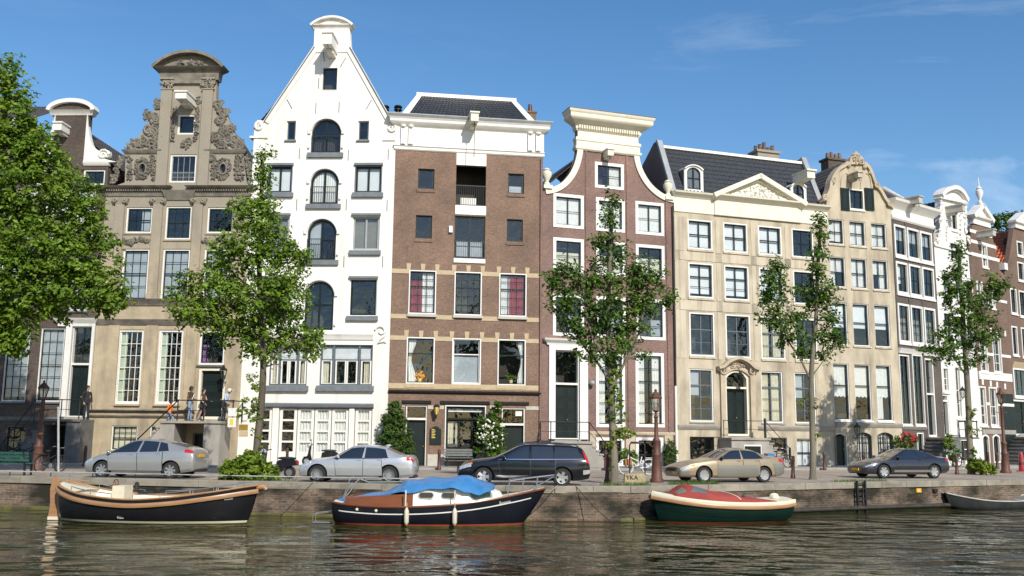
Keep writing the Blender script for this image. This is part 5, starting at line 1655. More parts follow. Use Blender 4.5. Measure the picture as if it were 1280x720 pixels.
for xa, xb, ya in ((1212, 1241, 289), (1211, 1246, 302), (1210.5, 1250, 318), ):
 a, b = P(xa, ya)[0], P(xb, ya)[0]; z = P((xa + xb) / 2, ya + 3)[1]
 mb.box(max(a, .03), min(b, L) - .2, -.03, .01, z - .12, z + .12)
for ya in (374, 443, 470, 505):
 z = P(1238, ya)[1]; big = .28 if ya == 470 else .1
 segs = [.02, L - .03]
 if ya in (374,): segs = [.02, P(1221, 374)[0] - .01, P(1228.5, 374)[0] + .01, P(1234, 374)[0] - .01, P(1243, 374)[0] + .01, L - .03]
 if ya == 443: segs = [.02, P(1224.5, 443)[0] - .01, P(1234, 443)[0] + .01, P(1241, 443)[0] - .01, P(1251.5, 443)[0] + .01, L - .03]
 if ya == 505: segs = [.02, P(1223.5, 505)[0] - .01, P(1233, 505)[0] + .01, P(1237, 505)[0] - .01, P(1247, 505)[0] + .01, L - .03]
 for k in range(0, len(segs), 2):
  if segs[k + 1] > segs[k]: mb.box(segs[k], segs[k + 1], -.04, .01, z - big, z + big)
for x in (1221, 1228, 1238, 1246, 1256):
 for y in (410, 476):
  u, z = P(x, y + (x - 1221) * .2); mb.box(u - .12, u + .12, -.035, .01, z - .2, z + .2)
h.part(mb, 'stone_band', 'white_paint')
mb = MB(); zp = P(1238, 537)[1]; mb.box(.02, L - .03, -.05, .01, zp - .3, zp); h.part(mb, 'plinth', 'plinth_stone')
mb = MB(); mb.add([(.1, .4, zr), (um, .4, ztop), (um, 9, ztop), (.1, 9, zr)], [(0, 1, 2, 3)]); mb.add([(L - .05, .4, zr), (um, .4, ztop), (um, 9, ztop), (L - .05, 9, zr)], [(0, 1, 2, 3)]); h.part(mb, 'roof', 'pantile_dark')
beam(h, 1243, 291, 1.2, .4, .4, 'pale_block')
r = h.rect(1253, 1258, 492, 560)
mb = MB(); mb.box(r[0], L - .05, -.02, .01, .9, r[3]); h.part(mb, 'side_door', 'green_black')
H_RUSSET = h
# brick house cut by the right edge
h = House('brick_house', 'brown brick house cut by the picture edge, with an orange tiled roof', 'house', QX, QY)
L = h.L; P = h.P
WS = dict(casing='white_paint', cw=.10, proud=.03, recess=.12, sash='green_black', sw=.05, sill='white_paint', sillh=.12, silld=.08)
for cs, y0, y1, sl in (((1271, 1278.5), 302, 320, .3), ((1272, 1280), 328, 351, .25), ((1263, 1271), 361, 392, .2), ((1274, 1283), 364, 396, .2), ((1265, 1272), 408, 444, .15), ((1277, 1286), 410, 447, .1), ((1292, 1300), 413, 450, .1)):
 h.window(h.rect(cs[0], cs[1], y0, y1), nx=2, ny=(1, 1), mid=.5, **WS)
r = h.rect(1267, 1296, 461, 497); h.window(r, nx=5, ny=1, mid=None, **dict(WS, cw=.14, bar=.1))
zd = P(1275, 545)[1]
r = h.rect(1267, 1296, 499.5, 545); h.door((r[0], r[1], zd, r[3]), casing='white_paint', cw=.16, leaves=2, panels=3)
zs = P(1263, 280)[1]
zk = P(1259, 338)[1]
na = P(1268, 284)[0]
nb_ = na + 2.6
out = [(0, -.1), (L, -.1), (L, zk - .2), (nb_ + .5, zk), (nb_ + .1, zs - 1), (nb_, zs), (na, zs), P(1265, 300), P(1261, 325), (.02, zk)]
h.wall(out, 'brick_russet', zk - .3, .35)
mb = MB(); mb.box(na - .1, nb_ + .1, -.14, .35, zs - .2, zs + .06)
a, b = na, nb_; um = (a + b) / 2
zap = P(1282, 267)[1]
mb.cornice(a, b, [(.1, zs + .06), (.28, zs + .2), (.3, zs + .35)], .4)
mb.ribbon([(a - .2, zs + .35), (um, zap)], -.25, -.3, .4); mb.ribbon([(um, zap), (b + .2, zs + .35)], -.25, -.3, .4); mb.prism([(a, zs + .34), (b, zs + .34), (um, zap - .15)], -.12, .3)
h.part(mb, 'gable_trim', 'white_paint', 35)
mb = MB(); z = P(1259, 334)[1]; mb.box(-.2, .3, -.12, .3, z - .25, z + .25); h.part(mb, 'kneeler', 'white_paint')
mb = MB(); z0, z1 = P(1272, 460)[1], P(1272, 453)[1]; mb.cornice(.05, L - .05, [(.05, z0), (.2, z1 - .05), (.22, z1)], .01, lo=0, hi=0); h.part(mb, 'string_course', 'tan_block')
mb = MB(); pantiles(mb, Vector((-.15, .36, zk - .1)), Vector((-.15, 9, zk - .1)), Vector((um, .36, zs - .1)), Vector((um, 9, zs - .1)), .3, .42, amp=.05, lift=.05); rf = h.part(mb, 'roof', 'pantile_orange', 50)
mb = MB(); mb.add([(L, .36, zk - .1), (um, .36, zs - .1), (um, 9, zs - .1), (L, 9, zk - .1)], [(0, 1, 2, 3)]); mb.build('roof_slope', 'pantile_dark', rf)
stoop(h, P(1266, 546)[0], L - .3, zd - .06, 1.4, 'dark_stone', P(1252, 572)[0], 7)
railing(h, [(P(1262, 540)[0], -1.4, zd + .9, zd - .5), (P(1272, 530)[0], -1.4, zd + 1.1, zd), (P(1290, 530)[0], -1.4, zd + 1.1, zd)], r=.04)
H_EDGE = h
# quay line, street, canal
QUAY = [(-70, 46.5), (-40, 40.2), (-19.8, 36.4), (-8.8, 34.0), (-3, 33.05), (1.5, 32.8), (4, 33.3), (8, 35.2), (14.2, 38.6), (20, 41.5), (26, 44.8), (40, 53), (90, 86)]
WATER = -1.1
def quay_y(x):
 for (a, b), (c, d) in zip(QUAY, QUAY[1:]):
  if a <= x <= c: return b + (d - b) * (x - a) / (c - a)
 return 40
def quay_dir(x):
 e = .4
 return Vector((2 * e, quay_y(x + e) - quay_y(x - e), 0)).normalized()
def ground_mat():
 m, nt, b = new_mat('street_brick')
 tc = N(nt, 'ShaderNodeTexCoord')
 bt = N(nt, 'ShaderNodeTexBrick'); bt.inputs['Scale'].default_value = 1
 bt.inputs['Brick Width'].default_value = .2; bt.inputs['Row Height'].default_value = .1; bt.inputs['Mortar Size'].default_value = .008
 bt.inputs['Color1'].default_value = (.43, .36, .285, 1); bt.inputs['Color2'].default_value = (.36, .30, .24, 1); bt.inputs['Mortar'].default_value = (.19, .17, .14, 1)
 nt.links.new(tc.outputs['Object'], bt.inputs['Vector'])
 n1 = noise_node(nt, .35, 6)
 r1 = ramp(nt, n1.outputs['Fac'], [(.3, (.75, .74, .72)), (.7, (1.22, 1.2, 1.18))])
 col = mixc(nt, bt.outputs['Color'], r1.outputs[0], 1.0, 'MULTIPLY')
 n2 = noise_node(nt, 5, 4)
 r2 = ramp(nt, n2.outputs['Fac'], [(.35, (.85, .85, .85)), (.65, (1.1, 1.1, 1.1))])
 col = mixc(nt, col, r2.outputs[0], 1.0, 'MULTIPLY')
 nt.links.new(col, b.inputs['Base Color']); b.inputs['Roughness'].default_value = .85
 bp = N(nt, 'ShaderNodeBump'); bp.invert = True; bp.inputs['Distance'].default_value = .006
 nt.links.new(bt.outputs['Fac'], bp.inputs['Height']); nt.links.new(bp.outputs[0], b.inputs['Normal'])
ground_mat()
M('pavement_tile', (.36, .33, .295), (.28, .26, .23), 1.2, .85, .004, 12)
M('kerb_stone', (.33, .31, .28), (.26, .245, .22), 2, .8)
M('road_paint', (.62, .61, .57), (.40, .38, .35), 6, .7)
M('far_ground', (.14, .135, .11), (.10, .10, .08), .3, .9)
COPW = .55
def offs(d):
 """quay line moved d metres inland"""
 out = []
 for i, (x, y) in enumerate(QUAY):
  a = Vector(QUAY[max(i - 1, 0)]); b = Vector(QUAY[min(i + 1, len(QUAY) - 1)])
  t = (b - a).normalized()
  out.append((x - t.y * d, y + t.x * d))
 return out
inner = offs(COPW)
mb = MB()
n = len(inner)
far = [(-900, 1500), (900, 1500)]
pts = [(-900, 46.5)] + inner + [(900, 600)]
vs = [(x, y, 0) for x, y in pts] + [(x if abs(x) < 300 else x, 1500, 0) for x, y in pts]
k = len(pts)
mb.add(vs, [(i, i + 1, k + i + 1, k + i) for i in range(k - 1)])
tag(mb.build('street', 'street_brick'), kind='structure')
qroot = tag(empty('quay_wall', (0, 33, 0)), 'weathered brick quay wall with a pale stone coping along the far side of the canal', 'quay wall')
off = Vector((0, -33, 0))
mb = MB()
dq = catmull(QUAY, 4)
for (x0, y0), (x1, y1) in zip(dq, dq[1:]):
 mb.add([(x0, y0 - 33, -2.2), (x1, y1 - 33, -2.2), (x1, y1 - 33, -.16), (x0, y0 - 33, -.16)], [(0, 1, 2, 3)])
mb.build('wall', 'quay_brick', qroot)
def stone_run(d0, d1, z0, z1, length, gap, mat, name, proud=.05, jit=.006):
 mb = MB()
 seg = []
 tot = 0
 P = [Vector((x, y, 0)) for x, y in QUAY]
 cum = [0]
 for a, b in zip(P, P[1:]): cum.append(cum[-1] + (b - a).length)
 def pos(s):
  for i in range(len(P) - 1):
   if cum[i] <= s <= cum[i + 1]:
    return P[i].lerp(P[i + 1], (s - cum[i]) / (cum[i + 1] - cum[i]))
  return P[-1]
 s = 0
 while s < cum[-1] - length:
  l = length * R.uniform(.8, 1.2)
  a, b = pos(s + gap), pos(min(s + l, cum[-1]))
  t = (b - a).normalized(); nn = Vector((t.y, -t.x, 0))
  j = R.uniform(-jit, jit)
  A0, B0 = a + nn * (d0 + j), b + nn * (d0 + j); A1, B1 = a - nn * d1, b - nn * d1
  zt = z1 + R.uniform(-jit, jit)
  c = .015
  o = off
  lo = [A0 + o, B0 + o, B1 + o, A1 + o]
  mid = lo
  hi = [A0 + o - nn * c + t * c, B0 + o - nn * c - t * c, B1 + o - t * c, A1 + o + t * c]
  vs = [(v.x, v.y, z0) for v in lo] + [(v.x, v.y, zt - c) for v in lo] + [(v.x, v.y, zt) for v in hi]
  fs = [(3, 2, 1, 0), (8, 9, 10, 11)]
  for base in (0, 4):
   for q in range(4): fs.append((base + q, base + (q + 1) % 4, base + 4 + (q + 1) % 4, base + 4 + q))
  mb.add(vs, fs)
  s += l
 return mb.build(name, mat, qroot)
stone_run(.05, COPW + .02, -.20, .035, 1.5, .014, 'coping_stone', 'coping')
stone_run(.10, .02, WATER - .1, WATER + .07, 4.0, .02, 'algae', 'ledge', jit=.01)
m, nt, b = new_mat('canal_water')
b.inputs['Base Color'].default_value = (.034, .033, .011, 1)
b.inputs['Roughness'].default_value = .035
b.inputs['IOR'].default_value = 1.33
w1 = noise_node(nt, .82, 1.5, (.85, 1.35, 1), .45)
w2 = noise_node(nt, 3.4, 2, (.85, 1.3, 1), .5)
w3 = noise_node(nt, .25, 2, (1, 1, 1), .5)
sm = N(nt, 'ShaderNodeMath', operation='MULTIPLY_ADD'); sm.inputs[1].default_value = .13
nt.links.new(w2.outputs['Fac'], sm.inputs[0]); nt.links.new(w1.outputs['Fac'], sm.inputs[2])
mr = N(nt, 'ShaderNodeMapRange'); mr.inputs[1].default_value = .3; mr.inputs[2].default_value = .7; mr.inputs[3].default_value = .22; mr.inputs[4].default_value = 1.35
nt.links.new(w3.outputs['Fac'], mr.inputs[0])
mm = N(nt, 'ShaderNodeMath', operation='MULTIPLY'); nt.links.new(sm.outputs[0], mm.inputs[0]); nt.links.new(mr.outputs[0], mm.inputs[1])
bp = N(nt, 'ShaderNodeBump'); bp.inputs['Distance'].default_value = .40; bp.inputs['Strength'].default_value = 1
nt.links.new(mm.outputs[0], bp.inputs['Height']); nt.links.new(bp.outputs[0], b.inputs['Normal'])
mb = MB(); mb.add([(-400, 2, WATER), (400, 2, WATER), (400, 300, WATER), (-400, 300, WATER)], [(0, 1, 2, 3)])
tag(mb.build('canal_water', 'canal_water'), kind='structure')
mb = MB(); mb.box(-120, 120, -60, 2.4, -3, 0); tag(mb.build('near_bank_ground', 'street_brick'), kind='structure')
def strip(line, d0, d1, z0, z1, name, mat, z_in=None):
 mb = MB()
 ns = []
 for i in range(len(line)):
  a = Vector(line[max(i - 1, 0)]); b2 = Vector(line[min(i + 1, len(line) - 1)])
  t = (b2 - a).normalized(); ns.append(Vector((t.y, -t.x)))
 for i in range(len(line) - 1):
  p, q = Vector(line[i]), Vector(line[i + 1])
  a0, b0 = p + ns[i] * d0, q + ns[i + 1] * d0
  a1, b1 = p + ns[i] * d1, q + ns[i + 1] * d1
  mb.add([(a0.x, a0.y, z1), (b0.x, b0.y, z1), (b1.x, b1.y, z1), (a1.x, a1.y, z1), (a1.x, a1.y, z0), (b1.x, b1.y, z0)], [(3, 2, 1, 0), (4, 5, 2, 3)])
 return tag(mb.build(name, mat), kind='structure')
FRONT = [QA, Q0, Q1, Q2, Q3, Q4, Q5, Q6, Q7, Q8, Q9, QX, QY]
strip(FRONT, -.3, 3.0, 0, .10, 'pavement', 'pavement_tile')
strip(FRONT, 2.998, 3.16, -.02, .106, 'pavement_kerb', 'kerb_stone')
mb = MB()
def line_seg(x0, d0, x1, d1, w=.09):
 a = Vector((x0, quay_y(x0) + d0, .004)); c = Vector((x1, quay_y(x1) + d1, .004))
 t = (c - a).normalized(); n_ = Vector((-t.y, t.x, 0)) * w / 2
 mb.add([a - n_, c - n_, c + n_, a + n_], [(0, 1, 2, 3)])
xs = [-22, -16.3, -10.9, -2.4, 3.4, 6.3, 12.3, 15.6, 22]
for a, b2 in zip(xs, xs[1:]):
 m_ = 4
 for k in range(m_): line_seg(a + (b2 - a) * k / m_, .62, a + (b2 - a) * (k + 1) / m_, .62)
 for k in range(m_): line_seg(a + (b2 - a) * k / m_, 2.75, a + (b2 - a) * (k + 1) / m_, 2.75)
for a in xs: line_seg(a, .62, a - .25, 2.75)
tag(mb.build('parking_markings', 'road_paint'), kind='structure')
# sky and sun
SUN = Vector((.45, -1.0, .76)).normalized()
w = bpy.data.worlds.new('World'); SC.world = w; w.use_nodes = True
nt = w.node_tree
bg = nt.nodes['Background']
sky = N(nt, 'ShaderNodeTexSky', sky_type='NISHITA')
sky.sun_disc = False
sky.sun_elevation = math.asin(SUN.z)
sky.sun_rotation = math.atan2(SUN.x, SUN.y)
sky.altitude = 0; sky.air_density = 1.0; sky.dust_density = .45; sky.ozone_density = 1.6
tc = N(nt, 'ShaderNodeTexCoord')
mp = N(nt, 'ShaderNodeMapping'); mp.inputs['Rotation'].default_value = (0, math.radians(16), math.radians(4)); mp.inputs['Scale'].default_value = (1.5, 3.0, 9.0)
nt.links.new(tc.outputs['Generated'], mp.inputs[0])
no = N(nt, 'ShaderNodeTexNoise'); no.inputs['Scale'].default_value = 1.6; no.inputs['Detail'].default_value = 8; no.inputs['Roughness'].default_value = .62; no.inputs['Distortion'].default_value = .8
nt.links.new(mp.outputs[0], no.inputs['Vector'])
rc = ramp(nt, no.outputs['Fac'], [(.54, 0.0), (.86, 1.0)])
mpx = N(nt, 'ShaderNodeSeparateXYZ'); nt.links.new(tc.outputs['Generated'], mpx.inputs[0])
mrx = N(nt, 'ShaderNodeMapRange'); mrx.inputs[1].default_value = .0; mrx.inputs[2].default_value = .5; mrx.inputs[3].default_value = .04; mrx.inputs[4].default_value = .45
nt.links.new(mpx.outputs[0], mrx.inputs[0])
mu = N(nt, 'ShaderNodeMath', operation='MULTIPLY'); nt.links.new(rc.outputs[0], mu.inputs[0]); nt.links.new(mrx.outputs[0], mu.inputs[1])
hsv = N(nt, 'ShaderNodeHueSaturation'); hsv.inputs['Saturation'].default_value = 1.27; hsv.inputs['Value'].default_value = 1.03
nt.links.new(sky.outputs[0], hsv.inputs['Color'])
skyc = mixc(nt, hsv.outputs[0], (7.5, 8.2, 9.2), mu.outputs[0])
nt.links.new(skyc, bg.inputs[0])
bg.inputs[1].default_value = .145
sl = bpy.data.lights.new('sun', 'SUN'); sl.energy = 4.9; sl.angle = math.radians(.53); sl.color = (1.0, .94, .84)
so = bpy.data.objects.new('sun', sl); COL.objects.link(so)
so.rotation_euler = SUN.to_track_quat('Z', 'Y').to_euler()
SC.view_settings.view_transform = 'Standard'; SC.view_settings.look = 'None'; SC.view_settings.gamma = 1; SC.view_settings.use_curve_mapping = False
SC.view_settings.exposure = .0
SC.cycles.max_bounces = 8; SC.cycles.transparent_max_bounces = 12; SC.cycles.caustics_reflective = False; SC.cycles.caustics_refractive = False
# parked cars
M('car_window', (.012, .016, .022), (.014, .018, .024), 1, .03, spec=.9, coat=1.0)
class Car:
 """body surface from key rings; rows are (x_low, x_belt, x_top, z_low, z_belt, z_top, w_low, w_belt, w_top)"""
 def __init__(s, name, label, rings, wheels, wr, paint, rim, scale=1.0):
  s.rings = []
  s.len = max(r[1] for r in rings)
  for (xl, xb, xt, zl, zb, zt, wl, wb, wt) in rings:
   xm = (xl + xb) / 2
   xs = xb + (xt - xb) * .12
   pts = [(xl, 0, zl), (xl, wl * .86, zl), (xl, wl * .985, zl + .10), (xm, max(wl, wb) * 1.0 + .012, zl + (zb - zl) * .58), (xb, wb * 1.0, zb - .06), (xs, wb * .968, zb),
 (xt, wt + .045, zt - .045 if zt - zb > .12 else zt - (zt - zb) * .3), (xt, wt * .86, zt), (xt, wt * .45, zt + .025), (xt, 0, zt + .034)]
   s.rings.append([Vector((p[0] - s.len / 2, -p[1], p[2])) for p in pts])
  s.n = len(s.rings)
  s.root = tag(empty(name), label, 'car', 'cars parked along the quay')
  s.root.scale = (scale,) * 3
  s.wheels, s.wr, s.paint, s.rim = [w - s.len / 2 for w in wheels], wr, paint, rim
  s.hw = max(max(-p.y for p in r) for r in s.rings)
  s.body(); s.make_wheels()
 def ring(s, t):
  i = min(int(t), s.n - 2); f = t - i
  a, b, c, d = (s.rings[max(i - 1, 0)], s.rings[i], s.rings[i + 1], s.rings[min(i + 2, s.n - 1)])
  out = []
  for p0, p1, p2, p3 in zip(a, b, c, d):
   q = .5 * (2 * p1 + (p2 - p0) * f + (2 * p0 - 5 * p1 + 4 * p2 - p3) * f * f + (3 * p1 - p0 - 3 * p2 + p3) * f ** 3)
   l = p1.lerp(p2, f)
   out.append(l.lerp(q, .6))
  return out
 def surf(s, t, k, side=1):
  r = s.ring(t)
  j = min(int(k), len(r) - 2); f = k - j
  p0, p1, p2, p3 = r[max(j - 1, 0)], r[j], r[j + 1], r[min(j + 2, len(r) - 1)]
  q = .5 * (2 * p1 + (p2 - p0) * f + (2 * p0 - 5 * p1 + 4 * p2 - p3) * f * f + (3 * p1 - p0 - 3 * p2 + p3) * f ** 3)
  q = p1.lerp(p2, f).lerp(q, .7)
  return Vector((q.x, q.y * side, q.z))
 def body(s):
  mb = MB()
  K = len(s.rings[0]); ks = [j + f for j in range(K - 1) for f in ((0, .5) if j in (2, 3, 5, 6, 7, 8) else (0,))] + [K - 1]
  ts = [i / 4 for i in range((s.n - 1) * 4 + 1)]
  full = [(k, 1) for k in ks] + [(k, -1) for k in ks[-2:0:-1]]
  m = len(full)
  vs = [s.surf(t, k, sd) for t in ts for k, sd in full]
  fs = []
  for i in range(len(ts) - 1):
   for j in range(m):
    fs.append((i * m + j, (i + 1) * m + j, (i + 1) * m + (j + 1) % m, i * m + (j + 1) % m))
  fs.append(tuple(range(m))); fs.append(tuple((len(ts) - 1) * m + j for j in range(m))[::-1])
  mb.add(vs, fs)
  o = mb.build('body', [s.paint, 'black_plastic'], s.root, fix=True)
  cuts = []
  for w in s.wheels:
   c = MB(); c.lathe([(s.wr + .065, -s.hw - .3), (s.wr + .065, -s.hw + .34)], (w, 0, s.wr), 28, mi=1, axis='y'); c.lathe([(s.wr + .065, s.hw - .34), (s.wr + .065, s.hw + .3)], (w, 0, s.wr), 28, mi=1, axis='y')
   co = c.build('cutter', [s.paint, 'black_plastic'], s.root, fix=True)
   md = o.modifiers.new('arch', 'BOOLEAN'); md.object = co; md.operation = 'DIFFERENCE'; md.solver = 'EXACT'
   cuts.append(co)
  dg = bpy.context.evaluated_depsgraph_get(); dg.update()
  me = bpy.data.meshes.new_from_object(o.evaluated_get(dg))
  o.modifiers.clear()
  o.data = me
  for c in cuts: bpy.data.objects.remove(c)
  me.polygons.foreach_set('use_smooth', [True] * len(me.polygons)); me.set_sharp_from_angle(angle=math.radians(32))
  s.body_obj = o
 def patch(s, name, t0, t1, k0, k1, mat, off=.006, sides=(1,), nt=8, nk=5, parent=None, slant0=0.0, slant1=0.0, label=None, smooth=40):
  """a panel lying on the body surface; slant shifts the upper corners along t"""
  mb = MB()
  for sd in sides:
   P = []
   for j in range(nk + 1):
    for i in range(nt + 1):
     a, b = i / nt, j / nk
     t = (t0 + slant0 * b) * (1 - a) + (t1 + slant1 * b) * a
     k = k0 + (k1 - k0) * b
     P.append(s.surf(max(0, min(t, s.n - 1.001)), k, sd))
   W = nt + 1
   nrm = []
   for j in range(nk + 1):
    for i in range(W):
     du = P[j * W + min(i + 1, nt)] - P[j * W + max(i - 1, 0)]; dv = P[min(j + 1, nk) * W + i] - P[max(j - 1, 0) * W + i]
     n_ = du.cross(dv)
     n_ = n_.normalized() if n_.length > 1e-9 else Vector((0, -sd, 0))
     nrm.append(n_ if sd == 1 else -n_)
   flip = 1
   mid = P[(nk // 2) * W + nt // 2]
   if nrm[(nk // 2) * W + nt // 2].dot(mid - Vector((mid.x * .8, 0, .75))) < 0: flip = -1
   nrm = [n_ * flip for n_ in nrm]
   vs = [p + n_ * off for p, n_ in zip(P, nrm)] + [p - n_ * .01 for p, n_ in zip(P, nrm)]
   M_ = len(P)
   fs = []
   for j in range(nk):
    for i in range(nt):
     a = j * W + i; fs.append((a, a + 1, a + W + 1, a + W))
   rim = [i for i in range(W)] + [j * W + nt for j in range(1, nk + 1)] + [nk * W + i for i in range(nt - 1, -1, -1)] + [j * W for j in range(nk - 1, 0, -1)]
   for q in range(len(rim)):
    a, b = rim[q], rim[(q + 1) % len(rim)]
    fs.append((a, b, b + M_, a + M_))
   mb.add(vs, fs)
  o = mb.build(name, mat, parent or s.root, smooth=smooth, fix=True)
  if label: o['label'] = label
  return o
 def make_wheels(s):
  R0 = s.wr
  proto = None
  for i, x in enumerate(s.wheels):
   for sd in (1, -1):
    if proto is None:
     mb = MB(); w = .105
     mb.lathe([(R0 * .66, -w), (R0 * .93, -w), (R0 * .985, -w * .8), (R0, -w * .4), (R0, w * .4), (R0 * .985, w * .8), (R0 * .93, w), (R0 * .66, w)], (0, 0, 0), 32, axis='y', caps=False)
     wh = mb.build('wheel', 'rubber', s.root, smooth=40)
     mb = MB()
     style, n = s.rim
     mb.lathe([(R0 * .62, -w * .9), (R0 * .70, -w * .96), (R0 * .72, -w * .7), (R0 * .66, -w * .2)], (0, 0, 0), 32, axis='y', caps=False)
     mb.lathe([(0, -w * .82), (R0 * .15, -w * .8), (R0 * .2, -w * .6)], (0, 0, 0), 16, axis='y')
     for q in range(n):
      a = 2 * PI * q / n
      d = Vector((math.cos(a), 0, math.sin(a))); tt = Vector((-d.z, 0, d.x))
      wd = {'spoke': .075, 'wide': .105, 'fine': .018, 'disc': .085}[style] * R0 / .32
      inn, out = R0 * .12, R0 * .68
      mb.hexa([d * inn - tt * wd * .5 + Vector((0, -w * .75, 0)), d * inn + tt * wd * .5 + Vector((0, -w * .75, 0)), d * inn + tt * wd * .5 + Vector((0, -w * .45, 0)), d * inn - tt * wd * .5 + Vector((0, -w * .45, 0))],
 [d * out - tt * wd * .62 + Vector((0, -w * .86, 0)), d * out + tt * wd * .62 + Vector((0, -w * .86, 0)), d * out + tt * wd * .62 + Vector((0, -w * .4, 0)), d * out - tt * wd * .62 + Vector((0, -w * .4, 0))])
     mb.build('rim', 'alloy', wh, smooth=35)
     mb = MB(); mb.lathe([(0, -w * .2), (R0 * .68, -w * .2)], (0, 0, 0), 24, axis='y'); mb.build('brake_disc', 'black_plastic', wh)
     proto = wh
     o = wh
    else:
     o = copy_tree(proto, s.root)
    o.location = (x, -sd * (s.hw - .13), R0)
    if sd == -1: o.rotation_euler = (0, 0, PI)
 def place(s, X, Y, yaw):
  s.root.location = (X, Y, 0.004); s.root.rotation_euler = (0, 0, yaw)
 def box(s, name, x0, x1, y0, y1, z0, z1, mat, parent=None, mirror=False, smooth=None):
  mb = MB(); mb.box(x0 - s.len / 2, x1 - s.len / 2, y0, y1, z0, z1)
  if mirror: mb.box(x0 - s.len / 2, x1 - s.len / 2, -y0, -y1, z0, z1)
  return mb.build(name, mat, parent or s.root)
 def mirrors(s, t, k=5.15):
  for sd in (1, -1):
   p = s.surf(t, k, sd)
   mb = MB(); mb.ball((p.x, p.y - sd * .10, p.z + .05), (.075, .12, .075), 10); mb.bar((p.x, p.y + sd * .04, p.z - .0), (p.x, p.y - sd * .1, p.z + .02), .05)
   mb.build('wing_mirror', s.paint if s.paint not in ('paint_gold',) else 'black_plastic', s.root, smooth=60)
 def handles(s, door, t, k=4.35, mat=None):
  p = s.surf(t, k, 1)
  mb = MB(); mb.box(p.x - .09, p.x + .09, p.y - .03, p.y + .01, p.z - .018, p.z + .018); mb.build('handle', mat or s.paint, door)
def sedan_common(c, wins, doors, ws, rw, head, tail, hk=(3.5, 4.9), tk=(3.6, 4.9), trim='black_plastic', glass_k=(5.10, 5.94), headmat='clear_lens'):
 for (a, b, s0, s1) in wins: c.patch('side_window', a, b, *glass_k, 'car_window', .004, (1,), slant0=s0, slant1=s1)
 for (a, b, s0, s1) in wins: c.patch('side_window', a, b, *glass_k, 'car_window', .004, (-1,), slant0=s0, slant1=s1)
 for (a, b, hx) in doors:
  c.patch('door_gap', a - .045, b + .045, 2.0, 5.0, 'black_plastic', .0035, (1,), nt=12, nk=10)
  d = c.patch('door', a, b, 2.05, 4.98, c.paint, .007, (1,), nt=12, nk=10); c.handles(d, hx)
  c.patch('door', a, b, 2.05, 4.98, c.paint, .007, (-1,), nt=12, nk=10)
 for nm, (a, b) in (('windscreen', ws), ('rear_window', rw)):
  if a is None: continue
  mb = MB(); P = []; nt, nk = 6, 14
  for j in range(nk + 1):
   for i in range(nt + 1):
    kk = 6.55 + (len(c.rings[0]) - 1 - 6.55) * (1 - abs(2 * j / nk - 1)); sd = 1 if j <= nk / 2 else -1
    p = c.surf(a + (b - a) * i / nt, kk, sd)
    P.append(p + Vector((-.003 if nm == 'windscreen' else .003, 0, .008)))
  W = nt + 1
  mb.add(P, [(j * W + i, j * W + i + 1, (j + 1) * W + i + 1, (j + 1) * W + i) for j in range(nk) for i in range(nt)])
  mb.build(nm, 'car_window', c.root, smooth=60, fix=True)
 for sd in (1, -1): c.patch('headlight', head[0], head[1], *hk, headmat, .006, (sd,), nt=5, nk=3)
 for sd in (1, -1): c.patch('tail_light', tail[0], tail[1], *tk, 'red_lens', .006, (sd,), nt=5, nk=3)
c = Car('parked_car', 'silver hatchback with a sloping fastback tail, parked in front of the sandstone stoop',
 [(.04, .03, .12, .30, .50, .58, .42, .46, .36), (.10, .10, .22, .22, .60, .68, .66, .66, .52), (.40, .40, .50, .19, .74, .82, .80, .79, .62), (.95, .98, 1.02, .18, .88, .97, .84, .83, .66),
 (1.35, 1.22, 1.95, .18, .92, 1.41, .855, .84, .56), (2.25, 2.2, 2.35, .18, .94, 1.47, .86, .845, .56), (3.0, 2.98, 2.98, .18, .97, 1.43, .86, .84, .55), (3.6, 3.55, 3.42, .19, 1.02, 1.33, .85, .825, .55),
 (4.05, 4.08, 4.08, .24, 1.04, 1.17, .82, .79, .58), (4.36, 4.36, 4.34, .30, .98, 1.07, .77, .75, .60), (4.44, 4.42, 4.40, .42, .74, .84, .68, .68, .56)], (.86, 3.54), .315, 'paint_silver_warm', ('spoke', 7), .975)
sedan_common(c, [(3.12, 4.95, .72, .0), (5.06, 5.98, .0, .0), (6.06, 6.82, .0, -.12)], [(3.45, 5.0, 4.8), (5.03, 6.35, 6.1)], (3.08, 3.98), (6.95, 7.95), (1.15, 2.1), (7.9, 9.0), tk=(4.0, 5.6))
c.mirrors(3.4)
c.box('plate', 4.415, 4.44, .17, -.33, .80, .92, 'plate_yellow')
c.box('bumper_trim', 4.25, 4.43, -.6, .6, .26, .34, 'black_plastic')
c.box('exhaust', 4.2, 4.42, .35, .45, .24, .3, 'black_plastic')
p = onz(187, 597); c.place(p.x - .15, 36.75, -.08)
c = Car('parked_car', 'bright silver four door saloon parked in front of the white panel doors',
 [(.02, .03, .10, .24, .55, .64, .55, .56, .46), (.08, .08, .22, .20, .66, .74, .72, .72, .56), (.45, .45, .55, .19, .80, .87, .83, .81, .62), (1.2, 1.25, 1.3, .18, .90, .97, .86, .84, .66),
 (1.75, 1.55, 2.05, .18, .91, 1.37, .87, .85, .55), (2.5, 2.5, 2.55, .18, .92, 1.42, .875, .855, .55), (3.15, 3.1, 3.05, .18, .93, 1.39, .875, .85, .54), (3.55, 3.5, 3.35, .19, .96, 1.33, .865, .84, .53),
 (4.0, 3.95, 4.0, .22, .99, 1.06, .85, .82, .60), (4.38, 4.36, 4.36, .26, .98, 1.03, .80, .77, .62), (4.50, 4.48, 4.44, .38, .76, .86, .70, .70, .60)], (.76, 3.52), .33, 'paint_silver', ('fine', 22), .91)
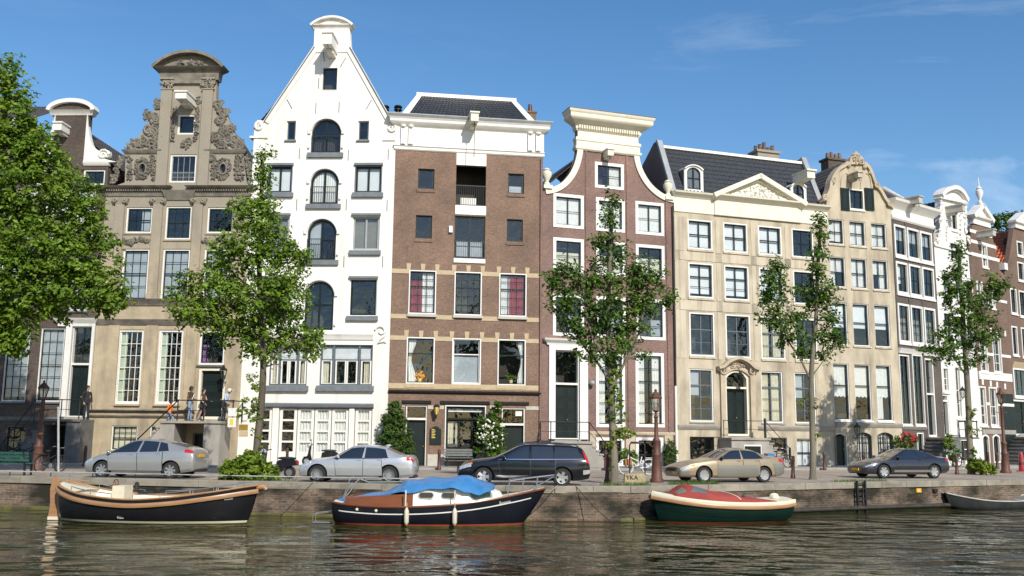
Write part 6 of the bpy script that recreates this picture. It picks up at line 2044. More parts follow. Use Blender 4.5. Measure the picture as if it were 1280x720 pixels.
sedan_common(c, [(3.25, 4.95, .75, .02), (5.07, 6.95, .0, -.02)], [(3.55, 5.0, 4.85), (5.03, 6.25, 6.1)], (3.1, 3.95), (7.05, 7.9), (1.1, 2.05), (8.5, 9.55), tk=(3.7, 4.95))
c.mirrors(3.75)
for sd in (1,): c.patch('window_trim', 3.3, 7.0, 4.985, 5.10, 'black_plastic', .007, (sd,), nt=20, nk=2)
c.box('splitter', 4.25, 4.47, -.6, .6, .2, .28, 'black_plastic')
mb = MB(); mb.ball((3.35 - c.len / 2, 0, 1.42), (.11, .03, .05), 8); mb.build('aerial', 'paint_silver', c.root)
p = onz(450, 602); c.place(p.x + .05, 34.75, -.02)
c = Car('parked_car', 'black estate car with tall red tail lights, parked behind the boat with the blue tarpaulin',
 [(.03, .04, .12, .26, .56, .66, .55, .56, .48), (.12, .12, .26, .22, .68, .78, .72, .72, .58), (.5, .5, .6, .20, .82, .90, .84, .82, .64), (1.3, 1.35, 1.38, .19, .92, 1.00, .88, .86, .68),
 (1.9, 1.7, 2.28, .19, .93, 1.42, .89, .87, .58), (2.65, 2.65, 2.65, .19, .93, 1.47, .895, .875, .58), (3.5, 3.5, 3.5, .19, .94, 1.46, .895, .87, .58), (4.2, 4.2, 4.2, .20, .95, 1.43, .885, .865, .58),
 (4.55, 4.52, 4.45, .24, .96, 1.38, .86, .85, .58), (4.75, 4.72, 4.56, .28, .95, 1.30, .82, .82, .57), (4.81, 4.79, 4.72, .40, .78, 1.05, .74, .76, .56)], (.97, 3.79), .325, 'paint_black', ('wide', 5), .945)
sedan_common(c, [(3.25, 4.92, .72, .0), (5.06, 5.96, .0, .0), (6.04, 7.75, .0, -.15)], [(3.5, 5.0, 4.85), (5.03, 6.05, 5.9)], (3.08, 3.95), (8.6, 9.6), (.95, 2.05), (8.55, 9.75), tk=(3.7, 5.9))
c.mirrors(3.75)
c.patch('window_trim', 3.3, 8.2, 4.97, 5.08, 'chrome', .008, (1,), nt=22, nk=2)
c.patch('sill_trim', 3.15, 6.05, 2.05, 2.3, 'chrome', .012, (1,), nt=20, nk=2)
c.patch('bumper_trim', 8.0, 9.8, 2.3, 2.75, 'post_grey', .012, (1,), nt=8, nk=2)
for sd in (1, -1):
 mb = MB(); mb.tube([(2.2 - c.len / 2, -sd * .60, 1.43), (2.45 - c.len / 2, -sd * .60, 1.53), (3.6 - c.len / 2, -sd * .60, 1.535), (4.25 - c.len / 2, -sd * .60, 1.49), (4.4 - c.len / 2, -sd * .6, 1.41)], .02, 6); mb.build('roof_rail', 'chrome', c.root, smooth=60)
c.box('grille', -.0, .04, -.35, .35, .42, .66, 'black_plastic')
for sd in (1, -1): c.patch('indicator', 1.75, 2.1, 4.0, 4.6, 'amber_lens', .010, (sd,), nt=4, nk=2)
p = onz(653, 605); c.place(p.x, 33.85, .0)
c = Car('parked_car', 'old gold and grey two tone saloon parked beside the lamp post and the weedy kerb',
 [(.03, .03, .10, .30, .55, .62, .58, .58, .50), (.10, .10, .30, .24, .64, .72, .76, .74, .58), (.6, .6, .7, .22, .78, .85, .88, .86, .66), (1.55, 1.6, 1.62, .20, .92, .99, .92, .90, .70),
 (2.1, 1.95, 2.5, .20, .94, 1.38, .925, .905, .58), (2.95, 2.95, 2.95, .20, .95, 1.42, .93, .91, .58), (3.6, 3.6, 3.5, .20, .96, 1.38, .925, .905, .57), (4.1, 4.05, 3.75, .21, .99, 1.31, .915, .89, .56),
 (4.55, 4.4, 4.35, .24, 1.02, 1.10, .89, .86, .64), (4.95, 4.93, 4.93, .30, .99, 1.05, .82, .80, .66), (5.06, 5.03, 5.0, .42, .78, .90, .74, .74, .64)], (1.10, 3.97), .33, 'paint_gold', ('disc', 9), .90)
sedan_common(c, [(3.25, 4.93, .70, .02), (5.05, 6.95, .0, -.05)], [(3.4, 4.98, 4.8), (5.02, 6.3, 6.1)], (3.08, 3.95), (7.05, 7.9), (.75, 1.75), (8.6, 9.6), hk=(3.6, 4.6))
c.mirrors(3.7)
for a, b in ((0.3, 1.72), (3.3, 6.15), (7.95, 9.9)):
 for sd in (1, -1): c.patch('lower_cladding', a, b, 1.7, 3.35, 'paint_gunmetal', .014, (sd,), nt=16, nk=5)
for sd in (1, -1): c.patch('indicator', 1.8, 2.1, 3.75, 4.4, 'amber_lens', .010, (sd,), nt=4, nk=2)
c.box('grille', .0, .06, -.45, .45, .46, .60, 'black_plastic')
p = onz(897, 600); c.place(p.x - .1, 38.1, .30)
c = Car('parked_car', 'dark anthracite two door coupe parked above the iron quay ladder near the red flower bush',
 [(.03, .03, .10, .24, .46, .54, .55, .56, .46), (.10, .10, .24, .20, .56, .64, .74, .72, .56), (.55, .55, .65, .19, .72, .79, .86, .84, .64), (1.35, 1.4, 1.42, .18, .85, .92, .89, .87, .68),
 (2.0, 1.75, 2.3, .18, .87, 1.31, .90, .88, .54), (2.9, 2.9, 2.75, .18, .88, 1.34, .905, .885, .53), (3.35, 3.3, 3.1, .18, .90, 1.31, .90, .88, .53), (3.7, 3.62, 3.35, .19, .93, 1.25, .89, .87, .53),
 (4.05, 3.98, 3.98, .22, .95, 1.02, .87, .84, .60), (4.5, 4.46, 4.46, .28, .92, .97, .79, .77, .62), (4.61, 4.58, 4.54, .40, .70, .80, .70, .70, .60)], (.93, 3.63), .32, 'paint_anthracite', ('wide', 6), .955)
sedan_common(c, [(3.2, 4.88, .75, .0), (5.0, 6.8, .0, -.15)], [(3.4, 5.15, 4.95)], (3.08, 3.95), (7.05, 7.85), (.8, 1.9), (8.7, 9.6), hk=(4.0, 5.0))
c.mirrors(3.65)
c.box('plate', -.01, .03, -.26, .26, .34, .45, 'plate_yellow')
c.patch('sill_trim', 3.15, 6.3, 2.05, 2.4, 'paint_gunmetal', .012, (1,), nt=16, nk=2)
p = onz(1125, 596); c.place(p.x - .6, 43.9, .26)
# moored boats
class Hull:
 """stations: (x, half beam, sheer z above water, keel z, flare) from stern (x=0) to bow"""
 def __init__(s, name, label, st, mats, sections=9, cat='boat', chine=.75):
  s.st = catmull(st, 6)
  s.L = st[-1][0]
  s.chine = chine
  s.root = tag(empty(name), label, cat, 'boats moored along the quay wall')
  s.mats = mats
 def half(s, i, a):
  """point on one side; a=0 keel, 1 sheer"""
  x, b, zs, zk, rake = s.st[i]
  y = b * (1 - (1 - a) ** 2.6) ** s.chine
  z = zk + (zs - zk) * a ** 1.25
  return Vector((x + rake * (a - 1), y, z))
 def idx(s, x):
  for i in range(len(s.st) - 1):
   if s.st[i][0] <= x <= s.st[i + 1][0]:
    return i
  return len(s.st) - 2
 def side(s, x, a, sd=-1):
  i = s.idx(x)
  f = (x - s.st[i][0]) / max(1e-6, s.st[i + 1][0] - s.st[i][0])
  p = s.half(i, a).lerp(s.half(i + 1, a), max(0, min(1, f)))
  return Vector((p.x, p.y * sd, p.z))
 def shell(s, name='hull', bands=None, lap=0):
  """bands: list of (z upper limit, material index)"""
  mb = MB()
  A = [0, .12, .25, .38, .5, .62, .74, .86, .94, 1.0] if not lap else [i / (lap * 2) for i in range(lap * 2 + 1)]
  n = len(s.st)
  for sd in (-1, 1):
   vs = []
   for i in range(n):
    for j, a in enumerate(A):
     p = s.half(i, a)
     o = 0
     if lap and j % 2 == 0 and 0 < j < len(A) - 1: o = .0
     if lap and j % 2 == 1: o = .0
     vs.append((p.x, p.y * sd, p.z))
   m = len(A)
   for i in range(n - 1):
    for j in range(m - 1):
     q = (i * m + j, (i + 1) * m + j, (i + 1) * m + j + 1, i * m + j + 1)
     mb.add([vs[k] for k in q], [(0, 1, 2, 3) if sd < 0 else (3, 2, 1, 0)])
   mb.add([], [])
  tr = [s.half(0, a) for a in A]
  mb.add([(p.x, -p.y, p.z) for p in tr] + [(p.x, p.y, p.z) for p in tr[::-1]], [tuple(range(2 * len(A)))[::-1]])
  o = mb.build(name, s.mats, s.root)
  me = o.data
  bm = bmesh.new(); bm.from_mesh(me); bmesh.ops.remove_doubles(bm, verts=bm.verts, dist=.0004); bmesh.ops.recalc_face_normals(bm, faces=bm.faces); bm.to_mesh(me); bm.free()
  me.polygons.foreach_set('use_smooth', [True] * len(me.polygons)); me.set_sharp_from_angle(angle=math.radians(40))
  return o
 def stripe(s, name, zlo, zhi, mat, off=.008, x0=.02, x1=None, follow=None, parent=None):
  """painted line on both sides; zlo/zhi absolute above water, or measured down from the sheer when follow is set"""
  mb = MB()
  x1 = x1 or s.L - .02
  nn = 50
  for sd in (-1, 1):
   vs = []
   for i in range(nn + 1):
    x = x0 + (x1 - x0) * i / nn
    k = s.idx(x)
    f = (x - s.st[k][0]) / max(1e-6, s.st[k + 1][0] - s.st[k][0])
    zs = s.st[k][2] * (1 - f) + s.st[k + 1][2] * f; zk = s.st[k][3] * (1 - f) + s.st[k + 1][3] * f
    for z in (zlo, zhi):
     zz = zs - z if follow else z
     a = max(.0, min(1, (zz - zk) / (zs - zk))) ** .8
     p = s.side(x, a, sd)
     e = s.side(min(x + .05, s.L), a, sd) - s.side(max(x - .05, 0), a, sd)
     nrm = Vector((e.y, -e.x, 0)).normalized() * (1 if sd < 0 else -1)
     if nrm.y * sd < 0: nrm = -nrm
     vs.append(p + nrm * off)
   mb.add(vs, [(i * 2, i * 2 + 2, i * 2 + 3, i * 2 + 1) if sd < 0 else (i * 2 + 1, i * 2 + 3, i * 2 + 2, i * 2) for i in range(nn)])
  return mb.build(name, mat, parent or s.root, smooth=60)
 def rail(s, name, down, w, h, mat, x0=0.0, x1=None, out=.0, ends=True):
  """moulding running along the sheer"""
  mb = MB()
  x1 = x1 if x1 is not None else s.L
  nn = 44
  for sd in (-1, 1):
   rings = []
   for i in range(nn + 1):
    x = x0 + (x1 - x0) * i / nn
    p = s.side(x, 1.0, sd);
    e = s.side(min(x + .06, s.L), 1.0, sd) - s.side(max(x - .06, 0), 1.0, sd)
    nrm = Vector((-e.y, e.x, 0))
    nrm = nrm.normalized() if nrm.length > 1e-6 else Vector((0, sd, 0))
    if nrm.y * sd < 0: nrm = -nrm
    c = p + nrm * out + Vector((0, 0, -down))
    rings.append([c + nrm * (-w * .4) + Vector((0, 0, h / 2)), c + nrm * w * .5 + Vector((0, 0, h / 2)), c + nrm * w * .75, c + nrm * w * .5 + Vector((0, 0, -h / 2)), c + nrm * (-w * .4) + Vector((0, 0, -h / 2))])
   m = 5
   vs = [v for r in rings for v in r]
   fs = [(i * m + j, (i + 1) * m + j, (i + 1) * m + (j + 1) % m, i * m + (j + 1) % m) for i in range(nn) for j in range(m)]
   fs += [tuple(range(m)), tuple(nn * m + j for j in range(m))[::-1]]
   mb.add(vs, fs)
  return mb.build(name, mat, s.root, smooth=50, fix=True)
 def deck(s, name, x0, x1, down, inset, mat, crown=.04, n=24):
  mb = MB()
  vs = []
  m = 6
  for i in range(n + 1):
   x = x0 + (x1 - x0) * i / n
   p = s.side(x, 1.0, 1)
   b = max(.01, p.y - inset)
   for j in range(m + 1):
    q = -1 + 2 * j / m
    vs.append((p.x, b * q, p.z - down + crown * (1 - q * q)))
  mb.add(vs, [(i * (m + 1) + j, (i + 1) * (m + 1) + j, (i + 1) * (m + 1) + j + 1, i * (m + 1) + j + 1) for i in range(n) for j in range(m)])
  return mb.build(name, mat, s.root, smooth=60)
 def inner(s, name, x0, x1, depth, inset, mat, n=24):
  """open well: inner sides and a floor"""
  mb = MB()
  vs = []
  for i in range(n + 1):
   x = x0 + (x1 - x0) * i / n
   p = s.side(x, 1.0, 1)
   b = max(.02, p.y - inset)
   vs += [(p.x, -b, p.z - .01), (p.x, -b * .7, p.z - depth), (p.x, b * .7, p.z - depth), (p.x, b, p.z - .01)]
  mb.add(vs, [(i * 4 + j, i * 4 + 4 + j, i * 4 + 5 + j, i * 4 + 1 + j) for i in range(n) for j in range(3)] + [(0, 1, 2, 3), tuple(n * 4 + j for j in range(4))[::-1]])
  return mb.build(name, mat, s.root)
 def place(s, X, Y, yaw):
  s.root.location = (X, Y, WATER); s.root.rotation_euler = (0, 0, yaw)
def script_marks(name, b, x0, z, n, size, mat, sd=-1, tilt=0.0):
 """small flowing painted lettering on the hull side"""
 rr = random.Random(n * 7 + int(z * 100))
 mb = MB()
 x = x0
 for k in range(n):
  hgt = size * (1.5 if k == 0 or rr.random() < .25 else .8)
  pts = []
  for q in range(9):
   a = q / 8 * 2 * PI
   px = x + size * (.35 * q / 8 + .28 * math.sin(a)); pz = z + tilt * (px - x0) + hgt * .5 * (1 - math.cos(a)) * .9
   i = b.idx(px); f = (px - b.st[i][0]) / max(1e-6, b.st[i + 1][0] - b.st[i][0])
   zs = b.st[i][2] * (1 - f) + b.st[i + 1][2] * f; zk = b.st[i][3] * (1 - f) + b.st[i + 1][3] * f
   a2 = max(0, min(1, (pz - zk) / (zs - zk))) ** .8
   p = b.side(px, a2, sd); pts.append((p.x, p.y + sd * .012, p.z))
  mb.tube(pts, size * .075, 4)
  x += size * .62
 return mb.build(name, mat, b.root)
b = Hull('open_boat', 'open black sloop with varnished rubbing band, cream inside and a wooden rudder',
 [(0, .30, 1.17, .05, 0), (.35, .70, 1.05, -.12, 0), (1.2, 1.03, .86, -.25, 0), (2.6, 1.20, .74, -.32, 0), (3.9, 1.14, .80, -.32, .0), (5.2, .80, .97, -.28, .05), (6.0, .38, 1.10, -.2, .18), (6.45, .05, 1.17, .0, .35)],
 ['hull_black'], chine=.62)
b.shell()
b.stripe('boot_top', .035, .10, 'boat_cream')
b.stripe('weed_line', -.06, .03, 'algae')
b.rail('rubbing_band', .17, .10, .13, 'varnish', 0.0, 6.43, .01)
b.rail('gunwale', -.01, .07, .05, 'varnish', 0.0, 6.43, -.01)
b.deck('foredeck', 4.9, 6.4, .02, .03, 'boat_cream', .05)
b.deck('afterdeck', .02, .8, .02, .03, 'boat_cream', .04)
b.inner('well', .75, 4.95, .42, .10, 'boat_cream')
mb = MB()
for x0 in (1.0, 2.2, 3.6): mb.box(x0, x0 + .34, -.6, .6, .50, .55)
mb.box(1.1, 4.4, .5, .62, .47, .52); mb.box(1.1, 4.4, -.62, -.5, .47, .52)
b_ = mb.build('thwart', 'varnish', b.root)
mb = MB(); mb.box(1.75, 2.15, -.2, .35, .5, 1.10); mb.build('console', 'boat_cream', b.root)
mb = MB(); mb.tube([(1.72 + .0 , .05 + .17 * math.cos(a * PI / 8), 1.12 + .17 * math.sin(a * PI / 8)) for a in range(16)], .016, 6, closed=True)
for a in range(3): mb.bar((1.72, .05, 1.12), (1.72, .05 + .17 * math.cos(a * 2.1), 1.12 + .17 * math.sin(a * 2.1)), .015)
mb.build('steering_wheel', 'mahogany', b.root)
mb = MB(); mb.lathe([(.07, 0), (.07, .22), (.02, .26)], (2.35, .2, .95), 8); mb.box(2.6, 2.9, -.2, .2, .86, .92); mb.build('engine_box', 'black_plastic', b.root)
for x0, x1 in ((.75, 2.2), (2.9, 4.6), (4.7, 6.1)):
 mb = MB()
 for sd in (-1, 1):
  pts = [b.side(x0 + (x1 - x0) * k / 8, 1.0, sd) for k in range(9)]
  top = [(p.x, p.y * .93, p.z + .15) for p in pts]
  mb.tube([(pts[0].x, pts[0].y * .93, pts[0].z)] + top + [(pts[-1].x, pts[-1].y * .93, pts[-1].z)], .014, 6)
  mb.tube([(pts[4].x, pts[4].y * .93, pts[4].z), top[4]], .012, 6)
 mb.build('grab_rail', 'steel_rail', b.root)
mb = MB(); mb.prism([(-.42, .0), (-.04, .02), (-.06, .55), (-.13, .78), (-.1, 1.22), (-.22, 1.34), (-.36, 1.30), (-.42, .95), (-.38, .5)], -.035, .035); rd = mb.build('rudder', 'varnish', b.root)
mb = MB(); mb.box(-.43, -.04, -.04, .04, -.05, .10); mb.build('rudder_foot', 'boat_cream', rd)
mb = MB(); mb.tube([(-.1, 0, 1.16), (.35, .05, 1.24), (.8, .12, 1.22)], .022, 6); mb.build('tiller', 'varnish', rd)
mb = MB(); mb.tube([(6.40, 0, 1.10), (6.62, 0, 1.12), (6.70, 0, 1.04)], [.09, .085, .07], 8); mb.build('bow_fender', 'varnish', b.root, smooth=50)
mb = MB(); mb.tube([(.12, .1, 1.15), (.12, .1, 1.42)], .012, 5); mb.build('flagstaff', 'steel_rail', b.root)
script_marks('lettering', b, 5.62, .74, 5, .075, 'boat_white', tilt=.1)
script_marks('lettering', b, 2.45, .17, 7, .05, 'boat_white')
B1 = b
p = onz(192, 653, WATER)
yaw = -.10
c0 = Vector((p.x, 31.0)); d = Vector((math.cos(yaw), math.sin(yaw)))
st = c0 - d * 3.18
b.place(st.x, st.y, yaw)
b = Hull('cabin_boat', 'dark navy cabin boat with white coachroof, partly covered by a blue tarpaulin',
 [(0, .62, .70, .0, -.08), (.5, .86, .64, -.22, -.03), (1.6, 1.10, .59, -.36, 0), (3.0, 1.18, .62, -.42, 0), (4.4, 1.02, .74, -.4, .05), (5.6, .62, .93, -.34, .28), (6.3, .26, 1.06, -.22, .55), (6.72, .03, 1.14, -.02, .82)],
 ['hull_navy'], chine=.55)
b.shell()
b.stripe('boot_top', .03, .075, 'hull_red')
b.stripe('weed_line', -.06, .03, 'algae')
b.stripe('sheer_line', .20, .235, 'boat_white', x0=.25, x1=6.3, follow=True)
b.rail('toe_rail', -.0, .045, .06, 'mahogany', 0.02, 6.70)
b.deck('deck', .05, 6.66, .01, .04, 'boat_cream', .05, 40)
def cabin(profile, hw0, hw1, name, mat, parent, dz=0.0, tumble=.12):
 """profile: list of (x, z_base, z_top)"""
 mb = MB(); vs = []
 k = 7
 for x, zb, zt in profile:
  t = (x - profile[0][0]) / (profile[-1][0] - profile[0][0])
  hw = hw0 + (hw1 - hw0) * t
  vs += [(x, -hw, zb), (x, -hw + tumble * .8, zt - .05), (x, -hw + tumble + .06, zt), (x, 0, zt + .06), (x, hw - tumble - .06, zt), (x, hw - tumble * .8, zt - .05), (x, hw, zb)]
 n = len(profile)
 mb.add(vs, [(i * k + j, (i + 1) * k + j, (i + 1) * k + j + 1, i * k + j + 1) for i in range(n - 1) for j in range(k - 1)] + [tuple(range(k)), tuple((n - 1) * k + j for j in range(k))[::-1]])
 return mb.build(name, mat, parent, smooth=35, fix=True)
cb = cabin([(2.55, .60, 1.10), (2.7, .62, 1.14), (3.9, .68, 1.16), (4.25, .70, 1.13), (4.42, .74, .80)], .88, .72, 'coachroof', 'boat_white', b.root)
ho = cabin([(4.2, .70, 1.05), (5.0, .82, 1.08), (5.25, .84, .98), (5.32, .86, .88)], .66, .5, 'fore_hatch', 'boat_white', b.root)
mb = MB(); mb.add([(4.36, -.665, .82), (5.02, -.545, .88), (5.0, -.50, 1.02), (4.30, -.60, 1.0)], [(0, 1, 2, 3)]); mb.build('hatch_window', 'hatch_green', ho)
for x0 in (2.95, 3.65):
 mb = MB()
 cx, cz = x0, .93
 yy = -(.88 - .16 * (cx - 2.55) / 1.87) + .045
 ol = arc(cx - .14, cz, .10, .10, 90, 270, 8) + arc(cx + .14, cz, .10, .10, -90, 90, 8)
 mb.prism(ol, yy - .035, yy + .02); w_ = mb.build('porthole', 'boat_white', cb)
 mb = MB(); ol = arc(cx - .14, cz, .075, .075, 90, 270, 8) + arc(cx + .14, cz, .075, .075, -90, 90, 8)
 mb.prism(ol, yy - .042, yy - .03); mb.build('pane', 'interior_dark', w_)
 mb = MB(); mb.ribbon(arc(cx - .14, cz, .10, .10, 90, 270, 8) + arc(cx + .14, cz, .10, .10, -90, 90, 8), .018, yy - .05, yy - .03, closed=True); mb.build('rim', 'zinc', w_)
mb = MB()
for sd in (-1, 1):
 mb.hexa([(.55, sd * .84, .60), (2.55, sd * .92, .58), (2.55, sd * .86, .58), (.55, sd * .78, .60)], [(.55, sd * .80, .86), (2.55, sd * .86, .98), (2.55, sd * .80, .98), (.55, sd * .74, .86)])
mb.box(.45, .55, -.8, .8, .6, .84)
cm = mb.build('cockpit_coaming', 'mahogany', b.root)
def tarp_z(t):
 P = [(0, .74), (.06, .84), (.3, 1.05), (.40, 1.22), (.44, 1.40), (.62, 1.46), (.74, 1.51), (.84, 1.52), (.92, 1.40), (1.0, 1.22)]
 for (a, za), (c_, zc) in zip(P, P[1:]):
  if a <= t <= c_: return za + (zc - za) * (t - a) / (c_ - a)
 return P[-1][1]
def tarp_drop(t):
 P = [(0, .10), (.1, .16), (.25, .20), (.40, .22), (.46, .40), (.6, .34), (.72, .32), (.8, .50), (.9, .46), (1.0, .14)]
 for (a, za), (c_, zc) in zip(P, P[1:]):
  if a <= t <= c_: return za + (zc - za) * (t - a) / (c_ - a)
 return P[-1][1]
def tarp(a, c_):
 x = .12 + 4.95 * a
 q = -1 + 2 * c_
 w_ = .34 + .62 * min(1, a * 2.2) * (1 - .12 * max(0, a - .8) * 5)
 zc = tarp_z(a); dr = tarp_drop(a)
 fold = .03 * math.sin(a * 31 + 4 * q) * abs(q) + .025 * noise.noise(Vector((a * 9, q * 3, 1.3)))
 sag = -.05 * math.sin(a * PI * 5) ** 2 * (1 - abs(q))
 z = zc - dr * abs(q) ** 1.7 + fold + sag
 y = w_ * (q if abs(q) < .8 else math.copysign(.8 + (abs(q) - .8) * .6, q)) + .03 * math.sin(a * 24)
 return (x + .05 * math.sin(q * 5 + a * 8), y, z)
mb = MB(); mb.grid(tarp, 70, 22); mb.build('tarpaulin', 'tarp_blue', b.root, smooth=70)
mb = MB(); mb.tube([(.5, 0, .70), (2.6, 0, 1.15), (4.6, 0, 1.32)], .035, 8); mb.tube([(2.6, 0, .6), (2.6, 0, 1.15)], .035, 8); mb.tube([(4.5, 0, .75), (4.5, 0, 1.3)], .03, 8); mb.build('boom', 'varnish', b.root)
mb = MB()
for sd in (-1, 1):
 pts = [(5.55, .55), (6.0, .40), (6.45, .22), (6.95, .05)]
 top = [(x, sd * y, 1.38 + (x - 5.5) * .12) for x, y in pts]
 mb.tube(top, .016, 6)
 for (x, y), tp in zip(pts[:3], top[:3]): mb.tube([(x - .05, sd * y, .92 + (x - 5.5) * .22), tp], .013, 6)
 mb.tube([(6.2, sd * .3, 1.1), (6.95, sd * .05, 1.5)], .012, 5)
mb.tube([(6.95, -.05, 1.55), (7.0, 0, 1.56), (6.95, .05, 1.55)], .016, 6)
mb.build('pulpit', 'steel_rail', b.root)
mb = MB()
for x in (.85, 1.45): mb.ball((x, b.side(x, 1, -1).y - .03, b.side(x, 1, -1).z - .12), .05, 7)
for x in (2.35, 3.85): mb.tube([(x, b.side(x, 1, -1).y, .62), (x, b.side(x, 1, -1).y + .02, 1.10)], .022, 6)
mb.build('cleat', 'boat_cream', b.root)
mb = MB(); mb.tube([(.2, .5, .7), (.35, .55, 1.05), (.7, .6, 1.35), (1.0, .6, 1.25), (2.5, .62, 1.28)], .018, 5); mb.tube([(.2, .3, .7), (.4, .3, 1.3), (.55, .32, 1.45)], .016, 5); mb.build('stern_rail', 'steel_rail', b.root)
mb = MB()
mb.box(-.62, -.06, -.25, .25, .02, .05)
for y in (-.25, .25): mb.tube([(-.06, y, .36), (-.62, y, .30), (-.62, y, .04)], .014, 5)
mb.build('boarding_step', 'steel_rail', b.root)
script_marks('lettering', b, 5.25, .665, 8, .075, 'boat_white', tilt=.17)
B2 = b
p = onz(548, 657, WATER)
st = Vector((p.x - 3.35, 31.15)); yaw = .02
b.place(st.x, st.y, yaw)
mw = Matrix.Translation((st.x, st.y, WATER)) @ Matrix.Rotation(yaw, 4, 'Z')
for i, (x, lb) in enumerate(((2.40, 'worn cream tube fender hanging amidships beside the mahogany coaming'), (3.86, 'worn cream tube fender hanging below the cabin windows'))):
 q = b.side(x, 1.0, -1)
 w = mw @ Vector((q.x, q.y - .12, .06))
 f = tag(empty('boat_fender', w), lb, 'fender', 'fenders on the navy cabin boat')
 mb = MB(); mb.lathe([(.02, 0), (.05, .04), (.075, .09), (.075, .42), (.05, .48), (.025, .53)], n=12); mb.build('tube', 'fender_cream', f, smooth=50)
 mb = MB(); mb.tube([(0, 0, .52), (.0, .05, .60), (.0, .10, .66)], .012, 5); mb.build('rope', 'rope', f)
b = Hull('covered_boat', 'dark green clinker launch with cream gunwale under a red canvas hood',
 [(0, .72, .72, -.0, -.05), (.6, .90, .66, -.2, 0), (1.7, 1.02, .64, -.28, 0), (2.9, 1.0, .68, -.28, 0), (3.9, .74, .77, -.24, .05), (4.6, .36, .88, -.14, .2), (5.0, .04, .95, .02, .32)],
 ['hull_green'], chine=.6)
b.shell()
b.stripe('boot_top', -.06, .012, 'hull_red', x0=.3, x1=4.9)
for k, dn in enumerate((.30, .38, .46)): b.stripe('strake', dn, dn + .018, 'hull_green', .016, .1, 4.85, True)
b.rail('rubbing_band', .15, .09, .11, 'varnish', 0, 4.98, .015)
b.rail('gunwale', .04, .07, .13, 'boat_cream', 0, 4.98, .0)
b.deck('deck', .04, 4.95, -.02, .04, 'boat_cream', .05, 30)
def hood(a, c_):
 x = .75 + 3.55 * a
 PZ = [(0, .02), (.10, .07), (.30, .19), (.55, .29), (.70, .38), (.82, .42), (.88, .38), (1.0, .04)]
 for (p0, z0), (p1, z1) in zip(PZ, PZ[1:]):
  if p0 <= a <= p1: h_ = z0 + (z1 - z0) * (a - p0) / (p1 - p0); break
 s_ = b.side(x, 1.0, 1)
 q = -1 + 2 * c_
 w_ = s_.y - .06
 y = w_ * math.sin(q * PI / 2 * .999) if abs(q) < 1 else w_ * q
 cz = max(0, math.cos(q * PI / 2)) ** .62
 ridge = .022 * math.sin(a * 16 + 1) * cz
 return (x, y, s_.z + .03 + h_ * cz + ridge * (1 if h_ > .1 else 0))
mb = MB(); mb.grid(hood, 48, 20); cv = mb.build('canvas_hood', 'canvas_red', b.root, smooth=60)
def on_hood(a, c_, o=.012):
 p = Vector(hood(a, c_)); e = .01
 n_ = (Vector(hood(min(a + e, 1), c_)) - p).cross(Vector(hood(a, min(c_ + e, 1))) - p)
 n_ = n_.normalized() if n_.length > 1e-9 else Vector((0, 0, 1))
 if n_.z < 0: n_ = -n_
 return p + n_ * o
mb = MB(); mb.grid(lambda u_, v_: on_hood(.72 + .15 * u_ * (1 - .4 * v_), 1 - (.10 + .22 * v_)), 8, 6); mb.build('hood_window', 'lead', cv, smooth=60)
mb = MB(); mb.grid(lambda u_, v_: on_hood(.90 + .07 * u_, 1 - (.14 + .26 * v_)), 6, 6); mb.build('hood_window', 'blind_tan', cv, smooth=60)
mb = MB(); mb.tube([on_hood(.50 - .10 * (k / 12), .5 + .46 * k / 12, .015) for k in range(13)], .018, 5); mb.build('hood_tie', 'boat_cream', cv)
mb = MB(); mb.ball(on_hood(.34, .78, .02), (.07, .05, .05), 6); mb.build('buckle', 'black_plastic', cv)
mb = MB(); mb.ball((.25, -.2, .80), (.18, .12, .10), 8); mb.ball((.45, .2, .78), (.16, .12, .08), 8); mb.build('rope_coil', 'boat_cream', b.root)
mb = MB(); mb.ball((4.72, -.16, .55), (.05, .02, .05), 8); mb.build('badge', 'boat_white', b.root)
p = onz(898, 649, WATER)
yaw = PI + .26
d = Vector((math.cos(yaw), math.sin(yaw)))
st = Vector((p.x - .15, 33.55)) - d * 2.5
b.place(st.x + .05, st.y, yaw)
B3 = b
b = Hull('open_boat', 'weathered grey flat open punt lying low against the quay wall',
 [(0, .55, .55, .05, -.2), (.6, .72, .42, -.12, 0), (2.2, .80, .32, -.18, 0), (3.8, .72, .36, -.16, 0), (4.9, .40, .52, -.06, .15), (5.5, .06, .66, .08, .3)],
 ['hull_grey'], chine=.4)
b.shell()
b.rail('gunwale', .0, .05, .05, 'pale_block', 0, 5.45)
b.inner('well', .3, 4.9, .12, .10, 'dark_stone')
b.deck('foredeck', 4.5, 5.45, .0, .02, 'boat_white', .02, 8)
mb = MB(); mb.box(2.3, 2.6, -.62, .62, .24, .28); mb.box(.9, 1.2, -.58, .58, .26, .30); mb.build('thwart', 'pale_block', b.root)
mb = MB(); mb.box(3.0, 3.1, -.68, -.62, .3, .46); mb.build('rowlock', 'black_iron', b.root)
pb = at(1172, 617, 40.8)
yaw = PI + .38
d = Vector((math.cos(yaw), math.sin(yaw)))
st = Vector((pb.x, 40.2)) - d * 5.5
b.place(st.x, st.y, yaw)
def mooring(pts, lb, nm='mooring_rope', mt='rope'):
 mb = MB(); P = catmull([tuple(p) for p in pts], 6); mb.tube(P, .014, 5); tag(mb.build(nm, mt), lb, 'rope', 'mooring ropes')
q0 = B1.root.matrix_basis @ Vector((6.5, 0, 1.15))
def w_(b_, v): return Matrix.Translation(b_.root.location) @ Matrix.Rotation(b_.root.rotation_euler[2], 4, 'Z') @ Vector(v)
a = w_(B1, (6.5, 0, 1.15)); e = Vector((a.x + 1.1, quay_y(a.x + 1.1) + .1, .05)); mooring([a, (a + e) / 2 + Vector((0, 0, -.08)), e], 'thin rope running from the black sloop bow up to the quay')
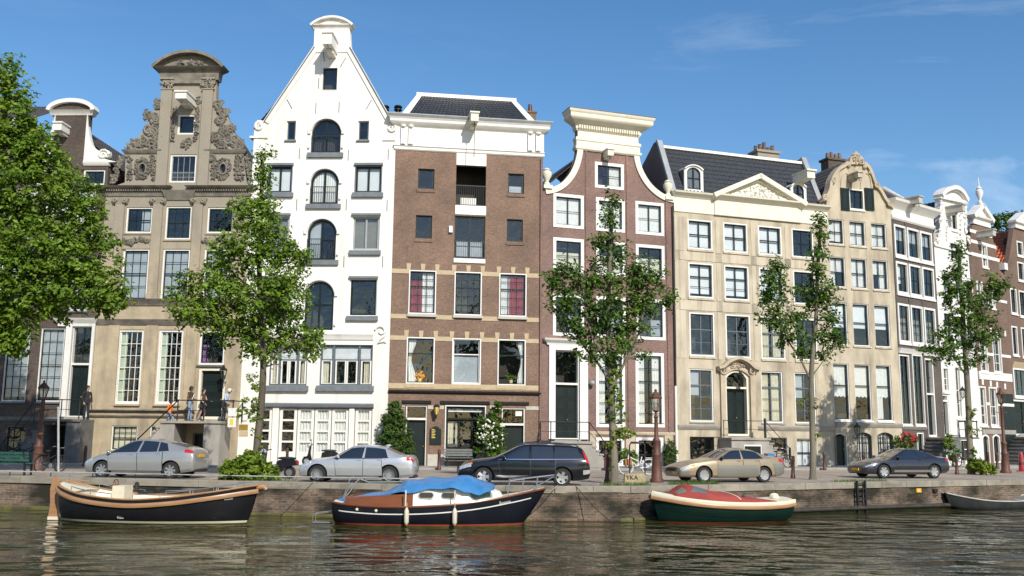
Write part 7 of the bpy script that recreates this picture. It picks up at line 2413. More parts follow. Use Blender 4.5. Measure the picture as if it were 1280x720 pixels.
a = w_(B2, (6.6, 0, 1.1)); e = Vector((1.6, quay_y(1.6) + .1, .05)); mooring([a, (a + e) / 2 + Vector((0, 0, -.12)), e], 'rope from the pointed bow of the navy cabin boat to the quay')
a = w_(B2, (.1, .4, .7)); e = Vector((a.x + .2, quay_y(a.x) + .1, .05)); mooring([a, (a + e) / 2 + Vector((0, 0, -.1)), e], 'rope from the stern of the navy cabin boat to the quay')
p = at(720, 612, 32.6); q = onz(757, 645, WATER + .02)
mooring([(p.x, quay_y(p.x) - .02, .04), ((p.x + q.x) / 2, 32.2, -.62), (q.x, 31.7, WATER - .02)], 'dark slack rope hanging from the coping into the water left of the green launch', 'slack_rope', 'rope_dark')
# trees and shrubs
def leaves(mb, rnd, centre, rad, n, size, tw=None, shell=.55, droop=.15, twig=.21, per=16):
 """leaf-sized faces gathered on twigs through an ellipsoid"""
 cx, cy, cz = centre
 k = max(1, n // per)
 for _ in range(k):
  while True:
   x, y, z = rnd.uniform(-1, 1), rnd.uniform(-1, 1), rnd.uniform(-1, 1)
   q = x * x + y * y + z * z
   if q <= 1 and (q > shell * shell * rnd.random()): break
  wob = 1 + .28 * noise.noise(Vector((cx * .7 + x * 1.7, cy + y * 1.7, cz * .7 + z * 1.7)))
  p = Vector((cx + x * rad[0] * wob, cy + y * rad[1] * wob, cz + z * rad[2] * wob))
  out = Vector((x / max(rad[0], .1), y / max(rad[1], .1), z / max(rad[2], .1) + .25)).normalized()
  for _ in range(per):
   t = rnd.random()
   c = p + out * (twig * 1.6 * (t - .4)) + Vector((rnd.gauss(0, twig * .55), rnd.gauss(0, twig * .55), rnd.gauss(0, twig * .45)))
   nrm = Vector((rnd.gauss(0, .5), rnd.gauss(0, .5), rnd.gauss(.45, .4))) + out * .35 + SUN * .45
   if nrm.length < .05: continue
   nrm.normalize()
   a = nrm.orthogonal().normalized()
   a = Matrix.Rotation(rnd.uniform(0, 2 * PI), 3, nrm) @ a
   b = nrm.cross(a)
   L = size * 1.3 * rnd.uniform(.65, 1.25); W = L * rnd.uniform(.5, .7)
   tip = c + a * L * .55 - nrm * L * droop
   mid = c + nrm * L * .06
   mb.add([c - a * L * .5, mid + b * W * .5, tip, mid - b * W * .5], [(0, 1, 2, 3)])
def tree(name, label, base, trunk, limbs, clumps, D, size=.14, dens=1.0, leaf='leaf_elm', bark='bark', seed=1, group='trees along the quay', ivy=None, r0=.16, depth=.9, twigs=True):
 """pixel survey of the crown clumps at distance D -> limbs and leaves in the round"""
 rnd = random.Random(seed)
 bp = Vector(base)
 root = tag(empty(name, bp), label, 'tree', group)
 sc = D / F
 def w(px, py, dy=0.0): return at(px, py, D + dy) - bp
 mb = MB()
 path = [w(x, y, dy) for x, y, dy in trunk]
 path[0] = Vector((path[0].x, path[0].y, -.05))
 path = [Vector(p) for p in catmull([tuple(p) for p in path], 5)]
 n = len(path)
 rr = [r0 * (1.35 if i == 0 else 1.0) * (1 - .55 * i / (n - 1)) * (1 + .05 * math.sin(i * 2.1)) for i in range(n)]
 mb.tube(path, rr, 10)
 skel = [(p, r) for p, r in zip(path, rr)][n // 2:]
 for l, ra in limbs:
  P = [Vector(p) for p in catmull([tuple(w(x, y, dy)) for x, y, dy in l], 5)]
  rs = [ra * (1 - .75 * i / (len(P) - 1)) for i in range(len(P))]
  mb.tube(P, rs, 7)
  skel += list(zip(P, rs))
 lf = MB()
 for cl in clumps:
  px, py, rx, ry = cl[:4]
  d = cl[4] if len(cl) > 4 else 1.0
  dy = cl[5] if len(cl) > 5 else rnd.uniform(-.55, .55)
  ax, az = rx * sc, ry * sc
  ay = depth * (ax + min(az, ax * 1.4)) / 2 + .1
  c = w(px, py, dy * ax)
  near = min(skel, key=lambda s_: (s_[0] - c).length + max(0, (s_[0].z - c.z)) * 1.5)
  if twigs:
   q = near[0]; m_ = (q + c) / 2 + Vector((rnd.gauss(0, .08), rnd.gauss(0, .08), -.06))
   mb.tube([q, m_, c], [max(.012, min(near[1] * .6, .05)), .02, .008], 5)
   for _ in range(5):
    e = c + Vector((rnd.gauss(0, ax * .5), rnd.gauss(0, ay * .5), rnd.gauss(0, az * .5)))
    mb.tube([m_.lerp(c, rnd.uniform(.2, 1)), e], [.014, .004], 4)
  vol = (rx * ry) ** .5
  nleaf = int(dens * d * rx * ry * .95 + 60)
  leaves(lf, rnd, c, (ax, ay, az), nleaf, size)
 mb.build('trunk', bark, root, smooth=60)
 lf.build('crown', leaf, root)
 if ivy:
  iv = MB()
  for px, py, rx, ry, nn in ivy:
   c = w(px, py, -.1); leaves(iv, rnd, c, (rx * sc, .22, ry * sc), nn, size * .8, twig=.10)
  iv.build('ivy', 'leaf_yellow', root)
 return root
b0 = at(-36, 600, 37.2); b0.z = 0
tree('leafy_tree', 'large dense leafy tree cut by the picture edge before the dark brick houses', b0, [(-36, 598, 0), (-34, 500, 0), (-30, 420, 0), (-20, 330, 0), (-6, 230, 0), (4, 140, 0)],
 [([(-32, 440, 0), (10, 400, -.3), (60, 350, -.5), (110, 340, -.6)], .10), ([(-26, 380, 0), (20, 330, .3), (70, 280, .4)], .10), ([(-20, 320, 0), (-60, 260, .2), (-90, 200, .2)], .1), ([(-8, 240, 0), (30, 200, -.2), (50, 180, -.2)], .08), ([(-32, 430, 0), (-70, 380, -.3), (-100, 330, -.3)], .09)],
 [(8, 88, 15, 22, 1.1), (-12, 110, 30, 40), (24, 118, 18, 18, 1.1), (14, 145, 28, 24), (32, 168, 32, 26), (50, 188, 30, 22, 1.1), (8, 190, 45, 35), (62, 215, 34, 24, 1.1), (20, 232, 50, 34), (88, 240, 34, 24, 1.1), (112, 262, 20, 18), (55, 265, 50, 30), (0, 275, 45, 35), (100, 290, 36, 24, 1.1), (128, 305, 18, 14), (40, 305, 50, 32), (80, 325, 45, 26), (125, 335, 28, 18, 1.1), (145, 362, 18, 14), (10, 335, 45, 35), (60, 350, 45, 26), (105, 362, 40, 20, 1.1), (132, 383, 26, 11), (70, 382, 40, 18), (30, 372, 45, 28), (6, 400, 40, 22), (24, 422, 26, 12, 1.1), (-10, 420, 36, 24), (10, 438, 24, 9),
 (-60, 180, 60, 60, .5), (-70, 270, 70, 70, .5), (-60, 360, 60, 60, .5), (-110, 250, 50, 80, .4), (-40, 420, 40, 30, .5)],
 37.2, size=.155, dens=1.15, seed=3, r0=.30, depth=.85)
b2 = onz(322, 600);
D2 = b2.y = max(b2.y, 34.9); b2 = at(322, 600, D2); b2.z = 0
tree('leafy_tree', 'leafy young street tree with a pointed top before the white house, bush at its foot', b2, [(318, 600, 0), (321, 560, 0), (327, 500, 0), (329, 450, 0), (326, 390, 0), (324, 320, 0), (327, 240, 0), (328, 200, 0)],
 [([(328, 460, 0), (355, 435, -.2), (385, 425, -.3)], .05), ([(327, 430, 0), (290, 400, .2), (245, 385, .2)], .06), ([(326, 390, 0), (355, 365, -.2), (375, 330, -.2)], .05), ([(325, 370, 0), (290, 340, .1), (262, 315, .1)], .05), ([(329, 460, 0), (345, 455, 0), (352, 460, 0)], .03)],
 [(328, 200, 7, 16, 1.5), (327, 224, 9, 16, 1.4), (322, 250, 17, 18, 1.3), (334, 262, 16, 16, 1.2), (312, 278, 22, 17), (296, 262, 12, 12), (335, 288, 24, 18), (305, 302, 32, 18), (352, 305, 26, 18), (280, 320, 26, 16), (322, 322, 32, 18), (368, 322, 18, 18), (378, 318, 12, 13), (280, 345, 38, 18), (345, 345, 38, 20), (240, 352, 20, 11), (232, 372, 26, 14), (285, 370, 40, 18), (335, 372, 40, 20), (362, 372, 26, 26), (225, 395, 16, 12), (255, 392, 32, 18), (305, 395, 42, 18), (355, 400, 36, 20), (390, 424, 17, 14), (372, 420, 28, 16), (330, 420, 36, 16), (292, 415, 30, 14), (268, 408, 18, 10), (340, 442, 24, 12, .8), (320, 440, 14, 14, .7), (384, 440, 12, 6, .7)],
 D2, size=.135, dens=1.0, seed=5, r0=.15, ivy=[(316, 480, 8, 12, 140), (312, 512, 14, 16, 260), (322, 530, 7, 22, 160), (325, 565, 6, 14, 60)])
b3 = at(768, 603, 35.4); b3.z = 0
tree('leafy_tree', 'dark leaved vase shaped street tree with ivy on its trunk before the narrow brick house', b3, [(768, 603, 0), (767, 560, 0), (765, 520, 0), (764, 480, 0), (762, 440, 0), (760, 390, 0), (762, 330, 0), (765, 260, 0)],
 [([(764, 480, 0), (748, 455, .1), (728, 430, .2), (715, 400, .2), (702, 355, .1)], .06), ([(764, 485, 0), (780, 455, -.1), (797, 420, -.2), (806, 380, -.2), (812, 345, -.2)], .06), ([(797, 420, -.2), (815, 398, -.2), (832, 372, -.2)], .03), ([(728, 430, .2), (700, 405, .3), (688, 370, .3)], .03), ([(764, 465, 0), (740, 420, -.3), (730, 370, -.3), (725, 330, -.2)], .045), ([(780, 455, -.1), (785, 400, .3), (782, 350, .3)], .04)],
 [(764, 250, 6, 12, 1.6), (762, 272, 8, 14, 1.5), (760, 298, 14, 13, 1.2), (745, 305, 9, 9, 1.1), (768, 318, 18, 15, 1.1), (752, 330, 16, 14), (700, 338, 11, 12, 1.1), (690, 350, 8, 12), (718, 340, 14, 10), (722, 352, 15, 14), (706, 362, 20, 16), (770, 348, 24, 17), (745, 358, 22, 16), (805, 335, 18, 14), (796, 350, 20, 15), (822, 344, 12, 10), (810, 362, 18, 13), (832, 372, 9, 9), (836, 378, 6, 6), (700, 385, 18, 15), (725, 382, 22, 16), (752, 385, 28, 18), (785, 380, 24, 18), (806, 385, 18, 14), (715, 408, 20, 14), (742, 410, 26, 16), (770, 412, 24, 18), (794, 408, 18, 14), (728, 428, 16, 11, .8), (760, 436, 20, 12, .9), (785, 430, 14, 12, .8), (770, 455, 12, 12, .8), (800, 445, 8, 6, .7), (736, 446, 8, 6, .6)],
 35.4, size=.13, dens=.85, leaf='leaf_deep', seed=8, bark='bark_pale', r0=.155, ivy=[(768, 470, 11, 16, 200), (767, 500, 10, 18, 190), (770, 525, 12, 18, 260), (778, 545, 16, 9, 170), (764, 550, 9, 12, 110), (785, 542, 9, 6, 60), (765, 575, 6, 14, 50)])
b4 = at(1016, 598, 41.0); b4.z = 0
tree('leafy_tree', 'slender fork trunked street tree with two leafy prongs before the beige houses', b4, [(1016, 598, 0), (1016, 560, 0), (1015, 520, 0), (1014, 475, 0), (1016, 440, 0), (1020, 400, 0), (1022, 340, 0), (1026, 275, 0)],
 [([(1013, 475, 0), (1000, 448, .1), (985, 425, .2), (974, 390, .2), (968, 335, .2)], .055), ([(1015, 470, 0), (1030, 450, -.2), (1045, 430, -.2)], .03), ([(1016, 440, 0), (1008, 420, .3), (1003, 395, .3)], .025)],
 [(1025, 275, 4, 9, 1.6), (1025, 292, 6, 13, 1.6), (1024, 315, 9, 14, 1.4), (1022, 338, 12, 14, 1.2), (1026, 358, 17, 13), (1016, 375, 18, 12), (1034, 382, 14, 14), (1040, 398, 12, 10, .9), (1042, 428, 11, 10), (1048, 418, 7, 7), (1030, 442, 12, 6, .7), (972, 332, 8, 10, 1.3), (968, 350, 13, 14, 1.2), (958, 365, 10, 8), (972, 375, 17, 14), (962, 395, 12, 10), (978, 402, 20, 14), (955, 372, 6, 6), (985, 425, 13, 10, .8), (1000, 395, 13, 10, .7), (1004, 420, 14, 10, .6), (1010, 440, 16, 8, .6), (1000, 360, 8, 6, .7), (1030, 418, 12, 12, .8)],
 41.0, size=.135, dens=1.35, leaf='leaf_deep', seed=12, bark='bark_pale', r0=.14, ivy=[(1004, 503, 6, 5, 40), (1018, 508, 5, 14, 60), (1021, 548, 4, 8, 40)])
b5 = at(1214, 591, 49.5); b5.z = 0
tree('leafy_tree', 'slim loose branched street tree with weeds at its foot, before the slim white house', b5, [(1214, 588, 0), (1212, 550, 0), (1210, 500, 0), (1207, 450, 0), (1204, 400, 0), (1200, 350, 0), (1199, 310, 0)],
 [([(1208, 470, 0), (1190, 445, .2), (1172, 432, .2)], .05), ([(1207, 450, 0), (1222, 410, -.2), (1235, 370, -.2), (1250, 350, -.2)], .05), ([(1206, 430, 0), (1190, 390, .2), (1185, 350, .1)], .04)],
 [(1200, 314, 6, 12, 1.4), (1198, 334, 8, 12, 1.3), (1187, 345, 9, 9), (1200, 358, 15, 14, 1.1), (1186, 366, 11, 13), (1212, 372, 14, 12), (1200, 388, 18, 14), (1236, 352, 11, 10, 1.1), (1250, 355, 9, 10), (1240, 370, 12, 10), (1226, 378, 14, 10), (1232, 396, 14, 12), (1215, 405, 18, 13), (1190, 408, 15, 12), (1205, 428, 22, 13), (1172, 420, 9, 9, .8), (1180, 435, 17, 8), (1160, 436, 12, 5, .9), (1225, 425, 15, 11), (1242, 415, 10, 9, .8), (1200, 448, 20, 9, .9), (1172, 446, 14, 5, .7), (1222, 448, 12, 6, .7)],
 49.5, size=.15, dens=1.45, leaf='leaf_deep', seed=15, bark='bark_pale', r0=.17, ivy=[(1214, 510, 6, 12, 90), (1214, 535, 8, 18, 160), (1216, 560, 7, 10, 70)])
bb = at(1262, 560, 86); bb.z = 0
tree('leafy_tree', 'distant treetop showing above the orange tiled roof', bb, [(1262, 560, 0), (1262, 400, 0), (1260, 300, 0)], [([(1262, 380, 0), (1250, 300, 0), (1246, 280, 0)], .1), ([(1262, 380, 0), (1275, 300, 0)], .1)],
 [(1248, 275, 9, 7, 1.4), (1258, 270, 8, 6, 1.4), (1272, 272, 10, 7, 1.4), (1264, 284, 16, 9), (1246, 288, 10, 6), (1285, 280, 12, 10), (1262, 305, 22, 18, .6)], 86, size=.26, dens=1.4, leaf='leaf_deep', seed=21, group=None, r0=.3)
def shrub(name, label, cat, at_, clumps, D, leaf, size, dens, seed, flowers=None, pot=None, stem=True, group=None):
 rnd = random.Random(seed)
 bp = Vector(at_)
 root = tag(empty(name, bp), label, cat, group)
 sc = D / F
 lf = MB()
 for px, py, rx, ry, d in clumps:
  c = at(px, py, D) - bp
  leaves(lf, rnd, c, (rx * sc, (rx * sc + .2) * .75, ry * sc), int(dens * d * rx * ry * 2.6 + 60), size * 1.15, twig=.10, shell=.8)
 lf.build('foliage', leaf, root)
 if stem:
  mb = MB()
  for k in range(5): mb.tube([(rnd.gauss(0, .03), rnd.gauss(0, .03), 0), (rnd.gauss(0, .10), rnd.gauss(0, .1), .4), (rnd.gauss(0, .2), rnd.gauss(0, .15), .9)], [.025, .018, .008], 5)
  mb.build('stem', 'bark', root)
 if flowers:
  mat, fs, fr = flowers
  mb = MB()
  for px, py, rx, ry, n in fs:
   for _ in range(n):
    a = rnd.uniform(0, 2 * PI); q = math.sqrt(rnd.random())
    c = at(px + rx * q * math.cos(a), py + ry * q * math.sin(a), D) - bp
    c.y -= (.75 * (max(r[2] for r in clumps) * sc + .2)) * math.sqrt(max(0, 1 - q * q)) * .95
    for _ in range(5):
     dd = Vector((rnd.gauss(0, 1), rnd.gauss(0, 1), rnd.gauss(0, 1))).normalized()
     mb.ball(c + dd * fr * .5, (fr * .6, fr * .6, fr * .35), 5, rot=dd.to_track_quat('Z', 'Y').to_matrix())
  mb.build('blossom', mat, root, smooth=60)
 if pot:
  mb = MB(); r_, h_ = pot; mb.lathe([(r_ * .75, 0), (r_, h_), (r_ * 1.08, h_), (r_ * 1.08, h_ + .05), (r_ * .9, h_ + .05), (r_ * .85, h_ - .03)], n=16); mb.build('pot', 'post_brown', root, smooth=40)
 return root
zb = .104
def fb(px, dist, z=zb):
 """ground point under photo column px, dist metres in front of the house fronts"""
 for h in (H_DARK, H_STONE, H_WHITE, H_BROWN, H_NARROW, H_BEIGE, H_BELL, H_GREY, H_WHITE2, H_RUSSET, H_EDGE):
  u = h.P(px, 570, dist)[0]
  if -.01 <= u <= h.L + .3: return h.world(u, dist, z)
 return h.world(u, dist, z)
g = fb(494, .9)
shrub('conifer_bush', 'clipped conical evergreen bush standing against the white house corner', 'bush', g, [(494, 512, 8, 9, 1.6), (492, 528, 15, 12, 1.4), (494, 545, 21, 12, 1.2), (496, 562, 24, 14, 1.1)], g.y, 'leaf_conifer', .085, 3.4, 31)
g = fb(614, .8)
shrub('flowering_bush', 'white flowering bush beside the shop window of the brown warehouse', 'bush', g, [(620, 512, 6, 10, 1.2), (614, 530, 17, 10, 1), (614, 545, 19, 12, 1), (614, 562, 18, 14, 1)], g.y, 'leaf_deep', .10, 2.2, 32, ('petal_white', [(613, 532, 18, 8, 26), (612, 546, 19, 11, 36), (616, 558, 14, 5, 8)], .075))
g = fb(1131, 1.2)
shrub('flowering_bush', 'red flowering bush behind the dark coupe', 'bush', g, [(1131, 552, 14, 10, 1), (1131, 568, 13, 10, 1)], g.y, 'leaf_deep', .10, 2.4, 33, ('petal_red', [(1132, 548, 13, 8, 34)], .085))
g = fb(838, .5)
shrub('potted_conifer', 'small dark conifer against the wall beside the white downpipe', 'bush', g, [(838, 557, 4, 6, 1.6), (838, 566, 7, 8, 1.4), (838, 576, 8, 7, 1.2)], g.y, 'leaf_conifer', .07, 3.5, 34, pot=(.25, .3))
g = onz(312, 601); g = Vector((g.x, max(g.y, 34.55), 0))
shrub('leafy_bush', 'low yellow green bush at the foot of the tree before the white house', 'bush', g, [(292, 586, 13, 9, 1.2), (312, 582, 17, 12, 1.2), (332, 590, 12, 8, 1.2), (305, 593, 22, 7, 1.2), (285, 593, 8, 6, 1), (338, 594, 8, 5, 1), (313, 573, 9, 7, 1)], g.y, 'leaf_yellow', .13, 2.2, 35)
g = onz(1228, 586); g = Vector((at(1228, 588, 49).x, 49, 0))
shrub('weeds', 'bushy green weeds at the foot of the slim loose branched tree', 'plant', g, [(1226, 584, 13, 7, 1.2), (1220, 580, 8, 8, 1), (1236, 586, 8, 5, 1)], 49, 'leaf_yellow', .12, 2.0, 36, stem=False)
g = fb(1191, 1.9)
shrub('climbing_plant', 'straggly green climber growing by the dark steps of the white house', 'plant', g, [(1186, 553, 6, 10, .9), (1192, 566, 7, 10, .9)], g.y, 'leaf_elm', .11, 2.0, 37)
g = Vector((at(788, 568, 47.5).x, 47.6, .104))
shrub('leafy_bush', 'small green bush behind the white bicycle', 'bush', g, [(784, 568, 9, 6, 1.1), (790, 575, 7, 5, 1)], 47.6, 'leaf_elm', .10, 2.2, 39)
gm = MB(); rg = random.Random(40)
for x0, x1, d0, d1, n in ((3.1, 4.9, .0, .9, 500), (5.6, 7.6, .1, 1.0, 800), (12.6, 15.2, .1, .8, 420), (-5.2, -.6, .02, .25, 300), (24, 26, .3, 1.5, 120), (-9.5, -7.5, .2, .8, 200)):
 for _ in range(n):
  x = rg.uniform(x0, x1); y = quay_y(x) + .12 + (d0 + (d1 - d0) * rg.random() ** 1.5)
  a = rg.uniform(0, 2 * PI); h_ = rg.uniform(.06, .2); ww = .012
  dx, dy = math.cos(a), math.sin(a)
  gm.add([(x - dx * ww, y - dy * ww, .0), (x + dx * ww, y + dy * ww, .0), (x + rg.gauss(0, .06), y + rg.gauss(0, .06), h_)], [(0, 1, 2)])
tag(gm.build('grass', 'grass_blade'), kind='stuff')
fm = MB(); rb_ = random.Random(77)  # unseen tree row behind the camera, added to darken reflections and cut skylight
for k in range(9):
 cx = -56 + k * 14 + rb_.uniform(-2, 2)
 for _ in range(900):
  while True:
   x, y, z = rb_.uniform(-1, 1), rb_.uniform(-1, 1), rb_.uniform(-1, 1)
   if x * x + y * y + z * z < 1: break
  c = Vector((cx + x * 6.2, -7 + y * 3, 8 + z * 5)); a = Vector((rb_.gauss(0, 1), rb_.gauss(0, 1), rb_.gauss(0, 1))).normalized() * .42; b_ = a.orthogonal().normalized() * .34
  fm.add([c - a, c + b_, c + a, c - b_], [(0, 1, 2, 3)])
 fm.tube([(cx, -7, -.1), (cx, -7, 8)], [.3, .15], 8)
tag(fm.build('trees', 'leaf_deep'), kind='stuff')
# street furniture
def lamp_post(label, pos, h, s=1.0, mat='lamp_rust'):
 r = tag(empty('street_lamp', pos), label, 'street lamp', 'old cast iron street lamps')
 mb = MB()
 mb.lathe([(.27 * s, 0), (.28 * s, .10), (.22 * s, .16), (.20 * s, .55), (.17 * s, .95), (.19 * s, 1.0), (.19 * s, 1.06), (.13 * s, 1.14), (.12 * s, 1.5), (.15 * s, 1.54), (.15 * s, 1.60), (.085 * s, 1.68), (.07 * s, h - 1.05), (.10 * s, h - 1.0), (.06 * s, h - .94), (.055 * s, h - .82), (.13 * s, h - .78)], n=14)
 mb.tube([(-.32 * s, 0, h - 1.25), (.32 * s, 0, h - 1.25)], .018 * s, 6)
 mb.build('post', mat, r, smooth=50)
 mb = MB()
 z = h - .78
 mb.lathe([(.12 * s, 0), (.13 * s, .04)], (0, 0, z), 6)
 for k in range(6):
  a = k * PI / 3
  mb.bar((.125 * s * math.cos(a), .125 * s * math.sin(a), z + .03), (.23 * s * math.cos(a), .23 * s * math.sin(a), z + .50), .022 * s)
 mb.lathe([(.25 * s, .48), (.27 * s, .52), (.12 * s, .68), (.05 * s, .74), (.06 * s, .80), (0, .86)], (0, 0, z), 6)
 l = mb.build('lantern', mat, r)
 mb = MB(); mb.lathe([(.12 * s, .05), (.215 * s, .47)], (0, 0, z), 6); mb.build('lantern_glass', 'lamp_glass', l)
 mb = MB(); mb.lathe([(.03, .05), (.035, .2), (0, .28)], (0, 0, z), 8); mb.build('burner', 'cloth_white', l)
 return r
def gpos(px, py, Y=None, z=0.0):
 p = onz(px, py, z) if Y is None else at(px, py, Y)
 return Vector((p.x, p.y, z))
lamp_post('rusty cast iron street lamp beside the green slatted bench', gpos(46, 588), 3.85, 1.0)
lamp_post('brown cast iron street lamp between the white bicycle and the gold saloon', Vector((at(821, 598, 37.0).x, 37.0, 0)), 3.45, .95)
lamp_post('dark cast iron street lamp before the russet brick house steps', Vector((at(1257, 585, 52).x, 52, 0)), 4.45, 1.0)
proto = None
def bollard(label, pos, tilt=0.0, s=1.0):
 global proto
 if proto is None:
  r = empty('bollard')
  mb = MB(); mb.lathe([(.11, 0), (.11, .12), (.085, .16), (.07, .80), (.085, .82), (.085, .87), (.06, .90)], n=12); mb.build('shaft', 'post_brown', r, smooth=50)
  mb = MB(); mb.lathe([(.062, .90), (.075, .95), (.055, 1.0), (0, 1.02)], n=12); mb.build('cap', 'post_brown', r, smooth=50)
  proto = r
 else: r = copy_tree(proto)
 tag(r, label, 'bollard', 'brown iron bollards')
 r.location = pos; r.rotation_euler = (0, tilt, 0); r.scale = (s, s, s)
KD = 3.45
for px, lb in ((106.5, 'brown bollard in the shade just before the silver hatchback nose'), (359, 'brown bollard before the white panel doors beside the scooters'), (549, 'brown bollard between the silver saloon and the grey bench'),
 (757, 'brown bollard by the stoop steps of the narrow brick house'), (1030, 'dark bollard standing close to the small arched cellar door'), (1079, 'bollard seen before the first grilled cellar window'),
 (1107, 'bollard seen before the second grilled cellar window by the red flowers'), (1235, 'dark bollard beside the trunk of the slim loose branched tree'), (1246, 'dark bollard close beside the lamp before the russet house')):
 p = fb(px, KD, .0); bollard(lb, p)
p = Vector((at(757, 603, 36.3).x + .02, 36.0, 0)); bollard('leaning reddish bollard beside the ivy clad tree on the quay side', p, .06, 1.05)
p = Vector((at(991, 596, 42).x, 42, 0)); bollard('reddish bollard standing alone behind the gold saloon', p, .05, .95)
p = Vector((at(1196, 586, 49).x, 49, 0)); bollard('dark bollard close behind the dark coupe tail', p, 0, .95)
r = tag(empty('sign_pole', gpos(73, 591)), 'pale leaning metal pole without a sign beside the rusty street lamp', 'pole')
mb = MB(); mb.tube([(0, 0, 0), (-.10, 0, 1.2), (-.22, 0, 2.65)], .045, 10); mb.build('pole', 'post_grey', r, smooth=60)
mb = MB(); mb.lathe([(.055, 0), (.055, .04), (0, .06)], (-.22, 0, 2.64), 10); mb.build('pole_cap', 'post_grey', r)
def bicycle(label, pos, rz, frame='black_iron', scale=1.0, basket=None, lean=.08):
 r = tag(empty('bicycle', pos, rz), label, 'bicycle', 'parked bicycles')
 r.rotation_euler = (lean, 0, rz); r.scale = (scale,) * 3
 R_ = .34
 for x in (-.55, .55):
  mb = MB(); mb.tube([(x + R_ * math.cos(a * PI / 14), 0, R_ + R_ * math.sin(a * PI / 14)) for a in range(28)], .027, 6, closed=True)
  w = mb.build('wheel', 'rubber' if frame != 'bike_white' else 'bike_white', r, smooth=60)
  mb = MB()
  for a in range(12):
   c, s_ = math.cos(a * PI / 6), math.sin(a * PI / 6); mb.bar((x, 0, R_), (x + (R_ - .02) * c, 0, R_ + (R_ - .02) * s_), .005)
  mb.tube([(x, -.04, R_), (x, .04, R_)], .03, 8); mb.build('spokes', 'steel_rail', w)
 mb = MB()
 bb_, st, ht, hb = (-.08, 0, .28), (-.22, 0, .80), (.40, 0, .86), (.43, 0, .72)
 for a, b in ((bb_, st), (bb_, hb), ((-.15, 0, .55), (.41, 0, .80)), (bb_, (-.55, 0, R_)), ((-.18, 0, .66), (-.55, 0, R_)), (hb, (.55, 0, R_)), (hb, ht), (ht, (.37, 0, 1.0))): mb.tube([a, b], .026, 7)
 mb.build('frame', frame, r)
 mb = MB(); mb.tube([(.22, -.27, 1.02), (.34, -.24, 1.04), (.38, 0, 1.0), (.34, .24, 1.04), (.22, .27, 1.02)], .015, 6); mb.build('handlebar', 'steel_rail', r)
 mb = MB(); mb.ball((-.25, 0, .88), (.14, .08, .045), 8); mb.tube([st, (-.24, 0, .86)], .014, 6); mb.build('saddle', 'black_plastic', r)
 mb = MB(); mb.tube([(x_, 0, R_ + .0 + z_) for x_, z_ in [(-.55 + .385 * math.cos(a), .385 * math.sin(a)) for a in [PI * k / 10 for k in range(1, 10)]]], .012, 5); mb.box(-.85, -.35, -.07, .07, .74, .76); mb.bar((-.75, .05, .74), (-.55, .05, R_), .012); mb.bar((-.75, -.05, .74), (-.55, -.05, R_), .012); mb.build('luggage_rack', frame, r)
 mb = MB(); mb.lathe([(.09, -.02), (.09, .02)], (-.08, -.05, .28), 14, axis='y'); mb.box(-.16, .0, -.16, -.08, .16, .18); mb.box(-.16, .0, .08, .16, .38, .40); mb.build('crank', 'steel_rail', r)
 if basket:
  mb = MB(); mb.box(*basket[0]); mb.build('crate', basket[1], r)
 return r
bicycle('dark bicycle seen almost end on, leaning against the pale leaning pole', gpos(62, 590), 1.25, lean=.10)
p = fb(796, 3.3, .0)
bicycle('white bicycle with an orange crate leaning by the bicycle rack before the narrow brick house', (at(797, 583, 45).x, 45.0, 0), PI + .12, 'bike_white', 1.0, ((.30, .62, -.2, .2, .42, .68), 'wicker'))
mb = MB(); mb.tube([(-.35, 0, 0), (-.35, 0, .82), (-.28, 0, .9), (.28, 0, .9), (.35, 0, .82), (.35, 0, 0)], .03, 8)
q = Vector((at(797, 583, 44.5).x, 44.6, 0))
rk = mb.build('bicycle_rack', 'black_iron', loc=q, smooth=60); tag(rk, 'black tubular bicycle rack holding the white bicycle', 'bike rack'); rk.scale = (1, 1, 1.6)
p = fb(12, 2.4, .104); bicycle('dark bicycle parked in deep shade directly behind the green bench', p, .15)
p = fb(30, 2.6, .104); bicycle('dark bicycle parked in deep shade below the stoop railing', p, .2)
p = fb(605, 1.5, .104); bicycle('dark bicycle parked between the grey bench and the white flowering bush', p, 1.1, lean=.1)
p = fb(974, 2.2, .104); bicycle('dark bicycle with blue panniers at the foot of the beige stoop steps', p, .25, basket=((-.85, -.45, -.22, .22, .42, .76), 'tarp_blue'))
p = fb(1205, 2.5, .104); bicycle('dark bicycle locked under the dark landing of the slim white house', p, .3)
def bench(label, pos, rz, mat, L=1.7, back=True):
 r = tag(empty('bench', pos, rz), label, 'bench', 'street benches')
 mb = MB()
 for k in range(4): mb.box(-L / 2, L / 2, -.22 + k * .115, -.22 + k * .115 + .09, .43, .465)
 mb.build('seat', mat, r)
 if back:
  mb = MB()
  for k in range(3): mb.obox((0, .27 + k * .02, .58 + k * .13), (L / 2, 0, 0), (0, .018, 0), (0, .01, .05))
  mb.build('backrest', mat, r)
 for sx in (-1, 1):
  mb = MB(); x = sx * (L / 2 - .2)
  mb.box(x - .03, x + .03, -.2, -.14, 0, .43); mb.box(x - .03, x + .03, .18, .24, 0, .43); mb.box(x - .03, x + .03, -.2, .26, .38, .43); mb.bar((x, .22, .4), (x, .33, .92), .05); mb.build('leg', 'black_iron', r)
 return r
p = fb(573, 1.0, .104); bench('grey wooden bench before the shop window of the brown warehouse', p, .13, 'bench_grey', 1.5)
bench('green slatted bench facing the canal beside the rusty street lamp', Vector((at(8, 590, 37.9).x, 37.9, 0)), PI - .2, 'bench_green', 2.3)
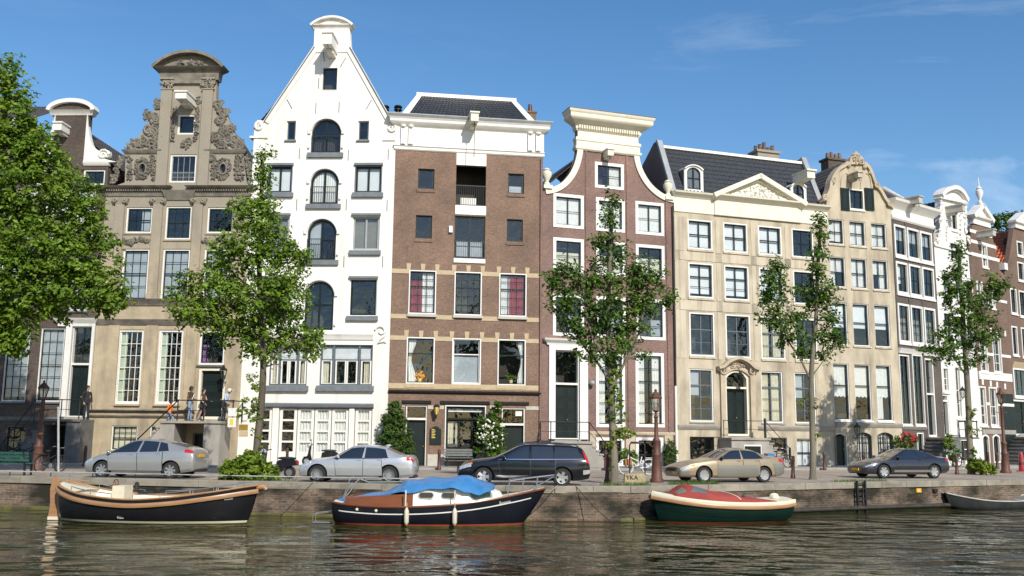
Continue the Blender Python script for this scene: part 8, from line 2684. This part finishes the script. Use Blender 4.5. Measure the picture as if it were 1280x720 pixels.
def scooter(label, pos, rz, body, seat='black_plastic'):
 r = tag(empty('scooter', pos, rz), label, 'scooter', 'parked scooters')
 for x in (-.62, .62):
  mb = MB(); mb.lathe([(.13, -.06), (.21, -.06), (.235, -.03), (.235, .03), (.21, .06), (.13, .06)], (x, 0, .235), 20, axis='y', caps=False); w = mb.build('wheel', 'rubber', r, smooth=50)
  mb = MB(); mb.lathe([(0, -.05), (.135, -.045), (.135, .045), (0, .05)], (x, 0, .235), 14, axis='y'); mb.build('rim', 'alloy', w)
 mb = MB()
 prof = catmull([(-.92, .52), (-.85, .70), (-.5, .72), (-.15, .66), (-.08, .40), (.25, .30), (.40, .34)], 4)
 low = catmull([(.40, .26), (.1, .20), (-.2, .22), (-.42, .38), (-.75, .48), (-.92, .5)], 4)
 mb.prism(prof[::-1] + low[::-1], -.13, .13); mb.build('body', body, r, smooth=50)
 mb = MB(); mb.prism(catmull([(.34, .30), (.42, .62), (.40, .95), (.47, .98), (.56, .60), (.62, .48), (.80, .44), (.70, .40), (.48, .36)], 4), -.15, .15); fs_ = mb.build('front_shield', body, r, smooth=50)
 mb = MB(); mb.ball((.50, 0, 1.0), (.13, .12, .11), 10); mb.build('headlight', 'clear_lens', fs_, smooth=60)
 mb = MB(); mb.tube([(.32, -.33, 1.08), (.42, -.15, 1.05), (.44, 0, 1.03), (.42, .15, 1.05), (.32, .33, 1.08)], .02, 6)
 for sy in (-1, 1): mb.tube([(.40, sy * .22, 1.05), (.44, sy * .28, 1.25)], .008, 5); mb.ball((.44, sy * .29, 1.28), (.02, .07, .05), 8)
 mb.tube([(.46, 0, 1.0), (.60, 0, .3)], .03, 8); mb.build('handlebar', 'black_iron', r)
 mb = MB(); mb.ball((-.48, 0, .76), (.40, .13, .06), 10); mb.build('seat', seat, r, smooth=60)
 mb = MB(); mb.box(-.95, -.88, -.07, .07, .56, .66); mb.build('tail_light', 'red_lens', r)
 return r
p = fb(399, 1.6, .104); scooter('black scooter parked behind the silver saloon before the white doors', p, PI + .15, 'paint_black')
p = Vector((at(343, 592, 37.2).x, 37.2, 0)); scooter('dark blue scooter half hidden by the bush below the pointed tree', p, PI - .2, 'paint_anthracite')
p = Vector((at(792, 598, 37.2).x, 36.9, 0))
r = tag(empty('concrete_block', p), 'mossy concrete block painted with dark letters beside the white bicycle', 'block')
mb = MB(); mb.hexa([(-.40, -.2, 0), (.40, -.2, 0), (.40, .2, 0), (-.40, .2, 0)], [(-.38, -.17, .30), (.37, -.18, .34), (.37, .17, .34), (-.38, .17, .31)]); mb.build('block', 'block_tan', r)
text_mesh('lettering', 'YKA', .23, 'green_black', r, (-.12, -.205, .18), (PI / 2 - .06, 0, 0))
def quay_rail(x0, x1, label):
 r = tag(empty('quay_railing', (x0, quay_y(x0), 0)), label, 'railing')
 mb = MB(); n = int((x1 - x0) / .5)
 o = Vector((x0, quay_y(x0), 0))
 pts = [Vector((x, quay_y(x) + .22, .20)) - o for x in [x0 + (x1 - x0) * k / n for k in range(n + 1)]]
 mb.tube(pts, .024, 6); mb.build('rail', 'post_grey', r, smooth=60)
 mb = MB()
 x = x0 + .3
 while x < x1:
  q = Vector((x, quay_y(x) + .22, 0)) - o; mb.tube([q, q + Vector((0, 0, .20))], .02, 6); x += 1.7
 mb.build('rail_posts', 'black_iron', r)
quay_rail(-24, -1.4, 'low grey pipe rail on short posts along the quay edge behind the black sloop')
x = at(1063, 600, 39).x; x = 13.6
dq_ = quay_dir(x); yq = quay_y(x)
r = tag(empty('quay_ladder', (x, yq, 0), math.atan2(dq_.y, dq_.x)), 'black iron ladder fixed to the quay wall below the dark coupe', 'ladder')
for u in (-.22, .22):
 mb = MB(); mb.box(u - .035, u + .035, -.20, -.12, -1.5, .10); mb.build('stile', 'black_iron', r)
mb = MB()
for k in range(7): mb.box(-.19, .19, -.19, -.14, -.02 - k * .2, .015 - k * .2)
mb.build('rungs', 'black_iron', r)
x = 19.0
dq_ = quay_dir(x)
def on_wall(px, py):
 for k in range(4000):
  Y = 30 + k * .005; p = at(px, py, Y)
  if Y >= quay_y(p.x) - .02: return p
p = on_wall(1148, 613); dq_ = quay_dir(p.x)
r = tag(empty('quay_marker', p, math.atan2(dq_.y, dq_.x)), 'small yellow plate fixed to the quay wall between ladder and grey punt', 'marker')
mb = MB(); mb.box(-.14, .14, -.03, .03, -.08, .08); mb.build('plate', 'plate_yellow', r); mb = MB(); mb.box(-.02, .02, -.034, -.031, -.05, .05); mb.build('mark', 'boat_white', r)
p = on_wall(1168, 613); dq_ = quay_dir(p.x)
r = tag(empty('mooring_ring', p, math.atan2(dq_.y, dq_.x)), 'dark iron mooring bracket on the quay wall at the punt bow', 'mooring ring')
mb = MB(); mb.box(-.12, .12, -.08, .02, -.05, .06); mb.tube([(.09 * math.cos(a * PI / 6), -.06, -.14 + .09 * math.sin(a * PI / 6)) for a in range(12)], .014, 5, closed=True); mb.build('ring', 'black_iron', r)
mb = MB(); pts = [Vector((x, quay_y(x) - .22, WATER + .16)) for x in (9.2, 11, 13, 15, 17, 18.6)]
o = pts[0].copy(); mb.tube([p - o for p in pts], .085, 8)
t_ = mb.build('timber_fender', 'wet_timber', loc=o, smooth=60); tag(t_, 'long dark timber rail along the foot of the quay wall behind the ladder', 'timber')
r = tag(empty('barrier', (at(1277, 582, 55).x, 55, 0)), 'dark red tapered traffic post by the dark steps', 'barrier')
mb = MB(); mb.lathe([(.28, 0), (.28, .06), (.17, .10), (.10, 1.0), (.08, 1.05), (0, 1.07)], n=14); mb.build('post', 'paint_red', r, smooth=50)
mb = MB(); mb.lathe([(.152, .36), (.132, .58)], n=14); mb.build('band', 'post_brown', r)
def person(label, pos, rz, J, mats, h=1.78, hair=None, extra=None):
 """J: joints in metres, x forward, y left, z up; one skinned body, painted by region"""
 r = tag(empty('person', pos, rz), label, 'person', 'people on the stoop of the sandstone house' if J.get('grp', 1) else None)
 s = h / 1.78
 V, E, RAD = [], [], []
 def v(p, rad):
  V.append(tuple(c * s for c in p)); RAD.append(rad * s); return len(V) - 1
 def e(a, b): E.append((a, b))
 pel = v(J['pelvis'], .135)
 P = Vector(J['pelvis']); C = Vector(J['chest']); Hd = Vector(J['head'])
 wai = v(P.lerp(C, .45), .12); che = v(C, .135); sh = v(C + (Hd - C) * .35, .10); nk = v(C + (Hd - C) * .52, .055); hd = v(C.lerp(Hd, .80), .072); ht = v(Hd, .098); top = v(Hd + Vector((0, 0, .075)), .075)
 for a, b in ((pel, wai), (wai, che), (che, sh), (sh, nk), (nk, hd), (hd, ht), (ht, top)): e(a, b)
 nose = v(Hd + Vector((.105, 0, -.01)), .016); e(ht, nose)
 for sd, k in ((1, 'l'), (-1, 'r')):
  S = Vector(J['chest']) + Vector((0, sd * .19, .14))
  el, wr = Vector(J['elbow_' + k]), Vector(J['wrist_' + k])
  a = v(S, .062); b = v(S.lerp(el, .5), .05); c = v(el, .042); d = v(el.lerp(wr, .5), .038); f = v(wr, .026)
  for p_, q_ in ((sh, a), (a, b), (b, c), (c, d), (d, f)): e(p_, q_)
  dr = (wr - el).normalized(); sidev = dr.cross(Vector((0, 0, 1))); sidev = sidev.normalized() if sidev.length > .1 else Vector((1, 0, 0))
  pm = v(wr + dr * .06, .030); e(f, pm)
  for q in range(4):
   b0_ = wr + dr * .10 + sidev * (.024 * (q - 1.5)); k1 = v(b0_, .010); k2 = v(b0_ + dr * (.032 + .006 * (1.5 - abs(q - 1.5))) + Vector((0, 0, -.008)), .0085); k3 = v(b0_ + dr * .055 + Vector((0, 0, -.028)), .0075); e(pm, k1); e(k1, k2); e(k2, k3)
  t1 = v(wr + dr * .05 + sidev * .045 * (-sd), .010); t2 = v(wr + dr * .085 + sidev * .06 * (-sd), .0085); e(pm, t1); e(t1, t2)
  Hp = P + Vector((0, sd * .095, -.06)); kn, an, toe = Vector(J['knee_' + k]), Vector(J['ankle_' + k]), Vector(J['toe_' + k])
  a = v(Hp, .095); b = v(Hp.lerp(kn, .5), .078); c = v(kn, .058); d = v(kn.lerp(an, .4), .054); f = v(an, .040); g = v(an + Vector((-.03, 0, -.05)), .042); t = v(toe, .034)
  for p_, q_ in ((pel, a), (a, b), (b, c), (c, d), (d, f), (f, g), (g, t)): e(p_, q_)
 me = bpy.data.meshes.new('body'); me.from_pydata(V, E, [])
 o = bpy.data.objects.new('body', me); COL.objects.link(o)
 md = o.modifiers.new('skin', 'SKIN'); md.use_smooth_shade = True
 sk = me.skin_vertices[0].data if me.skin_vertices else None
 if sk is None:
  bm = bmesh.new(); bm.from_mesh(me); bm.verts.layers.skin.verify(); bm.to_mesh(me); bm.free(); sk = me.skin_vertices[0].data
 for i, rad in enumerate(RAD):
  sk[i].radius = (rad, rad)
  sk[i].use_root = (i == 0)
 o.modifiers.new('sub', 'SUBSURF').levels = 1
 dg = bpy.context.evaluated_depsgraph_get(); dg.update()
 m2 = bpy.data.meshes.new_from_object(o.evaluated_get(dg)); o.modifiers.clear(); o.data = m2; m2.name = 'body'
 for mm in mats['slots']: m2.materials.append(MATS[mm])
 zone = mats['zone']
 for pl in m2.polygons:
  c = pl.center / s
  d = min(range(len(V)), key=lambda i: (Vector(V[i]) - pl.center).length - RAD[i])
  pl.material_index = zone(d, c)
  pl.use_smooth = True
 o.parent = r
 mb = MB()
 hp = Hd * s
 mb.ball((hp.x - .018 * s, hp.y, hp.z + .035 * s), (.112 * s, .098 * s, .105 * s), 12)
 if hair != 'cap': mb.ball((hp.x - .05 * s, hp.y, hp.z - .03 * s), (.09 * s, .1 * s, .10 * s), 10)
 else: mb.box(hp.x + .05 * s, hp.x + .19 * s, hp.y - .07 * s, hp.y + .07 * s, hp.z + .045 * s, hp.z + .06 * s)
 mb.build('cap' if hair == 'cap' else 'hair', mats['hair'], r, smooth=60)
 mb = MB()
 for sd in (1, -1): mb.ball((hp.x + .092 * s, hp.y + sd * .034 * s, hp.z + .012 * s), .011 * s, 6)
 mb.box(hp.x + .088 * s, hp.x + .098 * s, hp.y - .022 * s, hp.y + .022 * s, hp.z - .052 * s, hp.z - .044 * s)
 mb.build('eyes_and_mouth', 'hair_dark', r)
 if extra: extra(r, s)
 return r
def zones(top, legs, feet, sleeve=2, skin=0, short=False):
 def z(d, c):
  if d in (4, 5, 6, 7, 8): return skin
  if d in (1, 2, 3): return top
  if d == 0: return legs
  q = (d - 9) % 27
  if q < 20: return top if q < sleeve else skin
  return (skin if (short and q - 20 in (2, 3, 4)) else legs) if q - 20 < 5 else feet
 return z
stand = dict(pelvis=(0, 0, .95), chest=(.0, 0, 1.28), head=(.03, 0, 1.66), elbow_l=(-.03, .27, 1.14), wrist_l=(.10, .24, .92), elbow_r=(-.03, -.27, 1.14), wrist_r=(.10, -.24, .92),
 knee_l=(.03, .10, .50), ankle_l=(0, .10, .09), toe_l=(.17, .11, .03), knee_r=(.03, -.10, .50), ankle_r=(-.02, -.10, .09), toe_r=(.15, -.11, .03))
rzs = math.atan2(H_STONE.t.y, H_STONE.t.x)
def on_stoop(px, v=.95): u = H_STONE.P(px, 520, v)[0]; return H_STONE.world(u, v, STOOP_Z + .002)
def straps(r, s):
 mb = MB()
 mb.tube([(.13 * s, .10 * s, 1.40 * s), (.145 * s, 0, 1.22 * s), (.12 * s, -.13 * s, 1.06 * s)], .018 * s, 6); mb.tube([(-.02 * s, .20 * s, 1.42 * s), (-.14 * s, .06 * s, 1.25 * s), (-.12 * s, -.12 * s, 1.05 * s)], .02 * s, 6)
 mb.build('bag_strap', 'cloth_white', r)
j = dict(stand, elbow_l=(-.02, .26, 1.12), wrist_l=(.22, .14, 1.10), elbow_r=(-.02, -.26, 1.12), wrist_r=(.22, -.12, 1.08))
person('person in dark sleeveless top with pale strap and jeans standing between window and green door', on_stoop(237), rzs - .2, j, dict(slots=['skin_dark', 'cloth_olive', 'cloth_jeans_pale', 'cloth_black'], zone=zones(1, 2, 3, 1), hair='hair_dark'), 1.80, extra=straps)
j = dict(stand, head=(.06, 0, 1.64), chest=(.03, 0, 1.27), elbow_l=(.12, .24, 1.13), wrist_l=(.34, .16, 1.10), elbow_r=(.04, -.25, 1.10), wrist_r=(.22, -.20, .95), knee_l=(.10, .10, .50), ankle_l=(.06, .10, .09), toe_l=(.22, .11, .03), knee_r=(.0, -.10, .50), ankle_r=(-.16, -.10, .10), toe_r=(.0, -.11, .03))
person('person with curly dark hair, dark skirt and bare legs before the green door', on_stoop(252), rzs - .1, j, dict(slots=['skin_fair', 'cloth_olive', 'cloth_black', 'cloth_tan'], zone=zones(1, 2, 3, 1, short=True), hair='hair_dark'), 1.72)
j = dict(stand, chest=(.12, 0, 1.22), head=(.26, 0, 1.55), pelvis=(-.04, 0, .94), elbow_l=(.16, .25, 1.06), wrist_l=(.38, .16, 1.02), elbow_r=(.16, -.25, 1.06), wrist_r=(.38, -.14, 1.0))
person('person in white cap and pale shirt with dark trousers leaning on the stoop railing', on_stoop(279.5), rzs - .1, j, dict(slots=['skin_dark', 'cloth_pale_blue', 'cloth_black', 'cloth_black'], zone=zones(1, 2, 3, 4), hair='cloth_white'), 1.80, hair='cap')
j = dict(stand, knee_l=(.26, .10, .62), ankle_l=(.20, .10, .28), toe_l=(.37, .11, .22), chest=(.04, 0, 1.27), head=(.09, 0, 1.64), elbow_l=(.06, .25, 1.10), wrist_l=(.26, .2, 1.08))
u = H_STONE.P(210, 540, .95)[0]; q = H_STONE.world(u, .95, STOOP_Z - .48)
person('person in orange shirt and jeans climbing the steps of the sandstone house', q, rzs, j, dict(slots=['skin_dark', 'cloth_orange', 'cloth_jeans_pale', 'cloth_black'], zone=zones(1, 2, 3, 3), hair='hair_dark'), 1.62)
j = dict(stand, grp=0)
u = H_DARK.P(109, 490, .6)[0]; zd0 = H_DARK.P(98, 521)[1] - .15
pr = person('person in dark clothes standing in the shaded doorway of the dark brick house', H_DARK.world(u, .55, zd0), rzs - .6, j, dict(slots=['skin_fair', 'cloth_black', 'cloth_black', 'cloth_black'], zone=zones(1, 2, 3, 5), hair='hair_dark'), 1.78)
# pieces that stand apart become parts of their own
APART = {'cornice': .05, 'carved_ornament': .10, 'gable_trim': .05, 'sandstone_band': .02, 'stone_band': .02, 'stone_block': .02, 'stoop_wall': .02, 'mullion': .02, 'casement': .02, 'hoist_panel': .02, 'party_wall': .02, 'party_coping': .02,
 'hip_board': .03, 'lintel': .02, 'pilaster': .03, 'gable_pilaster': .05, 'shutter': .02, 'bracket': .03, 'brick_pier': .02, 'stone_panel': .02, 'plinth': .02, 'wall_ties': .02, 'railing_post': .05, 'grab_rail': .02, 'cleat': .03, 'stern_rail': .03,
 'coping': .01, 'door_surround': .05, 'rope_coil': .02, 'rail_posts': .01, 'door_frame': .02, 'arch_moulding': .03, 'toe_rail': .01, 'thwart': .02}
RENAME = {'wall_ties': 'wall_tie', 'rail_posts': 'rail_post', 'casement': 'casement'}
def split_apart(o, eps):
 me = o.data
 n = len(me.vertices)
 par = list(range(n))
 def find(i):
  while par[i] != i:
   par[i] = par[par[i]]; i = par[i]
  return i
 for p in me.polygons:
  vs = p.vertices; a = find(vs[0])
  for v in vs[1:]:
   b = find(v)
   if a != b: par[b] = a
 box = {}
 for i in range(n):
  r = find(i); c = me.vertices[i].co
  if r not in box: box[r] = [c.x, c.y, c.z, c.x, c.y, c.z]
  else:
   b = box[r]; b[0] = min(b[0], c.x); b[1] = min(b[1], c.y); b[2] = min(b[2], c.z); b[3] = max(b[3], c.x); b[4] = max(b[4], c.y); b[5] = max(b[5], c.z)
 ks = sorted(box, key=lambda k: box[k][0])
 if len(ks) < 2 or len(ks) > 2500: return
 for i, a in enumerate(ks):
  A = box[a]
  for b in ks[i + 1:]:
   B = box[b]
   if B[0] > A[3] + eps: break
   if A[1] - eps <= B[4] and B[1] - eps <= A[4] and A[2] - eps <= B[5] and B[2] - eps <= A[5]:
    x, y = find(a), find(b)
    if x != y: par[y] = x
 groups = {}
 for p in me.polygons: groups.setdefault(find(p.vertices[0]), []).append(p)
 gl = sorted(groups.values(), key=len, reverse=True)
 if len(gl) < 2: return
 if len(gl) > 90: return
 src = [v.co.copy() for v in me.vertices]
 new = []
 for g in gl:
  mp = {}
  fs = []
  for p in g:
   fs.append([mp.setdefault(v, len(mp)) for v in p.vertices])
  m2 = bpy.data.meshes.new(me.name)
  m2.from_pydata([src[v] for v in mp], [], fs)
  for m_ in me.materials: m2.materials.append(m_)
  m2.polygons.foreach_set('use_smooth', [p.use_smooth for p in g])
  if any(p.use_smooth for p in g): m2.set_sharp_from_angle(angle=math.radians(40))
  new.append(m2)
 nm = o.name.split('.')[0]
 o.data = new[0]
 for m2 in new[1:]:
  c = bpy.data.objects.new(nm, m2); COL.objects.link(c); c.parent = o.parent
 return True
for o in list(COL.objects):
 k = o.name.split('.')[0]
 if o.type == 'MESH' and o.parent and k in APART and not o.children: split_apart(o, APART[k])
 elif o.type == 'MESH' and o.parent and k in APART:
  pass
for o in list(COL.objects):
 k = o.name.split('.')[0]
 if k in RENAME and RENAME[k] != k: o.name = RENAME[k]
